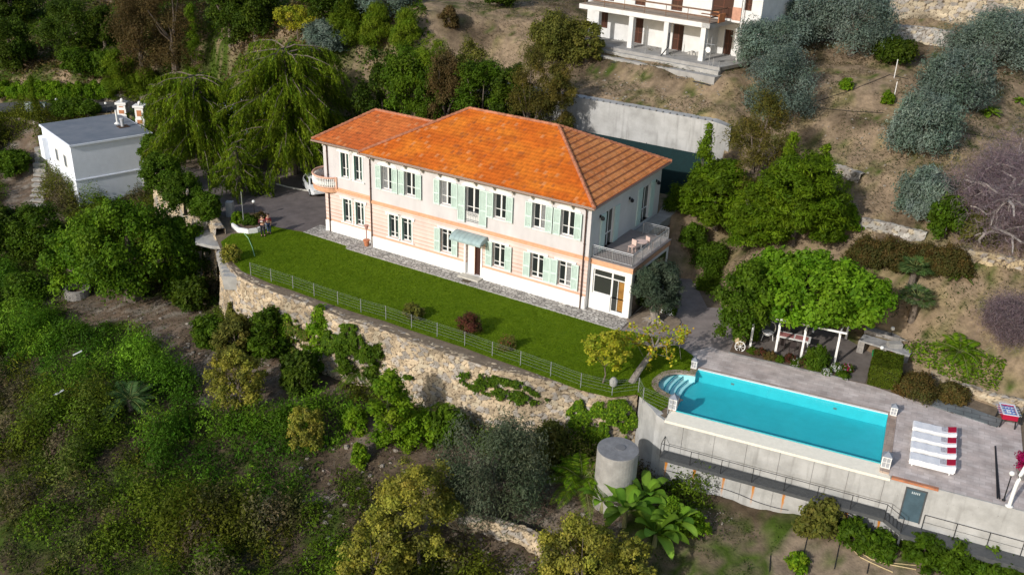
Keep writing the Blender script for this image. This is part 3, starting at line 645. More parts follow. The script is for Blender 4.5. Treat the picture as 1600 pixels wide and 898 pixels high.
# ---- roof: real pantile surfaces
ZE = 7.98; ZR = 11.1
m_tile = mat('roof_tiles', attr='Col', var=.22, scale=2.2, rough=.8, bump=.3, bscale=14)
def roofface(name, poly, e0, e1, base, alt, parent, lines=False, lift=0, seed=1, rib=.245, course=.36, bold=0):
    """poly: 3d polygon on the plane; e0->e1 its eave; tiles run up from the eave"""
    e0 = np.array(e0, float); e1 = np.array(e1, float); s = (e1-e0)/np.linalg.norm(e1-e0)
    P = np.array(poly, float); nrm = np.zeros(3)
    for i in range(1, len(P)-1): nrm += np.cross(P[i]-P[0], P[i+1]-P[0])
    nrm /= np.linalg.norm(nrm); nrm = nrm*np.sign(nrm[2]); t = np.cross(nrm, s); t = t*np.sign(t[2])
    pl2 = np.stack([(P-e0)@s, (P-e0)@t], -1)
    ds, dt = rib/5, course/4
    S = np.arange(pl2[:, 0].min()-.1, pl2[:, 0].max()+.1, ds); T = np.arange(-.0, pl2[:, 1].max()+.1, dt)
    SS, TT = np.meshgrid(S, T)
    fr = (TT/course) % 1.0; ph = (SS/rib) % 1.0
    hgt = .045*(1-fr)+(.05 if lines else .03)*np.abs(np.sin(pi*ph))**.8
    row = np.floor(TT/course+1e-6); cl = np.floor(SS/rib)
    rid = _hash(row, cl, seed); rid2 = _hash(row, cl, seed+3)
    hgt = hgt+(rid2-.5)*.012
    V = e0+SS[..., None]*s+TT[..., None]*t+(hgt+lift)[..., None]*nrm
    n, m = SS.shape; I = np.arange(n*m).reshape(n, m)
    cs = (SS[:-1, :-1]+ds/2).ravel(); ct = (TT[:-1, :-1]+dt/2).ravel()
    k = inpoly(cs, ct, pl2)
    Q = np.stack([I[:-1, :-1], I[:-1, 1:], I[1:, 1:], I[1:, :-1]], -1).reshape(-1, 4)[k]
    flip = np.cross(s, t)@nrm < 0
    if flip: Q = Q[:, ::-1]
    big = fbm(SS*.5, TT*.9, seed+20); base = np.array(base); alt = np.array(alt)
    pale = np.array([.54, .24, .10]); dk = np.array([.25, .075, .022])
    w1 = np.clip((big-.36)*2.6, 0, 1)[..., None]
    C = base*(1-w1)+alt*w1
    C = C*(.87+.26*rid)[..., None]
    pm = ((rid2 > .965) if not lines else (rid2 > .72))[..., None]
    C = np.where(pm, C*.45+pale*.55, C); C = np.where((rid2 < .07)[..., None], C*.5+dk*.5, C)
    if bold:
        bb = (((row % bold) == 0) & (fr < .3))[..., None]; C = np.where(bb, np.array([.20, .062, .025]), C)
    me = fastmesh(name, V.reshape(-1, 3), Q, m_tile, C.reshape(-1, 3)); o = link(name, me, parent)
    return o
fo, so = .62, .45   # overhangs
A_ = (-19.85, -fo, ZE); B_ = (.35+so, -fo, ZE); C_ = (.35+so, 12.1+fo, ZE); D_ = (-19.85, 12.1+fo, ZE); R1 = (-13.95, 6.05, ZR); R2 = (-5.85, 6.05, ZR)
roof = MB()
def soffit(mb, P, z): mb.prism([(p[0], p[1]) for p in P], z-.12, z-.015)
soffit(roof, [A_, B_, C_, D_], ZE); soffit(roof, [(-25.25, 0, 0), (-19.87, 0, 0), (-19.87, 10, 0), (-25.25, 10, 0)], ZE-.05)
for P in ([A_, B_, R2, R1], [B_, C_, R2], [C_, D_, R1, R2], [D_, A_, R1]): roof.face([(p[0], p[1], p[2]-.02) for p in P])
roof = roof.build('roof', mat('eave_board', (.50, .46, .41), .8, .1, 3), villa)
OR, OR2 = (.46, .098, .005), (.56, .155, .010)
roofface('tiles', [A_, B_, R2, R1], A_, B_, OR, OR2, roof, seed=2)
roofface('tiles', [B_, C_, R2], B_, C_, (.50, .165, .045), (.56, .22, .07), roof, lines=True, seed=5, rib=.24, course=.27, bold=2)
roofface('tiles', [C_, D_, R1, R2], C_, D_, OR, OR2, roof, seed=7)
roofface('tiles', [D_, A_, R1], D_, A_, OR, OR2, roof, seed=9)
# wing roof
ZW = ZE-.05; WA = (-25.25, 0.0, ZW); WB = (-19.3, 0.0, ZW); WR1 = (-22.4, 4.7, 9.85); WR2 = (-16.3, 4.7, 9.85); WC = (-19.3, 10, ZW); WD = (-25.25, 10, ZW)
roofface('tiles', [WA, (-18.6, 0, ZW), WR2, WR1], WA, WB, (.42, .095, .018), (.50, .14, .03), roof, seed=12)
roofface('tiles', [WD, WA, WR1], WD, WA, (.45, .12, .03), (.52, .17, .05), roof, seed=13)
roofface('tiles', [WC, WD, WR1, WR2], WC, WD, OR, OR2, roof, seed=14)
def ridge(pts, parent, c=(.42, .17, .09)):
    mb = MB(); a, b = np.array(pts[0]), np.array(pts[1]); Ln = np.linalg.norm(b-a); n = int(Ln/.38); d = (b-a)/Ln
    for i in range(n):
        p = a+(b-a)*i/n+np.array([0, 0, .075]); q = a+(b-a)*(i+1.12)/n+np.array([0, 0, .06])
        mb.tube([p, q], [.14, .115], 7)
    return mb.build('ridge_tiles', mat('ridge_tile', (.40, .16, .085), .8, .4, 3), parent)
for a, b in ((R1, R2), (A_, R1), (B_, R2), (C_, R2), (WA, WR1), (WR1, WR2)): ridge((a, b), roof)
mb = MB()
mb.tube([(-19.9, -fo-.06, ZE-.05), (.85, -fo-.06, ZE-.05)], .07, 6); mb.tube([(-25.3, -.06, ZW-.05), (-19.95, -.06, ZW-.05)], .07, 6); mb.tube([(.86, -fo-.06, ZE-.05), (.86, 12.7, ZE-.05)], .05, 6)
mb.build('gutter', mat('gutter_metal', (.30, .20, .15), .5), roof)
for u in np.arange(-18.9, .4, 1.62): mb = MB(); mb.box(u-.06, u+.06, -.45, -.04, 7.62, 7.85); mb.box(u-.05, u+.05, -.2, -.04, 7.4, 7.62); mb.build('eave_bracket', mat('eave_board'), roof)
for u in (-24.3, -21.6, -19.9): mb = MB(); mb.box(u-.06, u+.06, .2, .58, 7.55, 7.8); mb.build('eave_bracket', mat('eave_board'), roof)
# balcony around the left corner
bal = MB(); bc = (-24.66, 1.75); Rb = 1.72
ang = np.linspace(radians(-41), radians(-270), 22)
ring = [(bc[0]+Rb*cos(a), bc[1]+Rb*sin(a)) for a in ang]
ring = [p for p in ring if True]
bal.prism([(-24.66+.0, .56)] and ([(p[0], p[1]) for p in ring]+[(-24.72, bc[1]+Rb), (-24.72, .56)]), 3.62, 3.98)
bl = bal.build('balcony', m_orange, villa)
mb = MB(); mb.tube([(p[0], p[1], 4.86) for p in ring], .09, 6); mb.tube([(p[0], p[1], 4.05) for p in ring], .07, 6); mb.build('balcony_rail', mat('pink_stone', (.62, .37, .27), .8, .1, 5), bl)
for i in range(44):
    a = radians(-44)+radians(-222)*i/43; x, y = bc[0]+Rb*cos(a), bc[1]+Rb*sin(a)
    mb = MB(); mb.lathe((x, y, 4.08), [(.06, 0), (.045, .08), (.085, .26), (.06, .45), (.035, .58), (.06, .72)], 8); mb.build('baluster', m_white, bl, smooth=True)
for x, y in ((ring[0][0], ring[0][1]), (-24.74, bc[1]+Rb)): mb = MB(); mb.box(x-.11, x+.11, y-.11, y+.11, 3.99, 4.95); mb.build('balcony_pier', mat('pink_stone'), bl)
# terracotta pots by the middle pipe
pot = thing('potted_plant', 'terracotta urn column with trailing plant beside the brown drainpipe', 'plant pot', h2w(-19.75, -.1, .012))
mb = MB(); mb.lathe((0, 0, 0), [(.17, 0), (.26, .45), (.29, .45), (.29, .52), (.22, .52)], 12); mb.build('pot', m_terra, pot)
mb = MB(); mb.tube([(0, 0, .45), (.02, 0, 1.5)], .05, 6); mb.lathe((.02, 0, 1.45), [(.1, 0), (.19, .3), (.21, .34), (.12, .36)], 10); mb.build('upper_pot', mat('pink_clay', (.50, .27, .22), .8), pot)
# white round table on the terrace
tb = thing('bistro_table', 'small round white and pink table on the villa terrace behind the railing', 'table', h2w(2.75, 3.6, 3.96))
mb = MB(); mb.lathe((0, 0, .70), [(.42, 0), (.44, .02), (.42, .04)], 16); mb.build('tabletop', mat('pale_pink', (.65, .48, .42), .5), tb)
mb = MB(); mb.tube([(0, 0, .02), (0, 0, .70)], .03, 6); mb.lathe((0, 0, 0), [(.22, 0), (.03, .06)], 10); mb.build('pedestal', m_lmetal, tb)
def chair(loc, rz, label, group, m):
    c = thing('chair', label, 'chair', loc, rz, group)
    mb = MB(); mb.box(-.21, .21, -.21, .21, .42, .46); mb.build('seat', m, c)
    mb = MB(); mb.box(-.21, .21, .18, .22, .5, .9); mb.build('backrest', m, c)
    for x in (-.18, .18):
        for y in (-.18, .19):
            mb = MB(); mb.tube([(x, y, 0), (x, y, .42 if y < 0 else .88)], .02, 5); mb.build('leg', m, c)
    return c
chair(h2w(3.0, 4.5, 3.96), 2.2, 'pale chair behind the round table on the villa terrace', 'terrace chairs', mat('pale_pink'))
chair(h2w(2.3, 3.0, 3.96), -.8, 'pale chair in front of the round table on the villa terrace', 'terrace chairs', mat('pale_pink'))
# path behind the terrace
mb = MB(); mb.prism([tuple(h2w(*q)[:2]) for q in ((.5, 7.1), (1.5, 7.1), (1.45, 14.6), (-.2, 14.9), (.38, 12.2))], 3.0, 3.72)
tag(mb.build('walkway', m_conc), kind='structure')
# ================================================================ pool
def stonecol(idv, base=(.45, .355, .24)):
    b = np.array(base); r = idv[..., None]
    c = b*(.72+.6*((r*7.3) % 1)); g = np.array([.37, .33, .285]); t = ((r*13.7) % 1)
    c = np.where(t > .72, g*(.7+.5*r), c); return np.where(t < .12, np.array([.50, .42, .30]), c)
def stonewall(name, path, htop, hbot, parent=None, thick=.7, batter=.12, sx=.42, sz=.30, seed=1, label=None, cat='wall', res=.09, col_=(.45, .355, .24), rough_top=.16, cap=True, loc=None, relief=.10):
    """a rubble wall along a 2d path (visible face on the right-hand side of travel): joints and stones are relief"""
    P = np.array([p[:2] for p in path], float); seg = np.r_[0, np.cumsum(np.hypot(*(P[1:]-P[:-1]).T))]; L = seg[-1]
    S = np.arange(0, L, res); xs = np.interp(S, seg, P[:, 0]); ys = np.interp(S, seg, P[:, 1])
    tx = np.gradient(xs); ty = np.gradient(ys); k = np.ones(9)/9
    tx = np.convolve(np.pad(tx, 4, 'edge'), k, 'valid'); ty = np.convolve(np.pad(ty, 4, 'edge'), k, 'valid')
    ln = np.hypot(tx, ty); nx, ny = ty/ln, -tx/ln
    top = htop(S) if callable(htop) else np.full(S.shape, float(htop)); bot = hbot(S) if callable(hbot) else np.full(S.shape, float(hbot))
    H_ = float((top-bot).max()); nz = int(H_/res)+1; r = np.linspace(0, 1, nz)
    SS = np.repeat(S[:, None], nz, 1); ZZ = bot[:, None]+(top-bot)[:, None]*r[None, :]
    wob = (fbm(SS*.8, ZZ*.8, seed+2)-.5)*.5
    d1, d2, idv = voro((SS+wob*.5)/sx, (ZZ+wob*.6)/sz, seed, 1.0)
    e = np.clip((d2-d1)/.16, 0, 1)
    rel = relief*(e**.35)*(.35+1.1*((idv*5.1) % 1))+(fbm(SS*3, ZZ*3, seed+4)-.5)*.05
    tz = top[:, None]+((_hash(np.floor(SS/sx), np.zeros(SS.shape), seed+6)-.5)*rough_top)*(r[None, :]**12)
    zz_ = np.where(r[None, :] > .999, tz, ZZ)
    bt = (top[:, None]-ZZ)*batter
    X = xs[:, None]+nx[:, None]*(rel+bt); Y = ys[:, None]+ny[:, None]*(rel+bt)
    V = np.stack([X, Y, zz_], -1); C = stonecol(idv, col_); C = np.where((e < .34)[..., None], np.array([.11, .08, .05]), C)
    st_ = fbm(SS*.35, ZZ*.5, seed+30); C = C*(1-.35*np.clip((st_-.5)*5, 0, 1))[..., None]
    # top row going back
    nb = 6; bk = []
    for j in range(1, nb+1):
        q = thick*j/nb; dd1, dd2, id2 = voro(S/sx, np.full(S.shape, q/sx+.3), seed+8); ee = np.clip((dd2-dd1)/.2, 0, 1)
        z = top-(.05 if j == nb else 0)+(ee-.5)*.06+(fbm(S*2, S*0+j, seed+3)-.5)*rough_top
        bk.append((np.stack([xs-nx*q, ys-ny*q, z], -1), np.where((ee < .25)[..., None], np.array([.12, .09, .06]), stonecol(id2, col_))))
    bk.append((np.stack([xs-nx*thick, ys-ny*thick, bot], -1), C[:, 0]))
    V = np.concatenate([V]+[b[0][:, None] for b in bk], 1); C = np.concatenate([C]+[b[1][:, None] for b in bk], 1)
    n, m = V.shape[:2]; I = np.arange(n*m).reshape(n, m)
    Q = np.stack([I[:-1, :-1], I[1:, :-1], I[1:, 1:], I[:-1, 1:]], -1).reshape(-1, 4)
    me = fastmesh(name, V.reshape(-1, 3), Q, m_stone, C.reshape(-1, 3)); o = link(name, me, parent)
    if label: tag(o, label, cat)
    return o
stw3 = [p for p in smooth([np.array(p) for p in stw[1:]], 6)]
stonewall('stone_retaining_wall', stw3, -.06, lambda S: -5.4+S*0, batter=.10, thick=.75, res=.07, sx=.40, sz=.27, relief=.08, label='long beige rubble retaining wall holding up the lawn terrace', seed=4)
stonewall('stone_retaining_wall', [left_line[0], left_line[1], left_line[2], np.array([-24.6, 72.0])], .55, -5.6, batter=.06, thick=.7, label='rough rubble wall below the driveway beside the white house', seed=14, sx=.5, sz=.4)
# landing and steps at the wall head
ld = thing('stone_steps', 'grey stone steps and landing with dark archway at the left end of the lawn', 'steps', (0, 0, 0))
a = at(318, 366, -.4); b = at(345, 372, -.4)
mb = MB(); P = [at(*p, -.5)[:2] for p in ((306, 362), (348, 356), (362, 372), (356, 386), (330, 384), (305, 378))]
mb.prism(P, -.75, -.5); mb.build('landing', m_conc, ld)
mb = MB()
for i in range(7):
    q = at(352+i*2, 388+i*7, -.1)[:2]; mb.prism([q+np.array([-.7, -.25]), q+np.array([.5, -.3]), q+np.array([.5, .3]), q+np.array([-.7, .3])], -1.2, -.42+i*.055)
mb.build('steps', m_conc, ld)
mb = MB()
for p in ((306, 365), (350, 362)):
    q = at(*p, -.5); mb.box(q[0]-.25, q[0]+.25, q[1]-.25, q[1]+.25, -5.5, -.76)
mb.build('pier', m_conc, ld)
q = at(337, 355, -.5); mb = MB(); mb.box(q[0]-.22, q[0]+.22, q[1]-.2, q[1]+.2, -.5, 1.7); mb.build('gate_post', mat('pale_blue_grey', (.36, .42, .46), .7), ld)
q = at(361, 342, -.3); mb = MB(); mb.box(q[0]-.3, q[0]+.3, q[1]-.3, q[1]+.3, -.5, 1.3); mb.build('gate_pier', m_conc, ld)
# ---- concrete wall under the pool
def concmat(rust=False):
    m = bpy.data.materials.new('stained_concrete'); m.use_nodes = True; nt = m.node_tree; N = nt.nodes; L = nt.links; b = N['Principled BSDF']; b.inputs['Roughness'].default_value = .9; b.inputs['Specular IOR Level'].default_value = .2
    tc = N.new('ShaderNodeTexCoord')
    def noise(sc, det, mp=None):
        n = N.new('ShaderNodeTexNoise'); n.inputs['Scale'].default_value = sc; n.inputs['Detail'].default_value = det; n.inputs['Roughness'].default_value = .62
        if mp:
            q = N.new('ShaderNodeMapping'); q.inputs['Scale'].default_value = mp; L.new(tc.outputs['Object'], q.inputs[0]); L.new(q.outputs[0], n.inputs['Vector'])
        else: L.new(tc.outputs['Object'], n.inputs['Vector'])
        return n.outputs['Fac']
    def ramp(f, a, bb, lo=0., hi=1.):
        r = N.new('ShaderNodeMapRange'); r.inputs['From Min'].default_value = a; r.inputs['From Max'].default_value = bb; r.inputs['To Min'].default_value = lo; r.inputs['To Max'].default_value = hi; L.new(f, r.inputs['Value']); return r.outputs[0]
    def mix(f, A, B):
        m_ = N.new('ShaderNodeMix'); m_.data_type = 'RGBA'; L.new(f, m_.inputs[0])
        for k, c in ((6, A), (7, B)):
            if isinstance(c, tuple): m_.inputs[k].default_value = (*c, 1)
            else: L.new(c, m_.inputs[k])
        return m_.outputs[2]
    c = mix(ramp(noise(.8, 8), .35, .65), (.33, .325, .31), (.47, .465, .45))
    c = mix(ramp(noise(1., 7, (2.2, 2.2, .22)), .54, .72, 0, .55), c, (.20, .195, .18))
    c = mix(ramp(noise(7, 3), .70, .74, 0, .7), c, (.15, .14, .13))
    if rust:   # rust runs under the catwalk brackets, at their spacing
        sp = N.new('ShaderNodeSeparateXYZ'); L.new(tc.outputs['Object'], sp.inputs[0])
        def ma(op, a, bb=None, cc=None):
            q = N.new('ShaderNodeMath'); q.operation = op
            for i, v in enumerate((a, bb, cc)):
                if v is None: continue
                if isinstance(v, (int, float)): q.inputs[i].default_value = v
                else: L.new(v, q.inputs[i])
            return q.outputs[0]
        nz = noise(2.5, 4)
        x = ma('ADD', sp.outputs['X'], ma('MULTIPLY', ma('SUBTRACT', nz, .5), .10))
        fx = ma('ABSOLUTE', ma('SUBTRACT', ma('FRACT', ma('DIVIDE', ma('ADD', x, .818), 1.7357)), .5))
        vz = ramp(sp.outputs['Z'], -4.35, -2.7, 0, 1)
        core = ma('SUBTRACT', 1., ma('MULTIPLY', fx, ma('SUBTRACT', 30., ma('MULTIPLY', vz, 17.)))); core = ma('MAXIMUM', core, 0.)
        top = ramp(sp.outputs['Z'], -2.35, -2.5, 0, 1)
        zone = ma('MULTIPLY', ma('MULTIPLY', vz, top), ma('MULTIPLY', ramp(sp.outputs['X'], -.55, -.4, 0, 1), ramp(sp.outputs['X'], 12.6, 12.3, 0, 1))); var = ramp(noise(1.1, 2), .3, .5, .7, 1.4)
        f = ma('MINIMUM', ma('MULTIPLY', ma('MULTIPLY', ma('POWER', core, .6), zone), ma('MULTIPLY', var, 1.5)), 1.)
        c = mix(f, c, (.52, .20, .03)); dark = ma('MINIMUM', ma('MULTIPLY', ma('MULTIPLY', ma('POWER', core, 2.), ramp(sp.outputs['Z'], -3.2, -2.6, 0, 1)), ma('MULTIPLY', top, 1.2)), .85); c = mix(ma('MULTIPLY', dark, ma('MULTIPLY', ramp(sp.outputs['X'], -.55, -.4, 0, 1), ramp(sp.outputs['X'], 12.6, 12.3, 0, 1))), c, (.13, .035, .01))
    L.new(c, b.inputs['Base Color'])
    bp = N.new('ShaderNodeBump'); bp.inputs['Strength'].default_value = .4; bp.inputs['Distance'].default_value = .04; L.new(noise(6, 5), bp.inputs['Height']); L.new(bp.outputs[0], b.inputs['Normal'])
    return m
m_sc = concmat(); m_rc = concmat(True)
pool = thing('swimming_pool', 'turquoise rectangular swimming pool with round step bay and white coping', 'swimming pool', OP, YP)
cwall = thing('concrete_wall', 'tall rust stained concrete wall holding up the pool deck', 'wall', OP, YP)
def uvwall(mb, pts, ztop, zbot, n=14):
    for (a, b), t0, t1, b0, b1 in zip(zip(pts[:-1], pts[1:]), ztop[:-1], ztop[1:], zbot[:-1], zbot[1:]):
        mb.face([(a[0], a[1], b0), (b[0], b[1], b1), (b[0], b[1], t1), (a[0], a[1], t0)])
mb = MB()
# body: left face, bevelled corner, front face to the far right, as one solid of plan thickness
inv = lambda p: (float((np.array([*p, 0])-OP*[1, 1, 0])@UP), float((np.array([*p, 0])-OP*[1, 1, 0])@WP))
fr_ = [inv((8.05, 49.35)), inv((8.2, 48.8)), inv((8.65, 47.75)), (-.9, -1.0), (-.35, -1.12), (12.25, -1.12)]
fr2 = [(12.25, -1.12), (19.1, -1.12), (26, -1.12)]
def thickwall(mb, pts, z0, z1, t=.45, bat=0.):
    P = [np.array(p, float) for p in pts]; inn = []
    for i in range(len(P)):
        tg = P[min(i+1, len(P)-1)]-P[max(i-1, 0)]; tg /= np.linalg.norm(tg); inn.append(P[i]+t*np.array([-tg[1], tg[0]]))
    zt = z1 if hasattr(z1, '__len__') else [z1]*len(P)
    for i in range(len(P)-1):
        a, b, c, d = P[i], P[i+1], inn[i+1], inn[i]; ta, tb_ = zt[i], zt[i+1]
        mb.face([(a[0], a[1], z0), (b[0], b[1], z0), (b[0], b[1], tb_), (a[0], a[1], ta)]); mb.face([(a[0], a[1], ta), (b[0], b[1], tb_), (c[0], c[1], tb_), (d[0], d[1], ta)]); mb.face([(d[0], d[1], ta), (c[0], c[1], tb_), (c[0], c[1], z0), (d[0], d[1], z0)])
    for i, rv in ((0, True), (len(P)-1, False)):
        q = [(P[i][0], P[i][1], z0), (P[i][0], P[i][1], zt[i]), (inn[i][0], inn[i][1], zt[i]), (inn[i][0], inn[i][1], z0)]; mb.face(q if not rv else q[::-1])
thickwall(mb, fr_, -6.2, [.02, .02, .02, .02, -.16, -.16]); mb.build('wall', m_rc, cwall)
mb = MB(); thickwall(mb, fr2, -6.2, [-.012, -.012, -.012], .5); mb.build('deck_wall', m_sc, cwall)
mb = MB(); 
for x in np.arange(.8, 12, 1.86): mb.box(x-.012, x+.012, -1.135, -1.118, -4.2, -.3)
mb.box(-.3, 12.2, -1.134, -1.117, -2.62, -2.60); mb.build('formwork_joint', m_dconc, cwall)
m_rust = mat('rust_stain', (.58, .20, .03), .9, .35, 3, color2=(.55, .40, .25))
brk = np.linspace(.05, 12.2, 8)
rr_ = random.Random(5)
# cream weir coping in front of the pool, white and paved coping elsewhere
m_cream = mat('cream_coping', (.80, .75, .63), .7, .06, 4)
m_cop = brickmat('paved_coping', (.33, .24, .19), (.42, .33, .27), (.25, .2, .17), .5, .5, 0, .015)
mb = MB(); mb.face([(-.35, -1.13, -.12), (12.2, -1.13, -.12), (12.2, -.05, -.045), (-.35, -.05, -.045)]); mb.face([(-.35, -1.13, -.12), (-.35, -.05, -.045), (-.35, -.05, -.5), (-.35, -1.13, -.5)]); mb.face([(12.2, -1.13, -.12), (12.2, -1.13, -.5), (12.2, -.05, -.5), (12.2, -.05, -.045)])
mb.build('weir', m_cream, pool)
mb = MB(); mb.box(-.35, 12.2, -1.155, -1.131, -.27, -.115); mb.build('weir_face', m_cream, pool)
mb = MB(); mb.box(0, PL+.0, PW+.002, PW+.16, -.2, .035); mb.build('white_coping', m_white, pool)
mb = MB(); mb.box(0, PL, PW+.162, PW+.36, -.1, .02); mb.build('paved_coping', m_cop, pool)
mb = MB(); mb.box(PL+.002, PL+.5, -.8, PW+.36, -.2, .03); mb.build('end_coping', m_cop, pool)
mb = MB()
for k in range(len(bayS)-1):
    a, b, c, d = bayS[k], bayS[k+1], bay_o[k+1], bay_o[k]
    mb.face([(a[0], a[1], .035), (b[0], b[1], .035), (c[0], c[1], .035), (d[0], d[1], .035)][::-1]); mb.face([(d[0], d[1], .035), (c[0], c[1], .035), (c[0], c[1], -.06), (d[0], d[1], -.06)]); mb.face([(a[0], a[1], .035), (a[0], a[1], -.1), (b[0], b[1], -.1), (b[0], b[1], .035)])
mb.box(-.42, -.01, 4.98, PW+.36, -.1, .033); mb.box(-.42, -.01, -.05, .93, -.1, .033); mb.build('bay_coping', m_cop, pool)
m_liner = mat('pool_liner', (.06, .50, .55), .6, .06, 1.5)
m_step = mat('pale_step_tiles', (.80, .88, .88), .6, .05, 2)
mb = MB(); ZF = -.85
mb.face([(0, 0, ZF), (PL, 0, ZF), (PL, PW, ZF), (0, PW, ZF)])
for a, b in (((0, 0), (PL, 0)), ((PL, 0), (PL, PW)), ((PL, PW), (0, PW)), ((0, PW), (0, 5.0)), ((0, .95), (0, 0))): mb.face([(a[0], a[1], ZF), (a[0], a[1], .0), (b[0], b[1], .0), (b[0], b[1], ZF)])
mb.face([(-.75, .95, ZF), (0, .95, ZF), (0, 5, ZF), (-.75, 5, ZF)])
bp_ = [tuple(p) for p in bayS]
mb.build('basin', m_liner, pool)
mb = MB()
for k in range(len(bp_)-1): a, b = bp_[k], bp_[k+1]; mb.face([(a[0], a[1], ZF), (b[0], b[1], ZF), (b[0], b[1], 0), (a[0], a[1], 0)])
mb.build('bay_wall', m_step, pool)
arcs_ = [([(-1.15, 4.74), (-1.35, 3.74), (-1.42, 2.82), (-1.23, 1.42)], -.28), ([(-.79, 4.86), (-1.01, 3.9), (-1.08, 2.98), (-.89, 1.24)], -.46), ([(-.45, 4.94), (-.66, 4.07), (-.76, 3.23), (-.60, 1.14)], -.64), ([(-.06, 4.98), (-.26, 4.4), (-.40, 3.4), (-.30, 1.04)], -.76)]
for A, z in arcs_:
    C_k = [tuple(p) for p in smooth(A, 5)]; rim_ = [p for p in bp_ if p[0] < min(A[0][0] if p[1] > 3 else A[-1][0], -.02)]
    mb = MB(); mb.prism(C_k+rim_, ZF-.05, z); mb.build('step', m_step, pool)
    if z > -.8: mb = MB(); mb.tube([(p[0], p[1], z+.012) for p in C_k], .042, 5); mb.build('step_nosing', mat('teal_tiles', (.02, .26, .33), .5), pool)
for x in (2.2, 8.5): mb = MB(); mb.box(x, x+.2, PW-.02, PW-.005, -.5, -.38); mb.build('inlet', m_dconc, pool)
def watermat():
    m = bpy.data.materials.new('pool_water'); m.use_nodes = True; nt = m.node_tree; N = nt.nodes; L = nt.links; N.remove(N['Principled BSDF'])
    t = N.new('ShaderNodeBsdfTransparent'); t.inputs[0].default_value = (.70, .96, .98, 1)
    g = N.new('ShaderNodeBsdfGlossy'); g.inputs['Roughness'].default_value = .03
    fz = N.new('ShaderNodeFresnel'); fz.inputs['IOR'].default_value = 1.33
    n = N.new('ShaderNodeTexNoise'); n.inputs['Scale'].default_value = 5; n.inputs['Detail'].default_value = 4; tc = N.new('ShaderNodeTexCoord'); L.new(tc.outputs['Object'], n.inputs['Vector'])
    bp = N.new('ShaderNodeBump'); bp.inputs['Strength'].default_value = .25; bp.inputs['Distance'].default_value = .03; L.new(n.outputs['Fac'], bp.inputs['Height'])
    L.new(bp.outputs[0], g.inputs['Normal']); L.new(bp.outputs[0], fz.inputs['Normal'])
    mx = N.new('ShaderNodeMixShader'); ge = N.new('ShaderNodeNewGeometry'); k1 = N.new('ShaderNodeMath'); k1.operation = 'SUBTRACT'; k1.inputs[0].default_value = 1; L.new(ge.outputs['Backfacing'], k1.inputs[1]); k2 = N.new('ShaderNodeMath'); k2.operation = 'MULTIPLY'; L.new(k1.outputs[0], k2.inputs[0]); L.new(fz.outputs[0], k2.inputs[1]); L.new(k2.outputs[0], mx.inputs[0]); L.new(t.outputs[0], mx.inputs[1]); L.new(g.outputs[0], mx.inputs[2]); L.new(mx.outputs[0], N['Material Output'].inputs[0]); return m
mb = MB(); mb.face([(.003, .003, -.07), (PL-.003, .003, -.07), (PL-.003, PW-.003, -.07), (.003, PW-.003, -.07), (.003, 4.99, -.07)]+[(p[0]+.003, p[1], -.07) for p in bp_[::-1]]+[(.003, .95, -.07)])
mb.build('water', watermat(), pool)
# brick course and iron door in the wall
mb = MB(); mb.box(12.25, 14.6, -1.2, -1.0, -.10, .03); o = mb.build('brick_course', brickmat('red_bricks', (.42, .15, .07), (.50, .20, .10), (.3, .2, .15), .25, .07, 0, .01), cwall)
dr = MB(); dr.box(13.13, 14.07, -1.17, -1.125, -2.42, -.40); dr = dr.build('iron_door', mat('grey_blue_steel', (.06, .10, .125), .5, .15, 2), cwall)
mb = MB(); mb.box(13.06, 13.127, -1.19, -1.124, -2.45, -.33); mb.box(14.073, 14.14, -1.19, -1.124, -2.45, -.33); mb.box(13.127, 14.073, -1.19, -1.124, -.397, -.33); mb.build('door_frame', m_metal, dr)
mb = MB()
for i in range(5): x = 13.42+i*.09; mb.box(x-.025, x+.025, -1.178, -1.171, -.66, -.52)
mb.build('ventilation_slot', mat('pale_slot', (.45, .5, .52), .5), dr)
# steel catwalk along the wall
cat_ = thing('catwalk', 'dark steel catwalk with thin handrail bracketed to the concrete pool wall', 'catwalk', OP, YP)
cz = -2.15; wi, wo = -1.13, -2.0
mb = MB()
for i in range(15): y_ = wo+.03+i*(wi-wo-.05)/14; mb.box(-.2, 12.35, y_-.004, y_+.004, cz-.035, cz)
for i in range(14): mb.box(-.2+i*.96, -.2+i*.96+.03, wo, wi, cz-.07, cz-.036)
mb.face([(-.2, wo, cz-.22), (12.35, wo, cz-.22), (12.35, wo, cz), (-.2, wo, cz)]); mb.build('walkway_plate', m_metal, cat_)
mb = MB(); n = 4
for i in range(n): mb.box(12.36+i*.22, 12.58+i*.22, wo, wi-.003, cz-.05-.12*(i+1), cz-.02-.12*(i+1))
mb.face([(12.36, wo-.01, cz-.25), (13.25, wo-.01, cz-.75), (13.25, wo-.01, cz-.5), (12.36, wo-.01, cz)]); mb.build('steps', m_metal, cat_)
z2 = cz-.55
mb = MB(); mb.box(13.26, 24, wo-.15, wi-.003, z2-.06, z2); mb.face([(13.26, wo-.155, z2-.28), (24, wo-.155, z2-.28), (24, wo-.155, z2), (13.26, wo-.155, z2)]); mb.build('lower_plate', m_metal, cat_)
def hand(mb, a, b, za, zb, w, post, h=.95):
    n = max(1, round((b-a)/post))
    for i in range(n+1):
        x = a+(b-a)*i/n; z = za+(zb-za)*i/n; mb.tube([(x, w, z-.22), (x, w, z+h)], .022, 5)
    mb.tube([(a, w, za+h), (b, w, zb+h)], .02, 5); mb.tube([(a, w, za+h*.5), (b, w, zb+h*.5)], .008, 4)
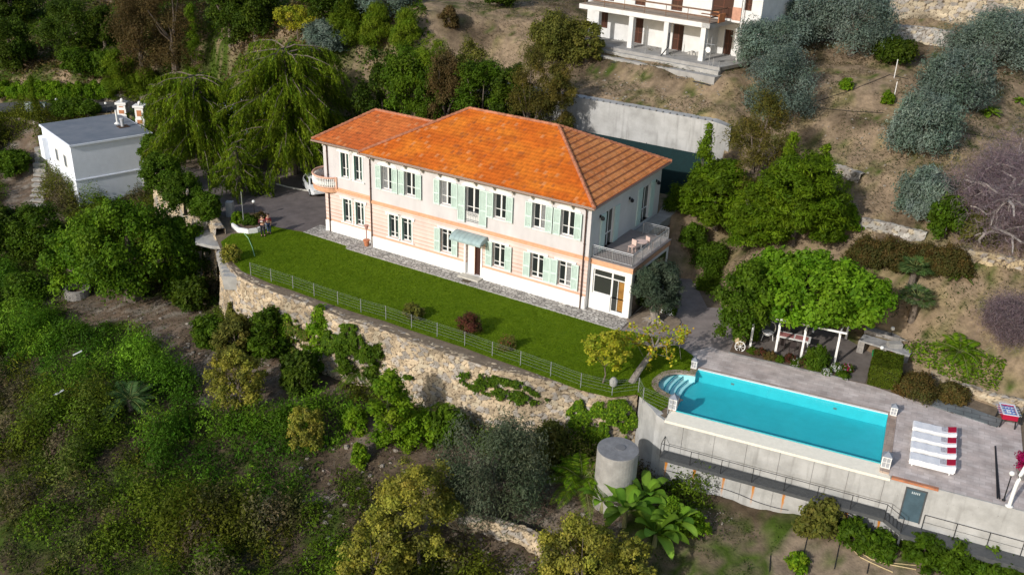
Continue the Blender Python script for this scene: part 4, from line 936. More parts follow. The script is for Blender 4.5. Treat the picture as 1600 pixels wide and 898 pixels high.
mb = MB(); hand(mb, -.2, 12.35, cz, cz, wo+.02, 1.8); mb.tube([(-.2, wi-.02, cz), (-.2, wi-.02, cz+.95)], .022, 5); mb.tube([(-.2, wi-.02, cz+.95), (-.2, wo+.02, cz+.95)], .02, 5); hand(mb, 12.35, 13.3, cz, z2, wo+.0, .95)
mb.build('handrail', m_black, cat_)
mb = MB(); hand(mb, 14.3, 24, z2, z2, wi-.08, 1.7); mb.build('handrail', m_black, cat_)
for x in brk:
    mb = MB(); mb.tube([(x, wo+.1, cz-.05), (x, -1.16, cz-.5)], .035, 5); mb.box(x-.04, x+.04, -1.2, -1.13, cz-.6, cz-.05); mb.build('bracket', m_black, cat_)
for x in (13.3, 17.2, 20.1, 22.8):
    mb = MB(); mb.tube([(x, wo-.1, z2-.06), (x, wo-.1, -5.6)], .06, 6); mb.build('post', m_metal, cat_)
# hoses on the wall
hs = MB(); pts = [(x, -1.17, z) for x, z in ((-.1, -3.55), (.8, -3.5), (1.6, -3.62), (2.5, -3.72), (3.6, -3.7), (4.6, -3.78), (5.6, -3.95), (6.7, -3.98), (7.4, -3.9))]
hs.tube(smooth(pts, 4), .022, 5); o = hs.build('hose', m_black, None, loc=OP); o.rotation_euler = (0, 0, YP); tag(o, 'thin black hose running along the foot of the pool wall', 'hose')
hs = MB(); pts = [(x, w_, z) for x, w_, z in ((8.6, -1.2, -3.5), (8.9, -1.3, -2.9), (9.8, -1.4, -2.75), (10.8, -1.35, -2.95), (11.5, -1.4, -3.5), (12, -1.6, -4.0))]
hs.tube(smooth(pts, 4), .028, 5); hs.tube([(p[0]-.15, p[1], p[2]-.12) for p in smooth(pts, 4)], .028, 5); o = hs.build('hose', m_black, None, loc=OP); o.rotation_euler = (0, 0, YP); tag(o, 'double black hose arching below the catwalk among the climbers', 'hose')
# water tank
tk = thing('water_tank', 'round grey concrete cistern with flat top against the foot of the pool wall', 'tank', (6.45, 45.05, -1.05))
mb = MB(); mb.lathe((0, 0, 0), [(1.2, -4.4), (1.2, -.02), (1.17, .0), (.02, .015)], 40); mb.build('drum', mat('cistern_concrete', (.34, .325, .30), .9, .2, 1.5, .4, 10), tk, smooth=False)
mb = MB(); mb.lathe((0, .0, .02), [(1.19, -.01), (1.19, .012), (.01, .03)], 40); mb.build('lid', mat('cistern_top', (.20, .20, .205), .85, .2, 2, .4, 10), tk)
mb = MB(); mb.lathe((.15, .1, .05), [(.3, 0), (.3, .03), (.01, .035)], 16); mb.build('hatch', mat('cistern_hatch', (.16, .16, .165), .85), tk)
# lanterns
def lantern(u, w, h, label):
    l = thing('lantern', label, 'lantern', p2w(u, w, .035), YP, 'white lanterns at the pool corners')
    s = h/.8; a = .17*s
    mb = MB()
    for x in (-a, a):
        for y in (-a, a): mb.box(x-.02, x+.02, y-.02, y+.02, 0, .55*s)
    for z in (0, .52*s): mb.box(-a-.03, a+.03, -a-.03, a+.03, z, z+.05)
    for sx_, sy_ in ((1, 0), (0, 1)):
        for sg in (-1, 1):
            if sx_: mb.box(sg*a-.01, sg*a+.01, -.012, .012, .05, .52*s); mb.box(sg*a-.01, sg*a+.01, -a, a, .28*s, .30*s)
            else: mb.box(-.012, .012, sg*a-.01, sg*a+.01, .05, .52*s); mb.box(-a, a, sg*a-.01, sg*a+.01, .28*s, .30*s)
    mb.build('frame', m_white, l)
    mb = MB(); mb.box(-a+.02, a-.02, -a+.02, a-.02, .06, .5*s); mb.build('pane', mat('lantern_glass', (.35, .36, .38), .15), l)
    mb = MB(); i = len(mb.v); q = a+.05; b = .04
    for k in range(4):
        c = [(-q, -q), (q, -q), (q, q), (-q, q)]; d = [(-b, -b), (b, -b), (b, b), (-b, b)]
        mb.face([(*c[k], .575*s), (*c[(k+1) % 4], .575*s), (*d[(k+1) % 4], .75*s), (*d[k], .75*s)])
    mb.tube([(0, 0, .74*s), (0, 0, .82*s)], .03, 6); mb.build('cap', mat('slate_grey_metal', (.22, .24, .28), .5), l)
lantern(-.28, 5.55, .75, 'white lantern at the far left corner of the pool beside the lawn')
lantern(-.22, .15, 1.0, 'large white lantern at the near left corner of the pool by the steps')
lantern(PL+.28, PW+.15, .75, 'small white lantern at the far right corner of the pool')
lantern(PL+.25, -.25, 1.0, 'large white lantern at the near right corner of the pool by the weir')
# ---- loungers
m_tow = mat('white_towelling', (.74, .74, .76), .9, .06, 6, .4, 14)
def lounger(i, u, w, label):
    l = thing('sun_lounger', label, 'sun lounger', p2w(u, w, .006), YP+(.012, -.008, .015, -.01)[i], 'sun loungers in a row on the pool deck')
    mb = MB(); mb.box(0, 2.35, -.36, .36, .26, .32)
    mb.box(0, 2.35, -.40, -.36, .22, .33); mb.box(0, 2.35, .36, .40, .22, .33); mb.build('frame', m_white, l)
    for x in (.2, 2.1):
        for y in (-.34, .34): mb = MB(); mb.box(x-.03, x+.03, y-.03, y+.03, 0, .26); mb.build('leg', m_white, l)
    mb = MB(); n = 14
    prof = [(0, .30), (.02, .42), (.06, .44)]+[(x, .44+.012*sin(x*9+i)) for x in np.linspace(.1, 1.5, 8)]+[(1.7, .45), (2.0, .50), (2.32, .60), (2.35, .58), (2.35, .34)]
    for (x0, z0), (x1, z1) in zip(prof[:-1], prof[1:]): mb.face([(x0, -.37, z0), (x1, -.37, z1), (x1, .37, z1), (x0, .37, z0)])
    for s in (-1, 1): q = [(x, s*.37, z) for x, z in prof]; mb.face(q if s < 0 else q[::-1])
    mat_ = mb.build('mattress', m_tow, l)
    mb = MB(); mb.face([(0.03, -.375, .10), (2.3, -.375, .12), (2.3, -.375, .40), (.03, -.375, .42)]); mb.build('towel_drape', m_tow, l)
    def strip(x0, x1, y0, y1, dz, name, m):
        mb = MB(); xs = np.linspace(x0, x1, 5); zf = lambda x: np.interp(x, [p[0] for p in prof[2:-2]], [p[1] for p in prof[2:-2]])+dz
        for a, b in zip(xs[:-1], xs[1:]):
            mb.face([(a, y0, zf(a)), (b, y0, zf(b)), (b, y1, zf(b)), (a, y1, zf(a))]); mb.face([(a, y0, zf(a)-dz*.7), (b, y0, zf(b)-dz*.7), (b, y0, zf(b)), (a, y0, zf(a))])
        return mb.build(name, m, mat_)
    hp = strip(1.87, 2.30, -.2, .37, .05, 'headrest', m_red)
    strip(1.55, 1.85, -.15, .36, .02, 'printed_band', mat('grey_print', (.42, .40, .43), .8, .35, 9))
    return l
for i, (w, lab) in enumerate(((4.35, 'white lounger with red headrest, farthest of the four from the pool wall edge'), (3.20, 'white lounger with red headrest, second from the hedge side'), (2.05, 'white lounger with red headrest, second from the wall edge'), (.85, 'white lounger with red headrest, nearest to the iron door wall edge'))):
    lounger(i, 12.98+.0*i, w, lab)
# ---- table football
tf = thing('football_table', 'red and blue table football game on black legs at the deck edge', 'table football', p2w(18.05, 7.75, .006), YP+.15)
mb = MB(); 
for q in ((-.42, .42, -.66, -.60), (-.42, .42, .60, .66)): mb.box(*q, .58, .92)
for q in ((-.42, -.38, -.60, .60), (.38, .42, -.60, .60)): mb.box(*q, .58, .92)
mb.box(-.38, .38, -.6, .6, .58, .62); mb.build('cabinet', m_red, tf)
mb = MB(); mb.box(-.375, .375, -.595, .595, .78, .80); mb.build('pitch', m_blue, tf)
mb = MB(); mb.box(-.44, .44, -.68, -.58, .921, .95); mb.box(-.44, .44, .58, .68, .921, .95); mb.box(-.44, -.36, -.58, .58, .921, .95); mb.box(.36, .44, -.58, .58, .921, .95); mb.build('rim', mat('pale_blue_rim', (.62, .68, .75), .5), tf)
mb = MB(); mb.box(-.10, .10, -.2, .2, .802, .806); mb.build('centre_marking', m_white, tf)
for i in range(8):
    y = -.5+i*.143; mb = MB(); mb.tube([(-.62, y, .87), (.62, y, .87)], .01, 5)
    for x in np.linspace(-.25, .25, 3 if i % 2 else 4): mb.box(x-.015, x+.015, y-.02, y+.02, .80, .88)
    mb.build('rod', mat('rod_blue', (.12, .25, .55), .4) if i % 2 else m_white, tf)
for x in (-.36, .36):
    for y in (-.55, .55): mb = MB(); mb.tube([(x, y, .58), (x*1.15, y*1.08, 0)], .045, 5); mb.build('leg', m_black, tf)
# ---- globe lamps
def globelamp(p, h, label, r=.14):
    l = thing('globe_lamp', label, 'garden lamp', p)
    mb = MB(); mb.lathe((0, 0, 0), [(.09, 0), (.09, .06), (.035, .12), (.03, h-r*1.6), (.07, h-r*1.4)], 8); mb.build('post', m_black, l)
    mb = MB(); mb.ball((0, 0, h-r*.6), r, 14); mb.build('globe', m_globe, l, smooth=True)
globelamp(at(398, 338, 0), 1.45, 'black garden lamp with white globe in the shrub bed beside the driveway')
globelamp(p2w(18.9, 8.0, 0), 1.75, 'black lamp with white globe behind the football table')
globelamp(p2w(17.75, -.6, 0), 1.8, 'black lamp with white globe by the deck railing at the curved white pole')
globelamp(ground(1391, 530), .9, 'low white globe lamp above the stone barbecue counter')
globelamp(at(1374, 562, 0), 1.0, 'low white globe lamp in front of the stone counter beside the clipped hedge')
globelamp(ground(167, 176)+[0, 0, 0], 1.1, 'small white globe lamp beside the road behind the white house')
globelamp(ground(92, 180), 1.6, 'tall white globe lamp at the road edge behind the white house roof')
# ---- deck edge on the right: rail, curved pole, planter
mb = MB(); mb.tube([(0, 0, 0), (.1, -5.3, 0)], .04, 5); mb.box(-.03, .03, -5.3, 0, -.3, .02); o = mb.build('deck_edge_rail', m_black, None, loc=p2w(17.45, 4.7, .04)); o.rotation_euler = (0, 0, YP); tag(o, 'thin dark edging rail across the paved deck right of the loungers', 'edging')
pts = [(0, 0, 0), (.02, .02, .8), (.1, .08, 1.5), (.28, .2, 2.1), (.55, .38, 2.5)]
mb = MB(); mb.tube(smooth(pts, 4), .10, 10); mb.lathe((0, 0, 0), [(.2, 0), (.2, .05), (.08, .08)], 12)
o = mb.build('shower_column', m_white, None, smooth=True, loc=p2w(18.0, -1.0, 0)); tag(o, 'curved white pole like a garden shower at the right end of the deck', 'shower')
# ---- pergola with its furniture
pg = thing('pergola', 'white posted pergola beside the pool under a broad leafy canopy', 'pergola', OP, YP)
pp = [(2.45, 10.0), (4.15, 9.75), (5.8, 9.8), (7.9, 10.35), (2.4, 14.2), (4.2, 14.4), (6.0, 14.4), (8.2, 14.5)]
for u, w in pp: mb = MB(); mb.box(u-.07, u+.07, w-.07, w+.07, 0, 2.35); mb.build('post', m_white, pg)
for k in range(4):
    a, b = pp[k], pp[k+4]; d = np.array(b)-np.array(a); a2 = np.array(a)-d*.1; b2 = np.array(b)+d*.08; nn = np.array([-d[1], d[0]])/np.linalg.norm(d)*.04
    mb = MB(); mb.prism([a2+nn, a2-nn, b2-nn, b2+nn], 2.353, 2.48); mb.build('beam', m_white, pg)
for w, a, b in ((10.0, 0, 3), (14.35, 4, 7)):
    mb = MB(); mb.box(2.1, 8.3, w-.05, w+.05, 2.483, 2.6); mb.build('rafter', m_white, pg)
dt = thing('dining_table', 'long table with white cloth under the pergola', 'table', p2w(5.0, 11.6, 0), YP+.03)
mb = MB(); mb.box(-1.1, 1.1, -.45, .45, .70, .75); mb.build('tabletop', m_white, dt)
mb = MB(); mb.box(-.95, .0, -.3, .3, .752, .765); mb.box(.1, .95, -.3, .3, .752, .765); mb.build('runner', mat('red_check_cloth', (.40, .16, .15), .9, .4, 20), dt)
for x in (-.95, .95):
    for y in (-.38, .38): mb = MB(); mb.box(x-.035, x+.035, y-.035, y+.035, 0, .7); mb.build('leg', m_white, dt)
cp = [(-.6, -.85, pi, 'dark chair at the pool side of the pergola table, left one'), (.1, -.9, pi+.2, 'dark chair at the pool side of the pergola table, middle one'), (.75, -.85, pi-.1, 'dark chair at the pool side of the pergola table, right one'), (-.6, .85, 0, 'dark chair behind the pergola table, left one'), (.6, .85, 0, 'dark chair behind the pergola table, right one')]
for x, y, r, lab in cp:
    q = p2w(5.0+x*cos(.03), 11.6+y, 0); chair(q, YP+r, lab, 'chairs around the pergola table', mat('dark_rattan', (.04, .03, .028), .7))
q = p2w(3.3, 11.6, 0); sw = thing('hanging_seat', 'white round framed seat at the left under the pergola', 'seat', q, YP+.4)
mb = MB(); mb.tube([(.45*cos(t), 0, .95+.55*sin(t)) for t in np.linspace(0, 2*pi, 21)], .035, 6); mb.tube([(-.4, 0, 0), (-.3, 0, .6)], .03, 5); mb.tube([(.4, 0, 0), (.3, 0, .6)], .03, 5); mb.build('ring', m_white, sw)
mb = MB(); mb.lathe((0, .05, .55), [(.1, 0), (.36, .06), (.36, .12)], 12); mb.build('cushion', m_tow, sw)
# flower bed edging, wheel, jar
mb = MB(); ed = [p2w(*q)[:2] for q in ((1.35, 8.55), (8.9, 8.55), (8.9, 10.2), (7.4, 10.0), (4, 9.6), (2.3, 9.8), (1.3, 10.4))]
mb.prism(ed, .0, .07); tag(mb.build('flower_bed', m_soil), kind='structure')
mb = MB(); mb.prism([p2w(*q)[:2] for q in ((1.3, 8.47), (8.95, 8.47), (8.95, 8.56), (1.3, 8.56))], .0, .13); tag(mb.build('bed_edging', m_dconc), kind='structure')
wh = thing('wagon_wheel', 'small white spoked wheel lying in the flower bed left of the pergola', 'wheel', p2w(1.9, 9.2, .35), YP)
mb = MB(); mb.tube([(.33*cos(t), .08*sin(t), .33*sin(t)) for t in np.linspace(0, 2*pi, 19)], .03, 5); mb.build('rim', m_white, wh)
mb = MB()
for t in np.linspace(0, pi, 5)[:-1]: mb.tube([(-.32*cos(t), -.08*sin(t), -.32*sin(t)), (.32*cos(t), .08*sin(t), .32*sin(t))], .014, 4)
mb.build('spoke', m_white, wh)
mb = MB(); mb.lathe((0, 0, 0), [(.2, 0), (.38, .2), (.40, .4), (.26, .62), (.2, .68), (.24, .74)], 14); o = mb.build('clay_jar', mat('straw_clay', (.42, .32, .18), .8, .2, 6), None, smooth=True, loc=p2w(1.75, 10.0, .07)); tag(o, 'round straw coloured clay jar in the bed corner left of the pergola', 'jar')
# stone barbecue counter
bq = thing('stone_counter', 'grey stone barbecue counter with slab tops behind the pergola paving', 'barbecue counter', (0, 0, 0))
cpt = [at(1343, 535, .9), at(1385, 548, .9), at(1420, 560, .9)]
def slabbox(mb, a, b, w, z0, z1):
    a = np.array(a[:2]); b = np.array(b[:2]); d = (b-a)/np.linalg.norm(b-a); nn = np.array([-d[1], d[0]])*w
    mb.prism([a, b, b+nn, a+nn], z0, z1)
mb = MB(); slabbox(mb, at(1342, 532, .9), at(1421, 556, .9), 1.15, .85, .95); mb.build('worktop', mat('grey_slab', (.33, .32, .31), .8, .35, 2.5, .5, 9), bq)
for a, b in (((1342, 532), (1352, 535)), ((1378, 543), (1386, 545.5)), ((1400, 550), (1421, 556))):
    mb = MB(); slabbox(mb, at(*a, .9)+[0, .06, 0], at(*b, .9)+[0, .06, 0], 1.0, 0, .848); mb.build('pier', mat('grey_stone', (.27, .25, .23), .9, .3, 5, .6, 12), bq)
mb = MB(); a = at(1350, 519, 1.0); b = at(1430, 540, 1.0); slabbox(mb, a, b, .6, .952, 1.22); mb.build('back_shelf', mat('grey_stone'), bq)
mb = MB(); a = at(1398, 536, 1.2); mb.box(a[0]-.45, a[0]+.45, a[1]-.3, a[1]+.2, .955, 1.28); mb.build('grill_box', mat('cistern_concrete'), bq)
mb = MB(); mb.lathe((0, 0, 0), [(.16, 0), (.2, .35), (.21, .37)], 10); o = mb.build('bucket', mat('green_plastic', (.02, .22, .07), .4), None, loc=at(1366, 556, 0)); tag(o, 'green bucket under the stone counter', 'bucket')
mb = MB(); mb.lathe((0, 0, 0), [(.12, 0), (.12, .5), (.05, .55)], 10); o = mb.build('gas_bottle', mat('dark_red', (.16, .01, .015), .4), None, loc=at(1391, 560, 0)); tag(o, 'dark red gas bottle under the stone counter', 'gas bottle')
# low stone walls beside the deck
mb = MB(); P = [p2w(*q)[:2] for q in ((13.9, 7.75), (17.6, 6.95), (18.0, 8.0), (14.4, 9.1))]; mb.prism(P, -.01, .05); tag(mb.build('slate_paving', brickmat('slate_slabs', (.13, .15, .15), (.20, .21, .21), (.08, .08, .08), .9, .45, -YP, .02)), kind='structure')
def lowwall(pts, h, label, name='garden_wall', sink=.8, **k):
    G = [ground(*p) for p in pts]; z = np.array([g[2] for g in G]); P = [g[:2] for g in G]
    seg = np.r_[0, np.cumsum([np.hypot(*(P[i+1]-P[i])) for i in range(len(P)-1)])]
    return stonewall(name, P, lambda S: np.interp(S, seg, z)+h, lambda S: np.interp(S, seg, z)-sink, label=label, **k)
lowwall([(1452, 590), (1500, 612), (1560, 632), (1600, 640)], .5, 'low rubble garden wall behind the slate strip of the deck', thick=.5, sx=.4, sz=.25, seed=21)
lowwall([(1298, 268), (1318, 274), (1345, 284)], .6, 'short broken stone terrace wall right of the bright conifer', thick=.5, seed=22, col_=(.42, .38, .32))
lowwall([(1345, 350), (1390, 360), (1446, 374)], .45, 'pale topped terrace wall above the rust brown hedge', thick=.45, seed=23, col_=(.46, .43, .38))
lowwall([(1490, 400), (1550, 412), (1600, 420)], .6, 'yellowish stone terrace wall behind the bare tree', thick=.5, seed=24, col_=(.42, .33, .2))
lowwall([(1386, 30), (1440, 28), (1500, 36), (1600, 44), (1660, 52)], 2.6, 'high yellowish stone terrace wall at the top right of the hill', thick=.8, sink=1.5, seed=25, col_=(.44, .36, .25), sx=.55, sz=.35)
lowwall([(1392, 62), (1440, 66), (1488, 74)], 1.3, 'grey stone terrace wall between two olive trees', thick=.6, sink=1.2, seed=26, col_=(.38, .36, .33))
lowwall([(0, 152), (60, 157), (150, 158), (250, 158), (300, 160)], .7, 'low stone wall along the far side of the road', thick=.5, seed=27, col_=(.34, .29, .22))
lowwall([(700, 820), (760, 832), (815, 848), (850, 868)], .9, 'short crumbling rubble wall in the scrub below the olive tree', thick=.5, seed=28, sink=1.2)
lowwall([(0, 186), (30, 190), (62, 196)], .3, 'rough earth and stone bank wall below the road', thick=.6, sink=3, seed=29, col_=(.22, .17, .12))
# concrete retaining wall behind the villa, with the green netting at its foot
cb = thing('concrete_back_wall', 'high pale concrete retaining wall on the slope behind the villa', 'wall', O, YH)
mb = MB(); thickwall(mb, [(-26, 18.0), (-12, 18.0), (2.0, 18.0), (3.4, 18.6)], 2.5, [10.3, 10.32, 10.3, 9.9], 1.1); mb.build('wall', m_sc, cb)
for x in np.arange(-13, 2, .62): mb = MB(); mb.box(x-.05, x+.05, 17.96, 18.12, 10.3, 10.4); mb.build('coping_stub', m_dconc, cb)
nt_ = thing('netting_fence', 'dark green mesh screen fence between the villa and the concrete wall', 'fence', O, YH)
mb = MB(); pf = [(-20, 16.9), (-8, 16.9), (1.2, 16.9), (2.6, 16.9)]
for a, b in zip(pf[:-1], pf[1:]): mb.face([(a[0], a[1], 3.7), (b[0], b[1], 3.7), (b[0], b[1], 7.75), (a[0], a[1], 7.75)])
mb.build('netting', mat('green_netting', (.004, .022, .024), .8, .2, 4), nt_)
for x in np.arange(-20, 2.7, 2.4): mb = MB(); mb.tube([(x, 16.95, 3.7), (x, 16.95, 7.8)], .04, 5); mb.build('post', m_metal, nt_)
# ================================================================ unfinished house on the upper terrace
b3, b1 = at(1095.5, 95, 13.3), at(984.7, 74.8, 13.3)
d = b3-b1; YB = math.atan2(d[1], d[0]); OB = b3.copy()
ub = thing('upper_house', 'white unfinished house with square columns and wooden railed balcony on the slope above', 'house', OB, YB)
m_shell = mat('rough_white_render', (.66, .655, .64), .85, .1, 1.2)
SP = float(np.hypot(d[0], d[1]))/2
cols = [0, -SP, -2*SP, -3*SP-.1]
for x in cols: mb = MB(); mb.box(x-.24, x+.24, -.24, .24, 0, 2.9); mb.build('column', m_shell, ub)
mb = MB(); mb.box(-13.6, .6, -.30, 2.6, 2.902, 3.32); mb.box(-.2, .6, -.3, 4.2, 2.902, 3.32); mb.build('balcony_slab', m_shell, ub)
mb = MB(); mb.box(-13.6, .55, -.26, 2.6, 3.325, 3.36); mb.build('balcony_floor', mat('bare_screed', (.30, .24, .19), .9, .25, 2), ub)
# ground floor back wall with doors, two storeys
dz = [(-9.0, -7.9, 0, 2.35), (-4.6, -3.45, 0, 2.35), (-1.6, -1.15, .9, 2.3)]
mb = MB(); wallholes(mb, -14.5, -.9, -.3, 3.3, dz+[(-13.0, -12.0, .9, 2.4)], 2.4, .2)
mb.face([(-.9, 2.4, -.3), (-.9, 4.3, -.3), (-.9, 4.3, 3.3), (-.9, 2.4, 3.3)])
wallholes(mb, -.9, 3.9, -.3, 3.3, [(-.25, .6, 0, 2.25), (1.7, 2.7, 0, 2.35)], 4.3, .2)
mb.face([(-14.5, 2.4, -.3), (-14.5, 2.4, 3.3), (-14.5, 12, 3.3), (-14.5, 12, -.3)]); mb.face([(3.9, 4.3, -.3), (3.9, 12, -.3), (3.9, 12, 3.3), (3.9, 4.3, 3.3)])
mb.build('ground_floor_wall', m_shell, ub)
up_h = [(-12.8, -11.6, 3.5, 5.6), (-9.2, -8.0, 3.5, 5.6), (-5.2, -4.0, 3.5, 5.6), (-1.0, 1.2, 3.5, 5.6), (2.2, 2.9, 4.4, 5.6)]
mb = MB(); wallholes(mb, -14.5, 3.9, 3.302, 6.6, up_h, 2.62, .2); mb.face([(3.9, 2.62, 3.3), (3.9, 12, 3.3), (3.9, 12, 6.6), (3.9, 2.62, 6.6)]); mb.face([(-14.5, 2.62, 3.3), (-14.5, 2.62, 6.6), (-14.5, 12, 6.6), (-14.5, 12, 3.3)])
mb.face([(-.9, 2.62, 3.302), (3.9, 2.62, 3.302), (3.9, 4.3, 3.302), (-.9, 4.3, 3.302)][::-1])
mb.build('upper_floor_wall', m_shell, ub)
mb = MB(); mb.box(-15, 4.4, 2.0, 12.5, 6.6, 6.8); mb.build('roof', m_conc, ub)
m_bdoor = mat('dark_brown_door', (.06, .025, .015), .5)
for h in dz+[(-13.0, -12.0, .9, 2.4), (-.25, .6, 0, 2.25), (1.7, 2.7, 0, 2.35)]+up_h:
    w_ = 2.55 if h in dz or h[0] == -13.0 else (4.45 if h[2] < 3 else 2.78)
    mb = MB(); mb.box(h[0]+.003, h[1]-.003, w_, w_+.04, h[2]+.003, h[3]-.003); dd = mb.build('door' if h[2] in (0, 3.5) else 'window', m_bdoor, ub)
    mb = MB()
    for z in (h[2]+.08, h[2]+(h[3]-h[2])*.42, h[3]-.1): mb.box(h[0]+.1, h[1]-.1, w_-.025, w_-.003, z, z+.05)
    mb.box((h[0]+h[1])/2-.03, (h[0]+h[1])/2+.03, w_-.024, w_-.003, h[2]+.02, h[3]-.02); mb.build('stile', mat('red_brown_wood', (.13, .05, .03), .5), dd)
mb = MB(); mb.box(1.3, 2.1, 2.30, 2.6, 3.3, 6.6); mb.build('pilaster', m_shell, ub)
mb = MB(); mb.box(1.27, 2.13, 2.27, 2.3, 3.5, 4.6); mb.build('brick_panel', mat('pink_blockwork', (.50, .27, .19), .9, .15, 3), ub)
mb = MB(); mb.tube([(2.3, 2.2, -.2), (2.3, 2.2, 6.6)], .06, 6); mb.build('downpipe', m_white, ub)
mb = MB()
for x in np.arange(-13, .7, 2.25): mb.tube([(x, -.22, 3.3), (x, -.22, 4.45)], .03, 5)
for z in (3.85, 4.4): mb.box(-13.5, .6, -.28, -.25, z-.07, z+.07); mb.box(.56, .6, -.25, 2.6, z-.07, z+.07)
mb.build('wooden_railing', mat('weathered_plank', (.17, .10, .065), .8, .3, 3), ub)
mb = MB(); mb.box(-.9, .9, .6, .85, 3.9, 3.96); mb.box(-.8, .5, 1.3, 1.5, 4.1, 4.16); mb.box(.9, 1.0, .5, 1.6, 3.36, 4.1); mb.build('stacked_planks', mat('orange_plank', (.42, .17, .07), .8, .3, 3), ub)
# terrace in front
mb = MB(); P = [(-16.5, -1.35), (2.6, -1.35), (3.3, 4.28), (-16.5, 4.28)]; mb.prism(P, -.30, -.004); mb.build('terrace_slab', mat('raw_concrete', (.31, .30, .285), .9, .2, 1.2), ub)
mb = MB(); mb.prism([(-16.5, -1.75), (2.75, -1.75), (2.75, -1.34), (-16.5, -1.34)], -.62, -.28); mb.build('terrace_step', m_conc, ub)
mb = MB(); mb.prism([(-16.5, -2.6), (2.9, -2.6), (3.5, 4.6), (-16.5, 4.6)], -3.5, -.62); mb.build('foundation', mat('raw_concrete'), ub)
mb = MB(); mb.box(2.605, 2.64, -1.3, 4.1, -1.4, -.02); mb.build('side_face', m_dconc, ub)
mb = MB(); mb.tube([(-16, -2.75, -.95), (-8, -2.72, -1.0), (2.6, -2.72, -1.35), (3.3, -2.2, -1.4)], .07, 6); mb.tube([(-4.6, -2.72, -.7), (-4.6, -2.75, -1.1), (2.5, -2.8, -1.55)], .05, 5); mb.build('black_pipe', m_black, ub)
for x, h in ((-5.1, 3.1), (1.5, 3.0), (1.9, 1.3), (2.5, 1.1)):
    mb = MB(); mb.tube([(x, -1.3, -.9), (x, -1.3, h-.6)], .025, 5)
    if h > 2.5: mb.tube([(x-.5, -1.3, h-1.2), (x+.35, -1.3, h-1.2)], .02, 5)
    mb.build('metal_prop', m_lmetal, ub)
mb = MB(); mb.tube([(1.25, -1.3, 1.3), (1.25, -1.26, 1.3)], .25, 14); mb.build('white_disc', m_white, ub)
mb = MB()
for k in range(5): mb.box(-2.4+.3*k, -2.15+.3*k, 1.6, 2.0, 0, .22+.1*(k % 2))
mb.build('block_pile', m_conc, ub)
mb = MB(); mb.tube([(-SP-.0+.45, -.3, .75), (-SP+.45, -.3, 2.0)], .05, 6); mb.tube([(-SP+.45, -.3, .75), (-SP+.15, -1.2, -.2)], .05, 6); mb.build('downspout', m_black, ub)
# ================================================================ white house on the left
NC = np.array([-44.6, 90.1]); YA = radians(42); wz = -5.4
wc = thing('white_house', 'small white cubic house with flat grey roof below the driveway', 'house', (NC[0], NC[1], wz), YA)
m_wr = mat('white_lime_render', (.82, .86, .93), .8, .05, 1.5)
LA, LB, HT = 7.3, 9.1, 6.75
mb = MB()
# near face (u axis, w=0) looks toward the lower right, left face (w axis, u=0)
mb.face([(0, 0, -1.5), (LA, 0, -1.5), (LA, 0, HT), (0, 0, HT)]); mb.face([(0, 0, -1.5), (0, 0, HT), (0, LB, HT), (0, LB, -1.5)])
mb.face([(LA, 0, -1.5), (LA, LB, -1.5), (LA, LB, HT), (LA, 0, HT)]); mb.face([(0, LB, -1.5), (0, LB, HT), (LA, LB, HT), (LA, LB, -1.5)])
mb.build('wall', m_wr, wc)
mb = MB(); mb.box(-.12, LA+1.0, -.15, LB+.3, HT+.003, HT+.2); rf = mb.build('roof_slab', m_wr, wc)
mb = MB(); mb.box(-.02, LA+.9, -.05, LB+.2, HT+.203, HT+.225); mb.build('roofing_felt', mat('grey_felt', (.13, .155, .19), .85, .18, .6, color2=(.20, .215, .245)), rf)
mb = MB(); mb.box(LA-1.2, LA-.1, 3.1, 4.1, HT+.228, HT+.29); mb.build('chimney_base', mat('rust_brown_patch', (.08, .05, .035), .9), rf)
mb = MB(); mb.lathe((LA-.7, 3.6, HT+.28), [(.18, 0), (.18, .7), (.24, .72), (.24, .85), (.1, .9)], 10); mb.build('chimney', mat('chimney_zinc', (.45, .46, .48), .6), rf)
mb = MB(); mb.tube([(LA-.7, 5.1, HT+.2), (LA-.7, 5.1, HT+1.7)], .10, 8); mb.lathe((LA-.7, 5.1, HT+.22), [(.35, 0), (.12, .2)], 10); mb.build('vent_pipe', m_white, rf)
for w_ in (2.3, 4.9):
    for z in (4.1, 1.2):
        mb = MB(); mb.box(-.05, -.003, w_-.5, w_+.5, z-.1, z+1.35); wn = mb.build('window', m_white, wc)
        mb = MB(); mb.box(-.06, -.052, w_-.36, w_-.02, z+.04, z+1.22); mb.box(-.06, -.052, w_+.02, w_+.36, z+.04, z+1.22); mb.build('pane', mat('grey_glass', (.16, .18, .20), .2), wn)
mb = MB(); mb.box(1.4, 2.6, -.02, -.003, .0, 1.1); mb.build('window', m_glass, wc)
mb = MB(); mb.box(0, LA, -.08, -.003, 3.15, 3.27); mb.box(-.08, -.003, -.08, LB, 3.15, 3.27); mb.build('string_course', m_wr, wc)
mb = MB(); mb.tube([(LA-.6, -.07, 3.2), (LA-.6, -.07, 0)], .05, 6); mb.build('drainpipe', m_white, wc)
mb = MB(); mb.box(-.55, -.003, 7.5, 8.8, 3.6, 5.9); mb.build('annex', m_wr, wc)
mb = MB(); mb.box(LA+.003, LA+2.6, -.2, 3.6, 3.0, 3.2); bw = mb.build('balcony', m_conc, wc)
mb = MB(); mb.box(LA+.003, LA+2.6, -.3, -.2, 3.0, 4.1); mb.box(LA+2.5, LA+2.6, -.2, 3.6, 3.2, 4.1); mb.build('parapet', mat('grey_beige_render', (.40, .40, .37), .85), bw)
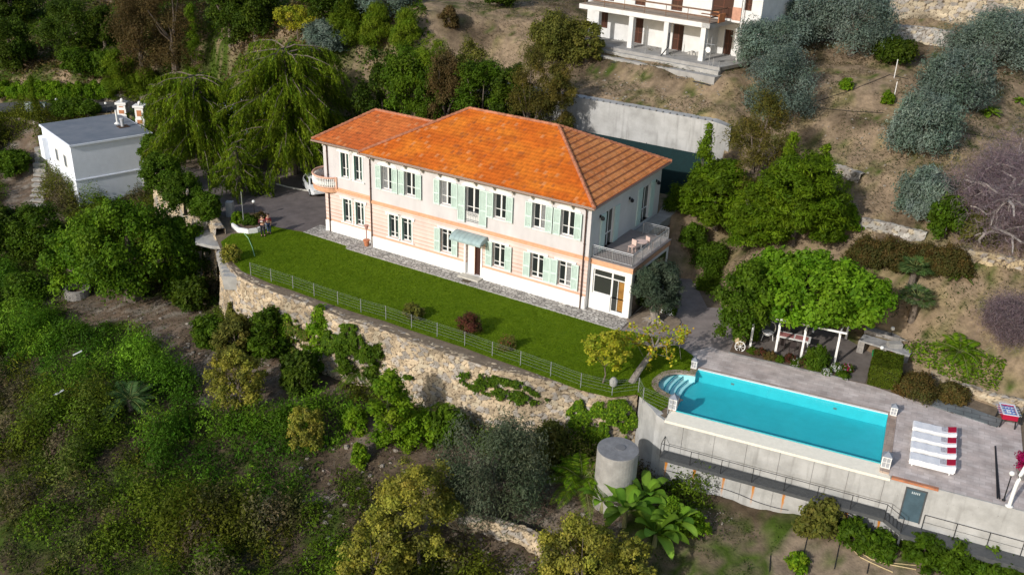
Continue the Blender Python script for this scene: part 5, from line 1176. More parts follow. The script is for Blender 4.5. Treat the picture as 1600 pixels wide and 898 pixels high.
mb = MB(); mb.box(LA+.1, LA+2.4, .3, 3.2, 4.35, 4.38); mb.build('chequered_awning', brickmat('blue_check', (.10, .13, .28), (.45, .50, .62), (.2, .24, .35), .5, .25, .4, .01), bw)
mb = MB(); mb.box(LA+.003, LA+.12, .5, 1.6, 3.2, 5.3); mb.build('door', m_wood, wc)
mb = MB(); mb.box(-3.5, -.2, -2.2, 9.0, -.2, .10); o = mb.build('yard', mat('yard_concrete', (.27, .26, .25), .9, .2, 1), None, loc=(NC[0], NC[1], wz)); o.rotation_euler = (0, 0, YA); tag(o, kind='structure')
st = thing('garden_steps', 'narrow worn stone steps down the bank left of the white house', 'steps', (0, 0, 0))
for i in range(12):
    q = ground(66-i*.7+(i % 3), 232+i*8.2); mb = MB(); mb.box(q[0]-.7, q[0]+.7, q[1]-.35, q[1]+.35, q[2]-.3, q[2]+.14); mb.build('step', mat('pale_stone_step', (.33, .31, .28), .9, .25, 3), st)
# gate with piers, road side
gt = thing('gate', 'dark iron double gate between pink panelled piers at the road', 'gate', (0, 0, 0))
g1, g2 = ground(222, 193), ground(193, 176); g3 = ground(284, 205)
def gpier(p, h, parent):
    mb = MB(); mb.box(p[0]-.45, p[0]+.45, p[1]-.45, p[1]+.45, p[2]-.5, p[2]+h); mb.box(p[0]-.6, p[0]+.6, p[1]-.6, p[1]+.6, p[2]+h+.003, p[2]+h+.22); mb.box(p[0]-.5, p[0]+.5, p[1]-.5, p[1]+.5, p[2]-.5, p[2]+.5); mb.ball((p[0], p[1], p[2]+h+.42), .2, 10)
    a = mb.build('pier', m_white, parent)
    mb = MB(); mb.box(p[0]-.25, p[0]+.25, p[1]-.475, p[1]-.452, p[2]+.8, p[2]+h-.3); mb.box(p[0]-.28, p[0]+.28, p[1]-.53, p[1]-.502, p[2]+.0, p[2]+.4); mb.box(p[0]-.475, p[0]-.452, p[1]-.25, p[1]+.25, p[2]+.8, p[2]+h-.3); mb.build('panel', mat('terracotta_panel', (.45, .19, .09), .8, .2, 5), a)
gpier(g1, 1.75, gt); gpier(g2, 1.0, gt)
mb = MB()
for a, b in ((g1, g2), (g1, g3)):
    n = 22
    for i in range(1, n): p = a+(b-a)*i/n; mb.tube([(p[0], p[1], p[2]+.1), (p[0], p[1], p[2]+1.9+.2*sin(pi*i/n))], .025, 4)
    for z in (.2, 1.7): mb.tube([a+[0, 0, z], b+[0, 0, z]], .035, 4)
mb.build('iron_bars', m_black, gt)
gpier(g3, 1.5, gt)
q = ground(60, 176); mb = MB(); mb.box(q[0]-1.3, q[0]-.1, q[1]-.3, q[1]+.3, q[2], q[2]+1.1); mb.box(q[0]+.1, q[0]+1.0, q[1]-.3, q[1]+.3, q[2], q[2]+1.15); o = mb.build('roadside_box', mat('pale_grey_box', (.45, .52, .52), .6)); tag(o, 'pale grey utility cabinets at the near edge of the road', 'cabinet')
# pale house seen through the weeping trees
pw = thing('outbuilding', 'white outbuilding half hidden behind the weeping cedars', 'building', ground(385, 225)+[0, 0, 0], radians(-38))
mb = MB(); mb.box(-4.2, 3, 0, 4, -.5, 3.4); mb.build('wall', m_wr, pw)
mb = MB(); mb.box(-4.5, 3.3, -.3, 4.3, 3.403, 3.6); mb.build('roof', m_wr, pw)
mb = MB(); mb.box(-1.5, -.6, -.03, -.003, 0, 2.1); mb.build('door', m_wood, pw)
mb = MB(); mb.box(1, 2, -.03, -.003, 1, 2.2); mb.build('window', m_glass, pw)
# ================================================================ wire fence along the wall top
fn = thing('wire_fence', 'thin wire fence on steel posts along the lawn edge above the stone wall', 'fence', (0, 0, 0))
fp = list(fence_pts)
for p in fp: mb = MB(); mb.tube([(p[0], p[1], -.05), (p[0], p[1], 1.06)], .024, 5); mb.build('post', m_lmetal, fn)
fp2 = [at(1004, 628), at(1043, 645)]
for p in fp2: mb = MB(); mb.tube([(p[0], p[1], -.05), (p[0], p[1], 1.0)], .028, 5); mb.build('post', m_lmetal, fn)
mb = MB()
for z in (.25, .48, .7, .9, 1.03):
    for L_ in (fp, [fp[-1]]+fp2):
        for a, b in zip(L_[:-1], L_[1:]):
            m_ = (a+b)/2; mb.tube([(a[0], a[1], z), (m_[0], m_[1], z-.012), (b[0], b[1], z)], .0042, 3, False)
mb.build('wire', mat('wire_steel', (.34, .36, .36), .5), fn)
# shrub bed with white kerb near the people
mb = MB(); c = [at(*p)[:2] for p in ((362, 356), (372, 363), (388, 366), (403, 364), (416, 358), (420, 352))]
for a, b in zip(c[:-1], c[1:]):
    dd_ = (b-a)/np.linalg.norm(b-a); nn = np.array([-dd_[1], dd_[0]])*.16; mb.prism([a, b, b+nn, a+nn], -.02, .42)
o = mb.build('bed_kerb', m_white); tag(o, 'curved white kerb around the shrub bed at the driveway corner', 'kerb')
mb = MB(); mb.prism([at(*p)[:2] for p in ((362, 352), (372, 361), (388, 364), (403, 362), (414, 356), (416, 348), (405, 336), (385, 335), (366, 342))], -.01, .2); tag(mb.build('shrub_bed', m_soil), kind='structure')
# garden hose on the lawn
mb = MB(); pts = [at(*p, .05) for p in ((378, 300), (378, 330), (383, 362), (390, 372), (396, 390), (399, 402))]; pts[0][2] = 2.6; pts[1][2] = 1.0
mb.tube([at(381, 364, .4), at(388, 372, .08), at(394, 386, .06), at(398, 400, .06)], .03, 5)
tag(mb.build('garden_hose', mat('pale_green_hose', (.22, .42, .22), .5)), 'pale green garden hose trailing over the lawn from the shrub bed', 'hose')
p = at(381, 352, .2); mb = MB(); mb.tube([(p[0], p[1], 0), (p[0]+.02, p[1], 3.2)], .03, 6); tag(mb.build('support_pole', m_lmetal), 'thin grey pole standing in the shrub bed beside the driveway', 'pole')
# hoses / dead palm stalks on the soil lower right, irrigation lines on the hillside
def groundline(pts, r, name, m, label, cat, lift=.06):
    P = []
    for a, b in zip(pts[:-1], pts[1:]):
        for t in np.linspace(0, 1, 7)[:-1]:
            g = ground(a[0]+(b[0]-a[0])*t, a[1]+(b[1]-a[1])*t); P.append(g+[0, 0, lift])
    mb = MB(); mb.tube(P, r, 5); return tag(mb.build(name, m), label, cat)
m_reed = mat('pale_cane', (.50, .40, .22), .8)
groundline([(1326, 853), (1345, 872), (1370, 884), (1400, 897)], .035, 'fallen_cane', m_reed, 'pale fallen cane on the bare soil below the wall climbers, left one', 'cane')
groundline([(1336, 858), (1360, 874), (1385, 882), (1440, 892)], .035, 'fallen_cane', m_reed, 'pale fallen cane curving right across the soil below the catwalk post', 'cane')
groundline([(1358, 866), (1390, 880), (1430, 884), (1445, 870)], .028, 'fallen_cane', m_reed, 'thin pale cane looping back near the rusty catwalk post', 'cane')
for pts, lab in (((((1205, 160)), (1260, 168), (1330, 175), (1390, 178)), 'dark irrigation line across the upper grove between the olives'), (((1260, 165), (1330, 142), (1390, 118), (1425, 126)), 'dark irrigation line bending up to the low dark shrub'), (((1495, 208), (1540, 214), (1600, 226)), 'dark irrigation line right of the lower olive tree')):
    groundline(list(pts), .022, 'irrigation_line', m_black, lab, 'pipe')
for (a, b), h, lab in (((1397, 122), 1.6, 'thin white stake standing high in the olive grove'), ((1397, 152), 1.3, 'thin white stake just above the round olive tree')):
    g = ground(a, b); mb = MB(); mb.tube([g-[0, 0, .1], g+[0, 0, h]], .035, 5); tag(mb.build('stake', m_white), lab, 'stake')
# white debris in the scrub
for (a, b), (c_, e_), lab in (((118, 576), (132, 570), 'long white plastic strip in the bright creepers'), ((88, 640), (104, 632), 'second shorter white strip lower in the scrub')):
    p, q = ground(a, b), ground(c_, e_); mb = MB(); mb.tube([p+[0, 0, 1.15], q+[0, 0, 1.2]], .07, 4); tag(mb.build('plastic_strip', m_white), lab, 'litter')
q = ground(48, 445); mb = MB(); mb.lathe((q[0], q[1], q[2]+.5), [(.1, 0), (.3, .12), (.25, .25), (.05, .3)], 7); tag(mb.build('white_bag', m_white), 'crumpled white bag among the creepers at the left', 'bag')
wl = thing('well_ring', 'round stone well ring on the bare ground below the big tree', 'well', ground(122, 462))
mb = MB(); mb.lathe((0, 0, 0), [(1.05, -.3), (1.05, .75), (.8, .75), (.8, .3)], 20); mb.build('ring', mat('grey_stone'), wl)
mb = MB(); mb.lathe((0, 0, .3), [(.79, 0), (.79, .05), (.01, .06)], 16); mb.build('fill', m_soil, wl)
# dug lines (drip tubes) on the plot at lower right
for i, (a, b, c_, e_) in enumerate(((1262, 838, 1248, 898), (1312, 850, 1302, 897), (1358, 880, 1354, 899), (1204, 868, 1202, 899))):
    groundline([(a, b), (c_, e_)], .03, 'drip_hose', m_black, ['drip hose on the soil, second from the left', 'drip hose on the bare soil right of the middle', 'short drip hose at the right of the plot', 'drip hose in the greenest part of the plot, leftmost'][i], 'hose', .03)
# ---- car
car = thing('parked_car', 'silver hatchback parked under the corner balcony', 'car', at(493, 298), radians(-64))
def carmesh():
    Lc, Wc = 3.9, 1.66
    sec = [(-1.95, .35, .62, .60), (-1.9, .30, .78, .70), (-1.75, .25, .92, .76), (-1.5, .22, 1.30, .78), (-1.2, .2, 1.44, .80), (-.3, .2, 1.46, .82), (.25, .2, 1.36, .83), (.9, .2, .98, .83), (1.5, .22, .86, .80), (1.85, .28, .68, .70), (1.95, .34, .52, .58)]
    V = []; F = []
    for x, zb, zt, w in sec:
        wt = w*(.72 if zt > 1.1 else .88); zm = min(.9, zt-.06)
        V += [(x, -w, zb), (x, -w*1.02, (zb+zm)/2), (x, -w*.97, zm), (x, -wt, zt-.04), (x, -wt*.6, zt), (x, wt*.6, zt), (x, wt, zt-.04), (x, w*.97, zm), (x, w*1.02, (zb+zm)/2), (x, w, zb)]
    for i in range(len(sec)-1):
        for j in range(9): a = i*10+j; F.append((a, a+10, a+11, a+1))
        F.append((i*10+9, i*10+19, i*10+10, i*10))
    F.append(tuple(range(10))[::-1]); F.append(tuple(range((len(sec)-1)*10, len(sec)*10)))
    mb = MB(); mb.v = V; mb.f = F; mb.m = [0]*len(F); return mb
cb_ = carmesh().build('body', mat('silver_car_paint', (.68, .69, .70), .3, spec=.6), car, smooth=False)
mb = MB()
for s in (-1, 1):
    mb.face([(-1.35, s*.775, .97), (-.2, s*.80, .97), (-.2, s*.66, 1.35), (-1.15, s*.64, 1.33)][::s]); mb.face([(-.12, s*.80, .97), (.75, s*.81, .97), (.2, s*.68, 1.32), (-.12, s*.66, 1.35)][::s])
mb.face([(.93, -.66, 1.0), (.93, .66, 1.0), (.33, .52, 1.385), (.33, -.52, 1.385)]); mb.face([(-1.8, -.6, .98), (-1.57, -.48, 1.34), (-1.57, .48, 1.34), (-1.8, .6, .98)])
mb.build('window', m_glass, car)
for x in (-1.2, 1.22):
    for s in (-1, 1):
        mb = MB(); mb.tube([(x, s*.66, .31), (x, s*.86, .31)], .31, 16); wl_ = mb.build('wheel', mat('tyre_rubber', (.02, .02, .02), .8), car)
        mb = MB(); mb.tube([(x, s*.862, .31), (x, s*.875, .31)], .19, 12); mb.build('rim', m_lmetal, wl_)
for s in (-1, 1):
    mb = MB(); mb.box(1.86, 1.93, s*.5-.15, s*.5+.15, .55, .68); mb.build('headlight', m_globe, car)
    mb = MB(); mb.box(-1.93, -1.88, s*.6-.07, s*.6+.07, .6, .85); mb.build('tail_light', m_red, car)
    mb = MB(); mb.box(.55, .72, s*.9-.07, s*.9+.07, .95, 1.08); mb.build('mirror', mat('silver_car_paint'), car)
# ---- people
def person(loc, rz, label, top_m, leg_m, pose, s=1.0):
    root = thing('person', label, 'person', loc, rz, None); root.scale = (s, s, s)
    skin = mat('skin', (.50, .28, .19), .6); hair = mat('dark_hair', (.03, .02, .015), .7)
    pts = dict(pel=(0, 0, .95), waist=(0, 0, 1.1), chest=(0, -.01, 1.32), neck=(0, 0, 1.48), head=(0, -.02, 1.58), htop=(0, -.02, 1.70))
    if pose == 'phone':
        arms = {-1: [(-.19, 0, 1.40), (-.26, -.10, 1.16), (-.08, -.34, 1.36), (-.04, -.40, 1.42)], 1: [(.19, 0, 1.40), (.26, -.10, 1.16), (.10, -.34, 1.34), (.05, -.40, 1.41)]}
    else:
        arms = {-1: [(-.18, 0, 1.38), (-.24, -.05, 1.12), (-.20, -.26, 1.05), (-.17, -.33, 1.05)], 1: [(.18, 0, 1.38), (.25, .02, 1.12), (.25, -.06, .90), (.25, -.09, .82)]}
    V = []; E_ = []; Rr = []
    def add(p, r, par=None):
        V.append(p); Rr.append(r)
        if par is not None: E_.append((par, len(V)-1))
        return len(V)-1
    a = add(pts['pel'], .15); b = add(pts['waist'], .135, a); c = add(pts['chest'], .165, b); n_ = add(pts['neck'], .06, c); h = add(pts['head'], .10, n_); t = add(pts['htop'], .09, h)
    for sg in (-1, 1):
        p = c
        for q, r in zip(arms[sg], (.065, .048, .036, .034)): p = add(q, r, p)
        for k in range(5):   # five fingers closing forward
            e = arms[sg][-1]; dx = (k-2)*.02*(1 if k else 1.4); add((e[0]+dx, e[1]-(.075 if k else .04), e[2]+(.03 if k else -.02)), .009, p)
        p = a
        for q, r in (((sg*.10, 0, .88), .105), ((sg*.11, -.02, .50), .068), ((sg*.12, .01, .10), .045), ((sg*.12, -.13, .04), .04)): p = add(q, r, p)
    me = bpy.data.meshes.new('body'); me.from_pydata(V, E_, []); o = link('body', me, root)
    md = o.modifiers.new('Skin', 'SKIN'); md.use_smooth_shade = True
    for i, r in enumerate(Rr): me.skin_vertices[0].data[i].radius = (r, r)
    me.skin_vertices[0].data[0].use_root = True
    s2 = o.modifiers.new('Subsurf', 'SUBSURF'); s2.levels = 1; s2.render_levels = 1
    me.materials.append(skin); 
    def shell(name, verts, grow, m):
        V2 = []; E2 = []; R2 = []
        for ch in verts:
            prev = None
            for i in ch: V2.append(V[i]); R2.append(Rr[i]*grow+.006); E2 += [(prev, len(V2)-1)] if prev is not None else []; prev = len(V2)-1
        # join chains at the first vertex
        k = 0; starts = []
        for ch in verts: starts.append(k); k += len(ch)
        for st_ in starts[1:]: E2.append((starts[0], st_))
        me2 = bpy.data.meshes.new(name); me2.from_pydata(V2, E2, []); o2 = link(name, me2, root)
        o2.modifiers.new('Skin', 'SKIN').use_smooth_shade = True
        for i, r in enumerate(R2): me2.skin_vertices[0].data[i].radius = (r, r)
        me2.skin_vertices[0].data[0].use_root = True
        q = o2.modifiers.new('Subsurf', 'SUBSURF'); q.levels = 1; q.render_levels = 1; me2.materials.append(m)
    nl = 9
    ls = 6; a1 = [ls, ls+1, ls+2]; ls2 = ls+4+5; l1 = [ls2, ls2+1, ls2+2]; rs = ls2+4; a2 = [rs, rs+1, rs+2]; rs2 = rs+9; l2 = [rs2, rs2+1, rs2+2]
    shell('shirt', [[c, b], a1[:2 if pose != 'phone' else 3], a2[:2]], 1.06, top_m); shell('trousers', [[a], l1, l2], 1.08, leg_m)
    mb = MB(); mb.ball((0, .02, 1.655), .118, 12); mb.build('hair', hair, root, smooth=True)
    mb = MB(); mb.ball((0, -.135, 1.62), .018, 6)
    for sg in (-1, 1): mb.ball((sg*.045, -.125, 1.645), .010, 6); mb.box(sg*.12-.012, sg*.12+.012, -.03, .02, 1.60, 1.66)
    mb.build('face_features', skin, root)
    for sg in (-1, 1): mb = MB(); mb.box(sg*.12-.05, sg*.12+.05, -.20, .07, 0, .09); mb.build('shoe', m_black, root)
    return root
pA = at(411.5, 369); pB = at(421, 365)
person(pA, radians(10), 'person in dark red top and dark trousers holding up a device with both hands', mat('maroon_cloth', (.10, .02, .03), .8), mat('dark_cloth', (.02, .02, .03), .8), 'phone', 1.06)
person(pB, radians(-25), 'person in red top and blue jeans standing beside the one holding a device', mat('red_cloth', (.22, .02, .03), .8), mat('denim', (.05, .08, .16), .8), 'stand', 1.02)
mb = MB(); mb.box(-.10, .10, -.03, .03, 0, .07); o = mb.build('drone_controller', m_white, None, loc=pA+[.06, -.46, 1.46]); tag(o, 'small pale device held up by the person in dark red', 'device')
# ================================================================ vegetation
def unit(v): return v/(np.linalg.norm(v, axis=-1, keepdims=True)+1e-9)
def rdir(n, r=rng): return unit(r.normal(size=(n, 3)))
def quads(Cn, Nn, Tn, ln, wd):
    """leaf blades: centre, normal, long axis, length, width"""
    Tn = unit(Tn-(Tn*Nn).sum(-1, keepdims=True)*Nn); B = np.cross(Nn, Tn)
    ln = np.asarray(ln).reshape(-1, 1); wd = np.asarray(wd).reshape(-1, 1)
    a = Cn-Tn*ln*.5; b = Cn+B*wd*.5+Tn*ln*.05; c = Cn+Tn*ln*.5; d = Cn-B*wd*.5+Tn*ln*.05
    return np.stack([a, b, c, d], 1)
def leafobj(name, Vq, Cq, parent=None, m=None):
    n = len(Vq); me = fastmesh(name, Vq.reshape(-1, 3), np.arange(n*4).reshape(-1, 4), m or LEAF, np.repeat(Cq, 4, 0)); return me
def pal(n, cols, var=.22, r=rng, wts=None):
    cols = np.array(cols); k = r.choice(len(cols), n, p=wts); c = cols[k]
    return np.clip(c*(1+r.normal(0, var, (n, 1))), .003, 1)*(1+r.normal(0, .05, (n, 3)))
G = dict(
 ficus=[(.045, .13, .012), (.075, .19, .018), (.11, .24, .03)], bigtree=[(.035, .085, .014), (.06, .13, .018), (.10, .19, .025)], olive=[(.115, .155, .135), (.085, .12, .095), (.17, .21, .19)],
 olive2=[(.075, .095, .055), (.11, .125, .085), (.05, .07, .04)], conif=[(.058, .115, .012), (.095, .165, .018), (.045, .085, .012)], brownc=[(.085, .078, .016), (.12, .095, .022), (.06, .065, .014)],
 cedar=[(.078, .12, .018), (.11, .165, .024), (.145, .20, .032)], dark=[(.022, .045, .012), (.035, .065, .015), (.05, .085, .018)], brown=[(.085, .058, .022), (.06, .05, .018), (.11, .075, .03)],
 yellow=[(.22, .21, .028), (.15, .16, .024), (.30, .275, .05), (.09, .095, .024)], lemon=[(.30, .30, .02), (.20, .26, .02), (.36, .33, .035)], bright=[(.09, .20, .02), (.055, .14, .015), (.13, .25, .03)],
 mid=[(.04, .085, .014), (.06, .115, .018), (.032, .068, .013)], olivy=[(.10, .105, .02), (.075, .085, .018), (.13, .125, .026)], hedge=[(.045, .07, .014), (.06, .09, .018)], rusty=[(.075, .06, .018), (.055, .06, .016), (.10, .062, .02)],
 redd=[(.08, .025, .02), (.05, .06, .015), (.11, .035, .025)], bamboo=[(.10, .15, .022), (.13, .18, .03), (.075, .12, .02)])
for _k in ('ficus', 'bigtree', 'conif', 'cedar', 'dark', 'bright', 'mid', 'hedge', 'bamboo'): G[_k] = [(a*(1.5 if _k not in ('cedar', 'bamboo') else 1.35), b*(1.22 if _k in ('ficus', 'bright') else 1.36), c*.5) for a, b, c in G[_k]]
for _k in ('olive', 'olive2', 'brownc', 'brown', 'olivy', 'rusty', 'yellow', 'lemon', 'redd'): G[_k] = [(a*1.3, b*1.3, c*1.2) for a, b, c in G[_k]]
def blob(W_, H, cols, leaf=(.24, .13), ncl=40, clr=.22, cover=3.2, shape='ell', base=.12, seed=1, up=0., gap=0., spread=.95, flat=1., var=.22, cap=26000, droop=0.):
    """leafy crown of many clumps; W_ wide, H high, standing on z=0"""
    r = np.random.default_rng(seed); R = W_/2
    Z0 = H*base; hh = (H-Z0)/2
    # clump centres
    n = ncl; u = r.uniform(0, 1, n)
    if shape == 'ell':
        d = rdir(n, r); d[:, 2] = np.where(d[:, 2] < -.93, -d[:, 2], d[:, 2]); f_ = np.where(d[:, 2] < 0, np.minimum(.88/np.maximum(np.hypot(d[:, 0], d[:, 1]), .05), 1+1.2*np.abs(d[:, 2])), 1.); d[:, :2] *= np.maximum(f_, 1)[:, None]; rad = (r.uniform(.45, 1, n)**.6)*(1-clr*.8)
        C = d*rad[:, None]*np.array([R, R, hh]); C[:, 2] += Z0+hh
    elif shape == 'dome':
        d = rdir(n, r); d[:, 2] = np.abs(d[:, 2]); rad = (r.uniform(.4, 1, n)**.6)*(1-clr*.8); C = d*rad[:, None]*np.array([R, R, H*.95]); C[:, 2] += Z0
    elif shape == 'cone':
        t = r.uniform(0, 1, n)**1.25; a = r.uniform(0, 2*pi, n); q = (1-t)**.8*(1-clr)*R*r.uniform(.6, 1, n); C = np.stack([q*np.cos(a), q*np.sin(a), Z0+t*(H-Z0)*.96], -1)
    elif shape == 'col':
        t = r.uniform(0, 1, n); a = r.uniform(0, 2*pi, n); q = np.sin(np.clip(pi*(t*.80+.20), 0, pi))**.5*(1-clr)*R*r.uniform(.5, 1, n); C = np.stack([q*np.cos(a), q*np.sin(a), Z0+t*(H-Z0)], -1)
    elif shape == 'box':
        C = r.uniform(-.5, .5, (n, 3))*np.array([W_-.2, W_-.2, 0])*1; C[:, 2] = r.uniform(.1, H-.1, n)
    cr = clr*R*2*r.uniform(.55, 1.15, n)*(.9 if shape != 'cone' else (.45+.7*(1-(C[:, 2]-Z0)/(H-Z0))))
    crz = cr*flat
    la = leaf[0]*leaf[1]*.5; area = (4*pi*cr**2).sum()
    N = int(min(cap, cover*area/la*.5)); k = r.choice(n, N, p=cr**2/(cr**2).sum())
    d = rdir(N, r); d[:, 2] = np.where(d[:, 2] < -.5, -d[:, 2], d[:, 2])
    q = .42+.72*r.uniform(0, 1, N)**.75+r.normal(0, .07, N)
    # lumpy clump surface
    lump = 1+.22*np.sin(d[:, 0]*7+k)+.2*np.sin(d[:, 1]*8+k*2.3)*np.cos(d[:, 2]*6)
    P = C[k]+d*(q*lump)[:, None]*np.stack([cr[k], cr[k], crz[k]], -1)
    P[:, 2] = np.maximum(P[:, 2]-droop*np.hypot(P[:, 0], P[:, 1])/R*r.uniform(0, 1, N), .03)
    Nn = unit(d*.9+rdir(N, r)*.75+np.array([0, 0, .35])); T = unit(rdir(N, r)+d*.6+np.array([0, 0, up]))
    s = r.uniform(.65, 1.3, N)
    Vq = quads(P, Nn, T, leaf[0]*s, leaf[1]*s)
    cl = pal(n, cols, .16, r)[k]; lf = pal(N, cols, .2, r); Cq = cl*.55+lf*.45
    return Vq, np.clip(Cq, .003, 1), C, cr
def trunkmesh(H, base, r0, C, nl=7, seed=1, lean=(0, 0), sub=True):
    r = np.random.default_rng(seed); mb = MB(); top = np.array([lean[0], lean[1], H*base])
    fork = top*.8+np.array([0, 0, .05*H]); mid = top*.45+np.array([r.normal(0, .06), r.normal(0, .06), 0])
    mb.tube([(0, 0, -.4), (0, 0, 0), mid, fork], [r0*1.5, r0*1.15, r0*.85, r0*.7], 8)
    idx = r.choice(len(C), min(nl, len(C)), replace=False)
    for i in idx:
        c = C[i]; m_ = fork*.5+c*.5+np.array([r.normal(0, .12), r.normal(0, .12), .1]); mb.tube([fork-[0, 0, .1], m_, c], [r0*.5, r0*.3, r0*.1], 5, False)
    return mb
MC = {}
def getme(key, fn):
    if key not in MC: MC[key] = fn()
    return MC[key]
KINDS = dict(
 olive=dict(cols='olive', leaf=(.26, .075), ncl=56, clr=.19, cover=2.8, base=-.02, up=.5, shape='ell', cap=22000, r0=.16, droop=.5),
 olive2=dict(cols='olive2', leaf=(.22, .065), ncl=60, clr=.17, cover=2.4, base=.0, up=.2, shape='ell', cap=26000, r0=.2),
 ficus=dict(cols='ficus', leaf=(.27, .16), ncl=90, clr=.13, cover=3, base=.2, shape='ell', cap=30000, r0=.2),
 big=dict(cols='bigtree', leaf=(.27, .17), ncl=70, clr=.13, cover=2.5, base=.0, shape='ell', cap=40000, r0=.3),
 conif=dict(cols='conif', leaf=(.34, .10), ncl=150, clr=.13, cover=2.6, base=-.05, shape='ell', flat=.5, cap=34000, r0=.15, up=.35),
 brownc=dict(cols='brownc', leaf=(.28, .06), ncl=80, clr=.17, cover=2.6, base=.0, shape='col', cap=24000, r0=.2, up=.8),
 spire=dict(cols='conif', leaf=(.30, .10), ncl=70, clr=.22, cover=2.2, base=.05, shape='cone', cap=12000, r0=.12, up=.6),
 dark=dict(cols='dark', leaf=(.28, .14), ncl=66, clr=.17, cover=2.7, base=-.04, shape='ell', cap=18000, r0=.22),
 brown=dict(cols='brown', leaf=(.26, .08), ncl=60, clr=.17, cover=2.3, base=.05, shape='col', cap=18000, r0=.2, up=.3),
 mid=dict(cols='mid', leaf=(.26, .12), ncl=66, clr=.16, cover=2.6, base=-.04, shape='ell', cap=18000, r0=.16),
 olivy=dict(cols='olivy', leaf=(.24, .12), ncl=66, clr=.16, cover=2.2, base=-.04, shape='ell', cap=18000, r0=.16),
 yellow=dict(cols='yellow', leaf=(.17, .10), ncl=80, clr=.11, cover=1.5, base=.02, shape='ell', cap=22000, r0=.07),
 lemon=dict(cols='lemon', leaf=(.19, .14), ncl=46, clr=.12, cover=1.7, base=.22, shape='ell', cap=9000, r0=.07),
 bush=dict(cols='mid', leaf=(.16, .09), ncl=30, clr=.24, cover=2.6, base=0, shape='dome', cap=9000, r0=.04),
 bright=dict(cols='bright', leaf=(.20, .11), ncl=46, clr=.17, cover=2.2, base=0, shape='dome', cap=14000, r0=.06),
 brightcol=dict(cols='bright', leaf=(.22, .12), ncl=60, clr=.18, cover=2.1, base=0, shape='col', cap=15000, r0=.06),
 bamboo=dict(cols='bamboo', leaf=(.34, .05), ncl=60, clr=.18, cover=2.6, base=0, shape='col', cap=16000, r0=.05, up=1.2),
 rusty=dict(cols='rusty', leaf=(.16, .08), ncl=40, clr=.22, cover=2.8, base=0, shape='dome', cap=14000, r0=.05),
 redd=dict(cols='redd', leaf=(.11, .07), ncl=30, clr=.2, cover=2.2, base=.05, shape='ell', cap=5000, r0=.03),
 cypress=dict(cols='conif', leaf=(.22, .05), ncl=60, clr=.35, cover=3, base=0, shape='col', cap=9000, r0=.08, up=1.5))
def tree(kind, base, top, wpx, label, name='tree', cat='tree', group=None, H=None, lift=0, P=None, sq=None, W_=None):
    k = KINDS[kind]; p = ground(*base) if P is None else np.array(P, float)
    dep = (p-CAM)@CF
    W_ = W_ or wpx*dep/F_
    if H is None:
        lo_, hi_ = 0., 40.
        for _ in range(40):
            m_ = (lo_+hi_)/2; q = p+np.array([0, 0, m_])-CAM; y = 449-F_*(q@CU)/(q@CF)
            if y > top: lo_ = m_
            else: hi_ = m_
        # the silhouette top belongs to the rounded crown: a little lower than its full height
        H = max(.5, lo_*.96)
    bw, bh = max(.6, 2**(round(math.log2(W_)*2)/2)), max(.5, 2**(round(math.log2(H)*2)/2))
    sd = abs(hash((kind, round(bw, 2), round(bh, 2)))) % 1000 if False else int(bw*37+bh*91+len(kind)*7) % 997
    def mk():
        kk = {a: b for a, b in k.items() if a not in ('cols', 'r0')}
        Vq, Cq, C, cr = blob(bw, bh, G[k['cols']], seed=sd, **kk)
        tm = trunkmesh(bh, max(k['base'], .25)+.12, k['r0']*bw/4 if bw > 2 else k['r0']*.5, C, 8, sd)
        me = bpy.data.meshes.new('trunk'); me.from_pydata(tm.v, [], tm.f); me.materials.append(m_bark); me.update()
        return leafobj('crown', Vq, Cq), me
    cm, tmh = getme((kind, round(bw, 2), round(bh, 2)), mk)
    root = thing(name, label, cat, p+[0, 0, lift], rng.uniform(0, 6.28), group)
    root.scale = (W_/bw, W_/bw, H/bh)
    link('crown' if cat in ('tree',) else 'foliage', cm, root); link('trunk' if cat == 'tree' else 'stem', tmh, root)
    return root
# ---- olives and others on the slope
OG = 'silvery olive trees on the hillside'
for b, t, w, lab in (((1440, 238), 140, 112, 'round silvery olive tree in the hillside clearing, lowest of its group'), ((1484, 166), 72, 118, 'silvery olive tree just above and right of the round olive'), ((1548, 112), 10, 150, 'wide silvery olive tree below the high stone wall at the top right'),
                     ((1212, 196), 62, 125, 'large silvery olive tree beside the olive brown conifer'), ((1190, 120), 15, 100, 'silvery olive tree right of the upper white house terrace'), ((1330, 86), -22, 138, 'broad olive tree at the top edge of the grove, left of the stone wall'), ((1240, 78), -30, 105, 'olive tree at the top edge beside the upper house'), ((1440, 330), 262, 82, 'small pale olive tree just above the terrace wall, left of the bare tree')):
    tree('olive', b, t, w, lab, 'olive_tree', 'tree', OG)
tree('dark', (1395, 96), 62, 60, 'low dark green shrub between the olives near the grey stone wall', 'shrub', 'shrub')
for b, t, w, lab in (((1322, 138), 120, 24, 'small bright shrub on the bare slope under the broad olive'), ((1385, 162), 138, 24, 'small dark green shrub left of the round olive tree'), ((1300, 372), 345, 42, 'yellow green shrub at the foot of the bright conifer'), ((1318, 352), 312, 50, 'feathery olive green shrub right of the bright conifer'), ((1446, 316), 300, 60, 'low green shrub behind the pale small olive')):
    tree('bright', b, t, w, lab, 'shrub', 'shrub')
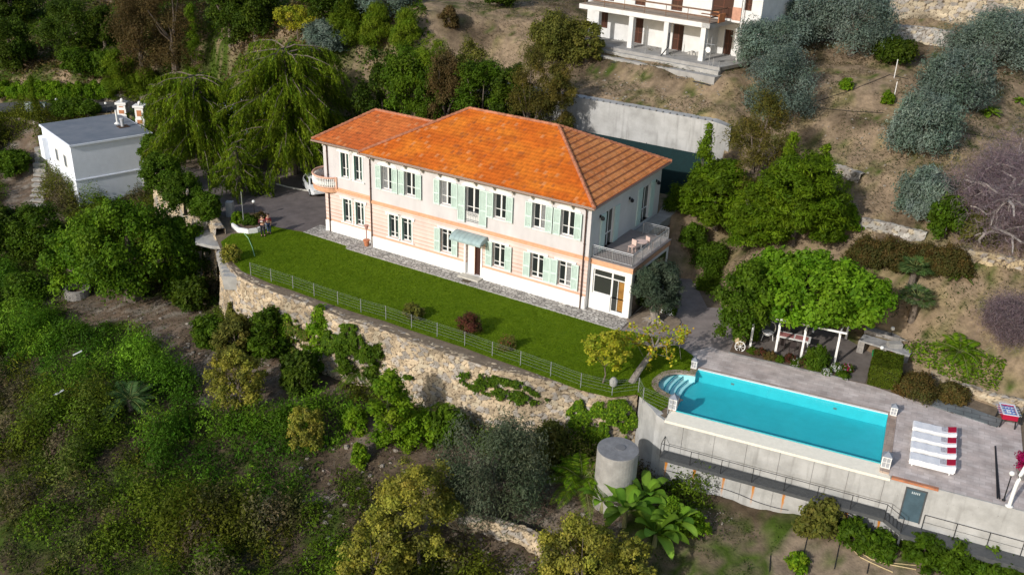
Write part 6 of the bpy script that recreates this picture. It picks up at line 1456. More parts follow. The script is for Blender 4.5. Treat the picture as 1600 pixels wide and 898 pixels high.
# conifer group right of the villa
tree('brownc', (1168, 352), 148, 120, 'tall olive brown conifer with feathery top right of the concrete wall', 'conifer', 'tree')
tree('conif', (1238, 376), 232, 150, 'broad bright green conifer with layered sprays on the slope', 'conifer', 'tree')
tree('conif', (1118, 356), 246, 120, 'bright green conifer squeezed between the villa and the olive brown one', 'conifer', 'tree')
tree('spire', (1268, 362), 216, 70, 'pointed bright tip rising from the right of the layered conifers', 'conifer', 'tree')
tree('spire', (1218, 352), 200, 70, 'pointed bright tip rising in the middle of the layered conifers', 'conifer', 'tree')
tree('spire', (1092, 325), 182, 48, 'slim dark green conifer in front of the right end of the concrete wall', 'conifer', 'tree')
tree('conif', (1180, 384), 285, 110, 'dark green conifer at the front foot of the layered group', 'conifer', 'tree')
for b, t, w, lab in (((1107, 412), 372, 62, 'round green bush on the slope nearest to the villa terrace'), ((1082, 380), 342, 44, 'yellow green bush just above the round bush by the terrace'), ((1112, 450), 412, 52, 'low round bush behind the feathery tree beside the path'), ((1060, 330), 268, 40, 'leafy green bush at the end of the walkway behind the terrace')):
    tree('bush', b, t, w, lab, 'bush', 'bush', 'bushes on the slope beside the villa')
tree('mid', (1152, 538), 405, 92, 'feathery mid green tree between the path and the pergola', 'pepper_tree', 'tree')
# pergola canopy: a broad multi-clump crown resting on the beams
p = p2w(5.45, 12.3, 0)
root = thing('shade_tree', 'broad bright leafy tree spreading over the white pergola', 'tree', p, YP)
Vq, Cq, C, cr = blob(9.9, 4.3, G['ficus'], leaf=(.30, .18), ncl=200, clr=.075, cover=2.6, base=.02, shape='ell', cap=60000, seed=31)
Vq[..., 1] *= .74; Vq[..., 1] -= .35; Vq[..., 0] += .3; Vq[..., 2] = np.maximum(Vq[..., 2], .0)+1.95; link('crown', leafobj('crown', Vq, Cq), root)
C = C*[1, .74, 1]+[.3, -.35, 1.95]; mb = MB(); mb.tube([(-1.5, 2.2, -.1), (-1.4, 2.1, 1.4), (-1, 1.4, 2.6)], [.24, .18, .14], 8)
for i in range(12): mb.tube([(-1, 1.4, 2.5), (C[i]+np.array([-1, 1.4, 2.6]))/2+[0, 0, .1], C[i]], [.1, .07, .03], 5, False)
mb.build('trunk', m_bark, root)
tree('bush', None, None, None, 'clipped round shrub in front of the second pergola bay', 'round_shrub', 'shrub', P=p2w(6.75, 9.45, .05), H=1.55, W_=1.75)
# olive with gnarled trunk beside the garden room
p = at(1022, 503, 0); root = thing('olive_tree', 'old olive tree with gnarled trunk and spreading roots beside the garden room', 'tree', p, .4)
Vq, Cq, C, cr = blob(3.7, 3.4, [(.07, .10, .06), (.10, .13, .085), (.05, .075, .045)], leaf=(.17, .05), ncl=70, clr=.14, cover=2.7, base=.0, seed=5, cap=26000); Vq[..., 2] += 1.15; C = C+[0, 0, 1.15]
link('crown', leafobj('crown', Vq, Cq), root); mb = MB(); mb.tube([(0, 0, -.1), (.05, 0, .4), (-.08, .05, .9), (.1, 0, 1.5), (.15, .1, 2.1)], [.55, .34, .30, .27, .16], 9)
for i in range(9):
    a = i*.7; mb.tube([(.2*cos(a), .2*sin(a), .25), (.65*cos(a), .65*sin(a), .10), (1.0*cos(a+.2), 1.0*sin(a+.2), .0)], [.14, .09, .04], 5)
for i in range(7): mb.tube([(.1, 0, 1.5), (C[i]+[.1, 0, 1.6])/2, C[i]], [.14, .09, .04], 5, False)
mb.build('trunk', mat('grey_bark', (.24, .21, .18), .95, .35, 5, .9, 14), root)
mb = MB(); mb.prism([tuple(p[:2]+np.array([1.9*cos(t)*(1+.08*sin(3*t)), 1.5*sin(t)])) for t in np.linspace(0, 2*pi, 19)[:-1]], -.01, .06); tag(mb.build('planting_bed', mat('pale_soil', (.26, .205, .15), .95, .25, 4, .6, 14)), kind='structure')
def flowers(P, w, h, label, cols, leafc='mid', n=260, name='flower_clump', group=None, seed=3, fs=.07):
    r = np.random.default_rng(seed+int(P[0]*7)); root = thing(name, label, 'flowers', P, 0, group)
    Vq, Cq, C, cr = blob(w, h, G[leafc], leaf=(.11, .06), ncl=14, clr=.28, cover=2.3, base=0, shape='dome', seed=seed, cap=3000); link('foliage', leafobj('foliage', Vq, Cq), root)
    d = rdir(n, r); d[:, 2] = np.abs(d[:, 2]); Pn = d*np.array([w/2, w/2, h])*r.uniform(.85, 1.08, (n, 1)); Vf = quads(Pn, unit(d+rdir(n, r)*.4+[0, 0, .6]), rdir(n, r), fs*r.uniform(.7, 1.4, n), fs*r.uniform(.7, 1.3, n))
    link('flowers', leafobj('flowers', Vf, pal(n, cols, .1, r)), root); return root
WHI = [(.75, .75, .72), (.8, .8, .8)]; MAG = [(.45, .01, .12), (.55, .02, .2), (.3, .01, .05)]
flowers(at(1044, 489, 0), 1.1, .6, 'white flowering bush behind the gnarled olive trunk', WHI, seed=2)
tree('dark', (1000, 478), 440, 34, 'dark climbing bush at the corner of the garden room', 'bush', 'bush')
FG = 'low plants in the bed before the pergola'
fl_ = [(3.3, 9.15, .8, .45, 'redd', 'rusty red low plant left of the first pergola post'), (3.95, 9.0, .9, .5, 'rusty', 'brownish plant between the first two pergola posts'), (4.6, 8.95, .6, .4, 'bush', 'small green plant before the second pergola post'), (5.2, 9.05, .8, .6, 'redd', 'dark red plant left of the white flowers'), (2.75, 9.35, .7, .35, 'bush', 'dark green plant right of the white wheel'), (6.1, 9.0, .7, .45, 'redd', 'dark red plant left of the clipped round shrub'), (6.45, 8.75, .5, .4, 'olivy', 'olive green plant in front of the clipped round shrub')]
for u, w, a, h, kd, lab in fl_: tree(kd, None, None, None, lab, 'bed_plant', 'plant', FG, P=p2w(u, w, .06), H=h, W_=a)
flowers(p2w(5.6, 9.0, .06), .8, .5, 'white flowers before the third pergola post', WHI, n=120)
flowers(p2w(7.6, 8.75, .06), .7, .35, 'dense white flower cushion at the front edge of the bed', WHI, n=340)
flowers(p2w(8.1, 9.6, .06), .85, .4, 'white flowers right of the clipped round shrub', WHI, n=260, seed=8)
flowers(p2w(8.75, 9.85, .06), .8, .45, 'magenta flowers at the right corner of the bed', MAG+[(.7, .7, .7)], n=240, seed=9)
tree('bush', None, None, None, 'pale grey green cushion plant at the front right corner of the bed', 'bed_plant', 'plant', FG, P=p2w(8.6, 8.85, .06), H=.4, W_=.85)
tree('brightcol', None, None, None, 'leafy green shrub left of the clay jar at the pergola corner', 'shrub', 'shrub', P=p2w(1.9, 11.2, .0), H=2.2, W_=1.9)
# clipped hedge block
def boxhedge(P0, rz, L_, Wd, H, label, cols, name='clipped_hedge', leaf=(.10, .06), dens=900, seed=4, round_=0.):
    r = np.random.default_rng(seed); root = thing(name, label, 'hedge', P0, rz)
    fc = [(L_*H, 0), (L_*H, 1), (Wd*H, 2), (Wd*H, 3), (L_*Wd, 4)]; A = np.array([f[0] for f in fc]); N = int(A.sum()*dens); N = min(N, 30000); k = r.choice(5, N, p=A/A.sum())
    a, b = r.uniform(0, 1, N), r.uniform(0, 1, N); x = np.where(k == 2, 0, np.where(k == 3, L_, a*L_)); y = np.where(k == 0, 0, np.where(k == 1, Wd, np.where(k >= 4, b*Wd, a*Wd))); z = np.where(k == 4, H, b*H)
    nn = np.array([(0, -1, 0), (0, 1, 0), (-1, 0, 0), (1, 0, 0), (0, 0, 1)], float)[k]
    P = np.stack([x, y, z], -1)+rdir(N, r)*.05+nn*(fbm(x*1.5+z, y*1.5+z, 5)[:, None]-.5)*.25
    Vq = quads(P, unit(nn+rdir(N, r)*.7), rdir(N, r), leaf[0]*r.uniform(.7, 1.4, N), leaf[1]*r.uniform(.7, 1.4, N))
    link('foliage', leafobj('foliage', Vq, pal(N, cols, .25, r)), root)
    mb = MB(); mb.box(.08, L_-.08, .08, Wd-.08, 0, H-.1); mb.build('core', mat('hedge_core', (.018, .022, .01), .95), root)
    return root
boxhedge(p2w(10.15, 8.6, 0), YP, 1.75, 2.3, 1.45, 'square clipped green hedge block at the corner of the pool deck', G['hedge'])
tree('rusty', None, None, None, 'rounded bush with reddish leaf tips right of the square hedge', 'bush', 'bush', P=p2w(13.05, 8.9, 0), H=1.35, W_=2.7)
tree('rusty', None, None, None, 'low rusty ground shrub on the slate strip', 'bush', 'bush', P=p2w(15.1, 9.2, .1), H=.7, W_=2.0)
flowers(p2w(12.5, 9.6, .0), .9, 1.0, 'bush sprinkled with tiny orange flowers beside the square hedge', [(.4, .14, .03)], n=50, name='flowering_bush', leafc='rusty')
# rust brown hedge on the terrace above the pergola
for i, (a, b) in enumerate(((1352, 408), (1385, 412), (1420, 416), (1455, 420), (1488, 424))):
    tree('rusty', (a, b), 362+i*4, 58, ['rust brown hedge shrub, leftmost of the row above the pergola tree', 'rust brown hedge shrub, second from the left in the row', 'rust brown hedge shrub in the middle of the row', 'rust brown hedge shrub, second from the right in the row', 'rust brown hedge shrub, rightmost of the row near the bare tree'][i], 'hedge_shrub', 'shrub', 'rust brown hedge above the pergola')
# ---- bare tree
def bare(P, W_, H, label, seed, lean=(0, 0), white=False):
    r = np.random.default_rng(seed); root = thing('bare_tree', label, 'tree', P, 0, 'leafless grey purple trees at the right edge'); mb = MB(); tips = []
    def grow(p, d, L_, rad, lev):
        n = 3; q = p.copy(); pts = [q.copy()]
        for i in range(n): d = unit(d+r.normal(0, .22, 3)+np.array([0, 0, -.04*lev])); q = q+d*L_/n; pts.append(q.copy())
        mb.tube(pts, np.linspace(rad, rad*.6, n+1), 5 if lev < 2 else 3, False)
        if lev >= 3: tips.append((q, d)); return
        for j in range(4 if lev else 6):
            nd = unit(d*.55+rdir(1, r)[0]*np.array([1, 1, .6])*.9+np.array([0, 0, .12])); grow(pts[r.integers(1, n+1)], nd, L_*r.uniform(.62, .85), rad*.55, lev+1)
    grow(np.array([0, 0, -.2]), unit(np.array([lean[0], lean[1], 1.])), H*.42, .17*W_/5, 0)
    mb.build('trunk', mat('pale_bark', (.32, .29, .27), .9, .2, 4), root)
    N = 22000; k = r.integers(0, len(tips), N); tp = np.array([t[0] for t in tips]); td = np.array([t[1] for t in tips])
    Pn = tp[k]+r.normal(0, .6, (N, 3)); T = unit(td[k]*.5+rdir(N, r)); Vq = quads(Pn, rdir(N, r), T, r.uniform(.3, .7, N), np.full(N, .022))
    s_ = W_/max(1e-3, (Vq[..., 0].max()-Vq[..., 0].min())); root.scale = (s_, s_, min(1.1, H/(Vq[..., 2].max())))
    link('twigs', leafobj('twigs', Vq, pal(N, [(.20, .15, .165), (.26, .20, .21), (.16, .12, .13)], .2, r)), root)
bare(ground(1565, 372), 12.5, 7.0, 'large spreading leafless tree with purple grey twigs at the right edge', 5, (.1, -.1))
bare(ground(1598, 300), 10.0, 5.5, 'leafless grey twiggy tree behind the large bare one, half out of frame', 8)
bare(ground(1575, 520), 5.2, 3.6, 'lower leafless tree with whitish branches above the garden wall', 12, (-.2, -.2))
tree('olivy', (1528, 380), 330, 60, 'low yellow green shrub under the large bare tree', 'shrub', 'shrub')
tree('mid', (1475, 370), 300, 60, 'mid green shrub between the pale olive and the bare tree', 'shrub', 'shrub')
# ---- palms
def frondset(nf, L_, nl, cols, seed, rise=.9, droop=1.1, wl=.5, lw=.05, fan=False):
    r = np.random.default_rng(seed); Vs = []; mb = MB()
    for i in range(nf):
        a = 2.4*i+r.normal(0, .2); el = rise*(1-.8*i/nf)+r.normal(0, .08); L1 = L_*r.uniform(.8, 1.1)
        t = np.linspace(0, 1, 10); h = np.array([cos(a), sin(a), 0]); x = L1*(t*cos(el)*1.0); z = L1*(t*sin(el)-droop*.45*t*t)
        pts = h[None]*x[:, None]+np.array([0, 0, 1.])[None]*z[:, None]
        if fan:
            c = pts[5]; mb.tube(pts[:6], .02, 3, False); d0 = unit(pts[5]-pts[4]); side = np.cross(d0, [0, 0, 1.]); side = unit(side); n_ = unit(np.cross(side, d0))
            an = np.linspace(-1.9, 1.9, nl); dd = d0[None]*np.cos(an)[:, None]+side[None]*np.sin(an)[:, None]+np.array([0, 0, -.12])[None]; LL = wl*r.uniform(.85, 1.1, nl); Vs.append(quads(c[None]+dd*LL[:, None]/2, np.repeat(n_[None], nl, 0)+r.normal(0, .15, (nl, 3)), dd, LL, np.full(nl, lw)))
        else:
            mb.tube(pts, np.linspace(.03, .008, 10), 3, False)
            tt = np.linspace(.12, 1, nl); P = np.stack([np.interp(tt, t, pts[:, j]) for j in range(3)], -1); D = unit(np.gradient(P, axis=0)); sd = unit(np.cross(D, [0, 0, 1.]))
            for s in (-1, 1):
                dr = unit(sd*s+D*.55+np.array([0, 0, -.25])); LL = wl*np.sin(pi*np.clip(tt*.85+.12, 0, 1))*r.uniform(.85, 1.1, nl)+.06; nn = unit(np.cross(dr, D)*s); Vs.append(quads(P+dr*LL[:, None]/2, nn, dr, LL, np.full(nl, lw)))
    Vq = np.concatenate(Vs); return Vq, pal(len(Vq), cols, .18, r), mb
def palm(P, size, h, label, cols, seed=1, nf=22, fan=False, name='palm', cat='palm', **k):
    root = thing(name, label, cat, P, seed*.7)
    Vq, Cq, mb = frondset(nf, size, 26 if not fan else 15, cols, seed, fan=fan, wl=k.get('wl', .45 if not fan else .6), lw=k.get('lw', .06 if not fan else .09), rise=k.get('rise', 1.1), droop=k.get('droop', 1.2)); Vq[..., 2] += h
    fr = link('fronds', leafobj('fronds', Vq, Cq), root); mb.v = [(x, y, z+h) for x, y, z in mb.v]; mb.build('stalks', mat('frond_stalk', (.14, .17, .05), .7), root)
    mb = MB(); mb.tube([(0, 0, -.3), (0, 0, h*.5), (0, 0, h+.05)], [.26, .22, .2], 9); mb.build('trunk', m_bark, root); return root
palm(ground(1497, 560), 2.3, .5, 'feather palm with bright arching fronds behind the clipped shrubs of the deck', G['bright'], 2, 18)
palm(ground(1422, 452), 1.5, 1.6, 'upper fan palm beside the pergola tree', [(.07, .12, .03), (.10, .16, .05)], 3, 26, fan=True)
palm(ground(1424, 500), 1.6, 1.7, 'lower fan palm with silvery fresh leaves beside the pergola tree', [(.08, .14, .035), (.15, .20, .09)], 4, 28, fan=True)
palm(ground(1500, 432), 1.1, .2, 'small dark spiky agave like palm below the rust brown hedge', G['dark'], 5, 22, fan=False, name='agave', cat='plant', wl=.15)
palm(ground(1547, 180), 1.2, .2, 'spiky green agave on the bare slope right of the olives', G['bright'], 6, 24, name='agave', cat='plant', wl=.18)
palm(ground(1592, 160), .9, .1, 'small spiky agave at the right edge of the slope', G['bright'], 7, 16, name='agave', cat='plant', wl=.15)
palm(ground(908, 772), 3.1, 1.0, 'big feather palm left of the round cistern', G['bright'], 8, 26, wl=.6)
palm(ground(692, 668), 2.6, .6, 'feather palm against the stone wall right of the bright leafy shrub', G['bright'], 9, 20)
palm(ground(560, 585), 2.4, .8, 'dark feather palm at the foot of the ivy covered wall stretch', G['mid'], 10, 18)
palm(ground(205, 640), 2.6, .8, 'feather palm standing out of the bright creepers on the left', [(.06, .12, .03), (.09, .16, .05)], 11, 18)
# ---- banana
def banana(P, label, seed, n=14, L_=2.3, H=1.5):
    r = np.random.default_rng(seed); root = thing('banana_plant', label, 'banana plant', P, 0, 'banana plants below the cistern'); mb = MB(); mb.tube([(0, 0, -.2), (.02, 0, H*.6), (0, 0, H)], [.16, .13, .09], 9); mb.build('stem', mat('banana_stem', (.22, .22, .10), .7), root)
    for i in range(n):
        a = 2.4*i+r.normal(0, .25); el = 1.35*(1-.6*i/n)+.1; L1 = L_*r.uniform(.75, 1.1); t = np.linspace(0, 1, 13); h = np.array([cos(a), sin(a), 0]); s = np.array([-sin(a), cos(a), 0])
        x = L1*t*cos(el*.8); z = H*.9+L1*(t*sin(el)-.5*t**2.3); V = []; w = .27*np.sin(pi*np.clip((t-.14)/.86, 0, 1))**.55*L_/2.3; w[t < .15] = .025
        for j in range(13): c = h*x[j]+np.array([0, 0, z[j]]); V += [c-s*w[j]+np.array([0, 0, .10*w[j]*3*0+ .25*w[j]]), c, c+s*w[j]+np.array([0, 0, .25*w[j]])]
        V = np.array(V); V[:, 2] += r.normal(0, .012, len(V)); Q = []
        for j in range(12): Q += [(3*j, 3*j+1, 3*j+4, 3*j+3), (3*j+1, 3*j+2, 3*j+5, 3*j+4)]
        c = pal(1, [(.13, .24, .02), (.18, .30, .035), (.10, .19, .02)], .15, r)[0]; Cc = np.tile(c, (39, 1))*(1+r.normal(0, .05, (39, 1))); Cc[1::3] *= 1.35
        link('leaf', fastmesh('leaf', V, np.array(Q), LEAF, Cc, smooth=False), root)
banana(ground(975, 822), 'tall banana plant with upright leaves directly below the cistern', 3, 16, 2.7, 1.2)
banana(ground(1022, 852), 'banana plant with wide drooping leaves on the right of the clump', 5, 16, 2.8, .8)
banana(ground(940, 800), 'smaller banana plant at the left of the clump', 7, 12, 2.1, .8)
banana(ground(1005, 800), 'banana plant at the back of the clump nearest to the wall', 9, 14, 2.4, 1.1)
banana(ground(1050, 835), 'banana plant at the right end of the clump', 11, 13, 2.4, .8)
for b, t, w, lab in (((1050, 822), 775, 70, 'dense leafy shrub between the bananas and the pool wall'), ((1090, 830), 800, 40, 'small bright leafy shrub right of the banana clump'), ((1245, 885), 862, 40, 'lone bright green clump on the bare plot')): tree('bright', b, t, w, lab, 'shrub', 'shrub')
# climbers on and below the pool wall
CG = 'green climbers along the foot of the pool wall'
for b, t, w, kd, lab in (((1278, 832), 778, 60, 'olivy', 'tall climber reaching up to the catwalk on the pool wall'), ((1256, 834), 806, 40, 'olivy', 'low climber left of the tall one on the pool wall'), ((1332, 850), 814, 56, 'mid', 'round climber in the middle under the arching hose'), ((1372, 864), 838, 56, 'mid', 'low climber near the iron door end of the wall'), ((1440, 880), 838, 66, 'mid', 'dark leafy climber under the lower catwalk, left one'), ((1490, 893), 850, 70, 'mid', 'dark leafy climber under the lower catwalk, second one'), ((1545, 905), 862, 76, 'mid', 'dark leafy climber under the lower catwalk, third one'), ((1600, 915), 874, 80, 'mid', 'dark leafy climber under the lower catwalk at the right edge')):
    tree(kd, b, t, w, lab, 'climber', 'climbing plant', CG)
def ivy(name, label, poly, z_top, z_bot, n, cols, path, off_=.18, leaf=(.2, .12), seed=1, cat='climbing plant', thick=.25):
    """creeper hanging on the battered stone wall: s-range along the wall and height range"""
    r = np.random.default_rng(seed); P = np.array([p[:2] for p in path]); seg = np.r_[0, np.cumsum(np.hypot(*(P[1:]-P[:-1]).T))]
    s0, s1 = poly; S = r.uniform(s0, s1, n*3); t = r.uniform(0, 1, n*3); 
    e = (S-(s0+s1)/2)/((s1-s0)/2); lim = np.sqrt(np.clip(1-e*e, 0, 1)); nz = fbm(S*1.3, t*3, seed+40)
    k = (np.abs(t-.5+.5*(fbm(S*.9, t*0, seed+60)-.5))*2 < lim*(.2+1.3*nz))&(fbm(S*2.2, t*6, seed+50) > .45); S, t = S[k][:n], t[k][:n]; n = len(S)
    Z = z_top+(z_bot-z_top)*t; xs = np.interp(S, seg, P[:, 0]); ys = np.interp(S, seg, P[:, 1]); i = np.clip(np.searchsorted(seg, S)-1, 0, len(P)-2); T = unit(P[i+1]-P[i]); nn = np.stack([T[:, 1], -T[:, 0], np.zeros(n)], -1)
    out = off_+.1*(-Z)+r.uniform(0, thick, n)+.15*nz[k][:n] if False else off_+.10*np.abs(Z)+r.uniform(0, thick, n)
    C = np.stack([xs, ys, Z], -1)+nn*out[:, None]; Nn = unit(nn+rdir(n, r)*.6+[0, 0, .4]); c0 = np.array([*np.array([np.interp((s0+s1)/2, seg, P[:, 0]), np.interp((s0+s1)/2, seg, P[:, 1])]), z_bot])
    Vq = quads(C-c0, Nn, unit(rdir(n, r)+[0, 0, -.8]), leaf[0]*r.uniform(.7, 1.3, n), leaf[1]*r.uniform(.7, 1.3, n))
    o = link(name, leafobj(name, Vq, pal(n, cols, .2, r)), None, c0); return tag(o, label, cat)
SW_L = float(np.hypot(*(np.array(stw3[1:])-np.array(stw3[:-1])).T).sum())
def sw_s(px, py):   # distance along the stone wall of the nearest point
    q = at(px, py, -1)[:2]; P = np.array(stw3); seg = np.r_[0, np.cumsum(np.hypot(*(P[1:]-P[:-1]).T))]; return float(seg[np.argmin(np.hypot(*(P-q).T))])
for (xa, xb), zt, zb, n, cl_, lab in (((535, 612), -.1, -3.0, 7000, G['mid'], 'thick ivy patch hanging over the stone wall left of the middle'), ((762, 872), -.35, -2.2, 1500, G['mid'], 'thin creeper crossing the stone wall below the lawn shrubs'), ((905, 1000), -.3, -3.2, 9000, G['bright']+G['mid'], 'bright creeper curtain on the stone wall behind the cistern'), ((440, 520), -1.2, -4.6, 5000, G['mid']+G['olivy'], 'mixed creepers on the stone wall behind the upright shrubs'), ((350, 420), -2.4, -4.8, 3000, G['olivy'], 'sparse creepers at the left foot of the stone wall'), ((674, 696), -2.3, -2.9, 220, G['mid'], 'small tuft growing out of the stone wall')):
    ivy('wall_creeper', lab, (sw_s(xa, 470+(xa-470)*.27), sw_s(xb, 470+(xb-470)*.27)), zt, zb, n, cl_, stw3, seed=xa)
# shoots at the wall foot
SG = 'upright bushes at the foot of the stone wall'
for b, t, w, kd, lab in (((372, 560), 490, 70, 'olivy', 'olive green bush at the left foot of the stone wall'), ((425, 560), 480, 70, 'mid', 'loose mid green bush at the wall foot near its left end'), ((470, 612), 545, 66, 'dark', 'dense dark green bush standing before the upright shoots'), ((505, 570), 478, 50, 'brightcol', 'slender upright bush with light green shoots left of the ivy patch'), ((548, 590), 512, 46, 'mid', 'upright mid green bush directly under the ivy patch'), ((590, 585), 520, 44, 'mid', 'upright bush right of the ivy patch foot'), ((455, 545), 492, 40, 'brightcol', 'slim upright bush between the wall foot bushes')):
    tree(kd, b, t, w, lab, 'bush', 'bush', SG)
tree('brightcol', (612, 690), 582, 76, 'tall bright green leafy shrub in front of the stone wall', 'shrub', 'shrub')
tree('bright', (655, 690), 632, 70, 'bright green leafy shrub right of the tall one', 'shrub', 'shrub')
tree('bright', (556, 672), 626, 42, 'round yellowish green bush left of the tall bright shrub', 'shrub', 'shrub')
tree('bright', (562, 722), 684, 34, 'small round bright bush on the litter below the tall shrub', 'shrub', 'shrub')
tree('mid', (700, 690), 640, 60, 'dark green shrub beside the wall palm', 'shrub', 'shrub')
tree('olive2', (765, 806), 655, 180, 'large grey green olive tree in the lower garden', 'olive_tree', 'tree')
tree('yellow', (655, 880), 712, 150, 'tall yellow leaved tree in the lower middle', 'yellow_tree', 'tree')
tree('yellow', (585, 930), 800, 120, 'low yellow green thicket left of the tall yellow tree', 'yellow_shrub', 'shrub')
tree('yellow', (905, 960), 812, 150, 'yellow leaved bush at the bottom edge left of the bananas', 'yellow_shrub', 'shrub')
tree('yellow', (975, 950), 830, 90, 'yellow leaved bush at the bottom edge under the bananas', 'yellow_shrub', 'shrub')
tree('yellow', (375, 640), 545, 95, 'sparse yellow bush on the bare litter left of the dark green bush', 'yellow_shrub', 'shrub')
tree('yellow', (480, 700), 635, 60, 'yellow green bush in the creepers right of the bright band', 'yellow_shrub', 'shrub')
tree('olivy', (860, 720), 660, 60, 'small olive green bush at the wall foot left of the big palm', 'shrub', 'shrub')
# lawn shrubs
LG = 'small shrubs along the lawn edge'
tree('olivy', None, None, None, 'sparse green shrub on the lawn, leftmost of three', 'lawn_shrub', 'shrub', LG, P=at(645, 496, 0), H=.9, W_=1.5)
tree('redd', None, None, None, 'dark red leaved shrub on the lawn, middle of three', 'lawn_shrub', 'shrub', LG, P=at(732, 521, 0), H=1.35, W_=1.9)
flowers(at(792, 543, .02), 1.25, 1.0, 'shrub with red flowers on the lawn, rightmost of three', [(.35, .03, .06), (.45, .06, .10)], n=70, name='lawn_shrub', leafc='olivy')
tree('lemon', None, None, None, 'yellow green leafy tree at the fence corner of the lawn', 'fruit_tree', 'tree', P=at(942, 598, 0), H=3.5, W_=3.1)
# leaning fig
p = at(986, 597, 0); root = thing('leaning_tree', 'tree with grey leaning trunk and sparse yellow leaves beside the pool', 'tree', p)
e = at(1022, 545, 1.6)-p; mb = MB(); mb.tube([(0, 0, -.1), tuple(e*.35+[0, 0, .05]), tuple(e*.7), tuple(e)], [.24, .2, .18, .14], 9); tips = []
for i in range(11):
    a = i*.9; t_ = e+np.array([1.3*cos(a)*rng.uniform(.6, 1.2), 1.2*sin(a)*rng.uniform(.5, 1.1), rng.uniform(.2, .9)]); mb.tube([tuple(e), tuple((e+t_)/2+[0, 0, .15]), tuple(t_)], [.09, .05, .02], 5, False); tips.append(t_)
    for j in range(3): q = t_+rng.normal(0, .45, 3); mb.tube([tuple(t_), tuple(q)], [.02, .008], 4, False); tips.append(q)
mb.build('trunk', mat('grey_bark'), root)
N = 1500; k = rng.integers(0, len(tips), N); Pn = np.array(tips)[k]+rng.normal(0, .17, (N, 3)); kk = (np.sin(k*1.7) > -.3); Pn = Pn[kk]; N = len(Pn)
link('crown', leafobj('crown', quads(Pn, unit(rdir(N)+[0, 0, .7]), rdir(N), rng.uniform(.14, .26, N), rng.uniform(.12, .2, N)), pal(N, G['lemon']+[(.4, .25, .02)], .2)), root)
mb = MB(); mb.lathe((0, 0, 0), [(.1, 0), (.24, .15), (.26, .45), (.14, .62), (.1, .66)], 10); tag(mb.build('garden_urn', m_conc, None, smooth=True, loc=at(958, 604, 0)), 'pale stone urn at the fence corner under the yellow green tree', 'urn')
mb = MB(); mb.lathe((0, 0, 0), [(.2, 0), (.42, .45), (.5, .8), (.45, .85)], 12); pl_ = thing('flower_planter', 'planter overflowing with magenta flowers at the right edge of the deck', 'planter', p2w(18.75, 2.0, 0)); mb.build('pot', m_dconc, pl_)
Vq, Cq, C, cr = blob(1.3, 1.3, MAG, leaf=(.1, .08), ncl=20, clr=.25, cover=2.4, base=0, shape='dome', seed=3, cap=5000); Vq[..., 2] += .7; link('flowers', leafobj('flowers', Vq, Cq), pl_)
# ---- weeping cedars
def cedar(P, W_, H, label, seed, nb=60, cols=G['cedar'], rtop=.55):
    r = np.random.default_rng(seed); root = thing('weeping_cedar', label, 'tree', P, 0, 'weeping cedars beside the driveway'); mb = MB(); R = W_/2; Vs = []; Cs = []
    mb.tube([(0, 0, -.5), (.1, 0, H*.4), (-.1, .1, H*.75), (0, 0, H*.96)], [.5, .38, .2, .07], 9)
    for i in range(nb):
        t = (i+.5)/nb; z = H*(.20+.78*t); a = 2.4*i+r.normal(0, .3); L_ = R*(1-t*rtop)*r.uniform(.65, 1.08); h = np.array([cos(a), sin(a), 0]); q = np.linspace(0, 1, 9)
        pts = np.array([0, 0, z])+h*(L_*q)[:, None]+np.array([0, 0, 1.])*(L_*(.30*q-.42*q*q))[:, None]+np.cumsum(r.normal(0, .05, (9, 3)), 0)
        mb.tube(pts, np.linspace(.09, .02, 9), 4, False)
        n = int(26*L_/2.5); s = r.uniform(.15, 1, n); B = np.stack([np.interp(s, q, pts[:, j]) for j in range(3)], -1); side = np.cross(h, [0, 0, 1.]); B = B+side*(r.normal(0, .32, n)*(1.2-s*.5))[:, None]
        for b in B:   # each strand hangs, carrying a plume of needles
            ln = r.uniform(.5, 1.5)*min(1.2, L_/2); m_ = int(ln*16)+4; u = r.uniform(0, 1, m_); dd = unit(h*.35+np.array([0, 0, -1.])+r.normal(0, .12, 3)); c = b+dd*(u*ln)[:, None]+h*(.15*np.sin(u*2))[:, None]+r.normal(0, .06, (m_, 3))*(1-.5*u)[:, None]
            Tn = unit(dd[None]*1.0+r.normal(0, .33, (m_, 3))); Vs.append(quads(c, rdir(m_, r), Tn, r.uniform(.22, .42, m_), np.full(m_, .07))); Cs.append(pal(1, cols, .2, r)*np.ones((m_, 1))*(1+r.normal(0, .12, (m_, 1))))
    mb.build('trunk', m_bark, root); link('crown', leafobj('crown', np.concatenate(Vs), np.clip(np.concatenate(Cs), .004, 1)), root)
cedar(at(458, 272, 0), 15, 12.6, 'large weeping cedar with drooping bright green plumes left of the villa', 3, 125, rtop=.38)
cedar(at(318, 262, 0), 12, 9.4, 'second weeping cedar farther left near the white house', 6, 92, rtop=.38)
cedar(ground(262, 215), 6.0, 6.0, 'small weeping cedar beside the gate piers', 9, 34)
cedar(at(375, 305, 0), 5.5, 5.2, 'low weeping cedar at the driveway edge above the shrub bed', 12, 30)
for b, t, w, lab in (((255, 300), 240, 60, 'dark leafy bush on the driveway wall beside the white house balcony'), ((290, 330), 270, 60, 'dark leafy bush on the driveway wall, middle one'), ((325, 345), 296, 50, 'dark leafy bush on the driveway wall, nearest to the lawn'), ((240, 255), 205, 40, 'green bush right behind the white house roof')):
    p = ground(*b); P = at(b[0], b[1], .0); tree('mid', b, t, w, lab, 'bush', 'bush', 'bushes along the driveway wall', P=P)
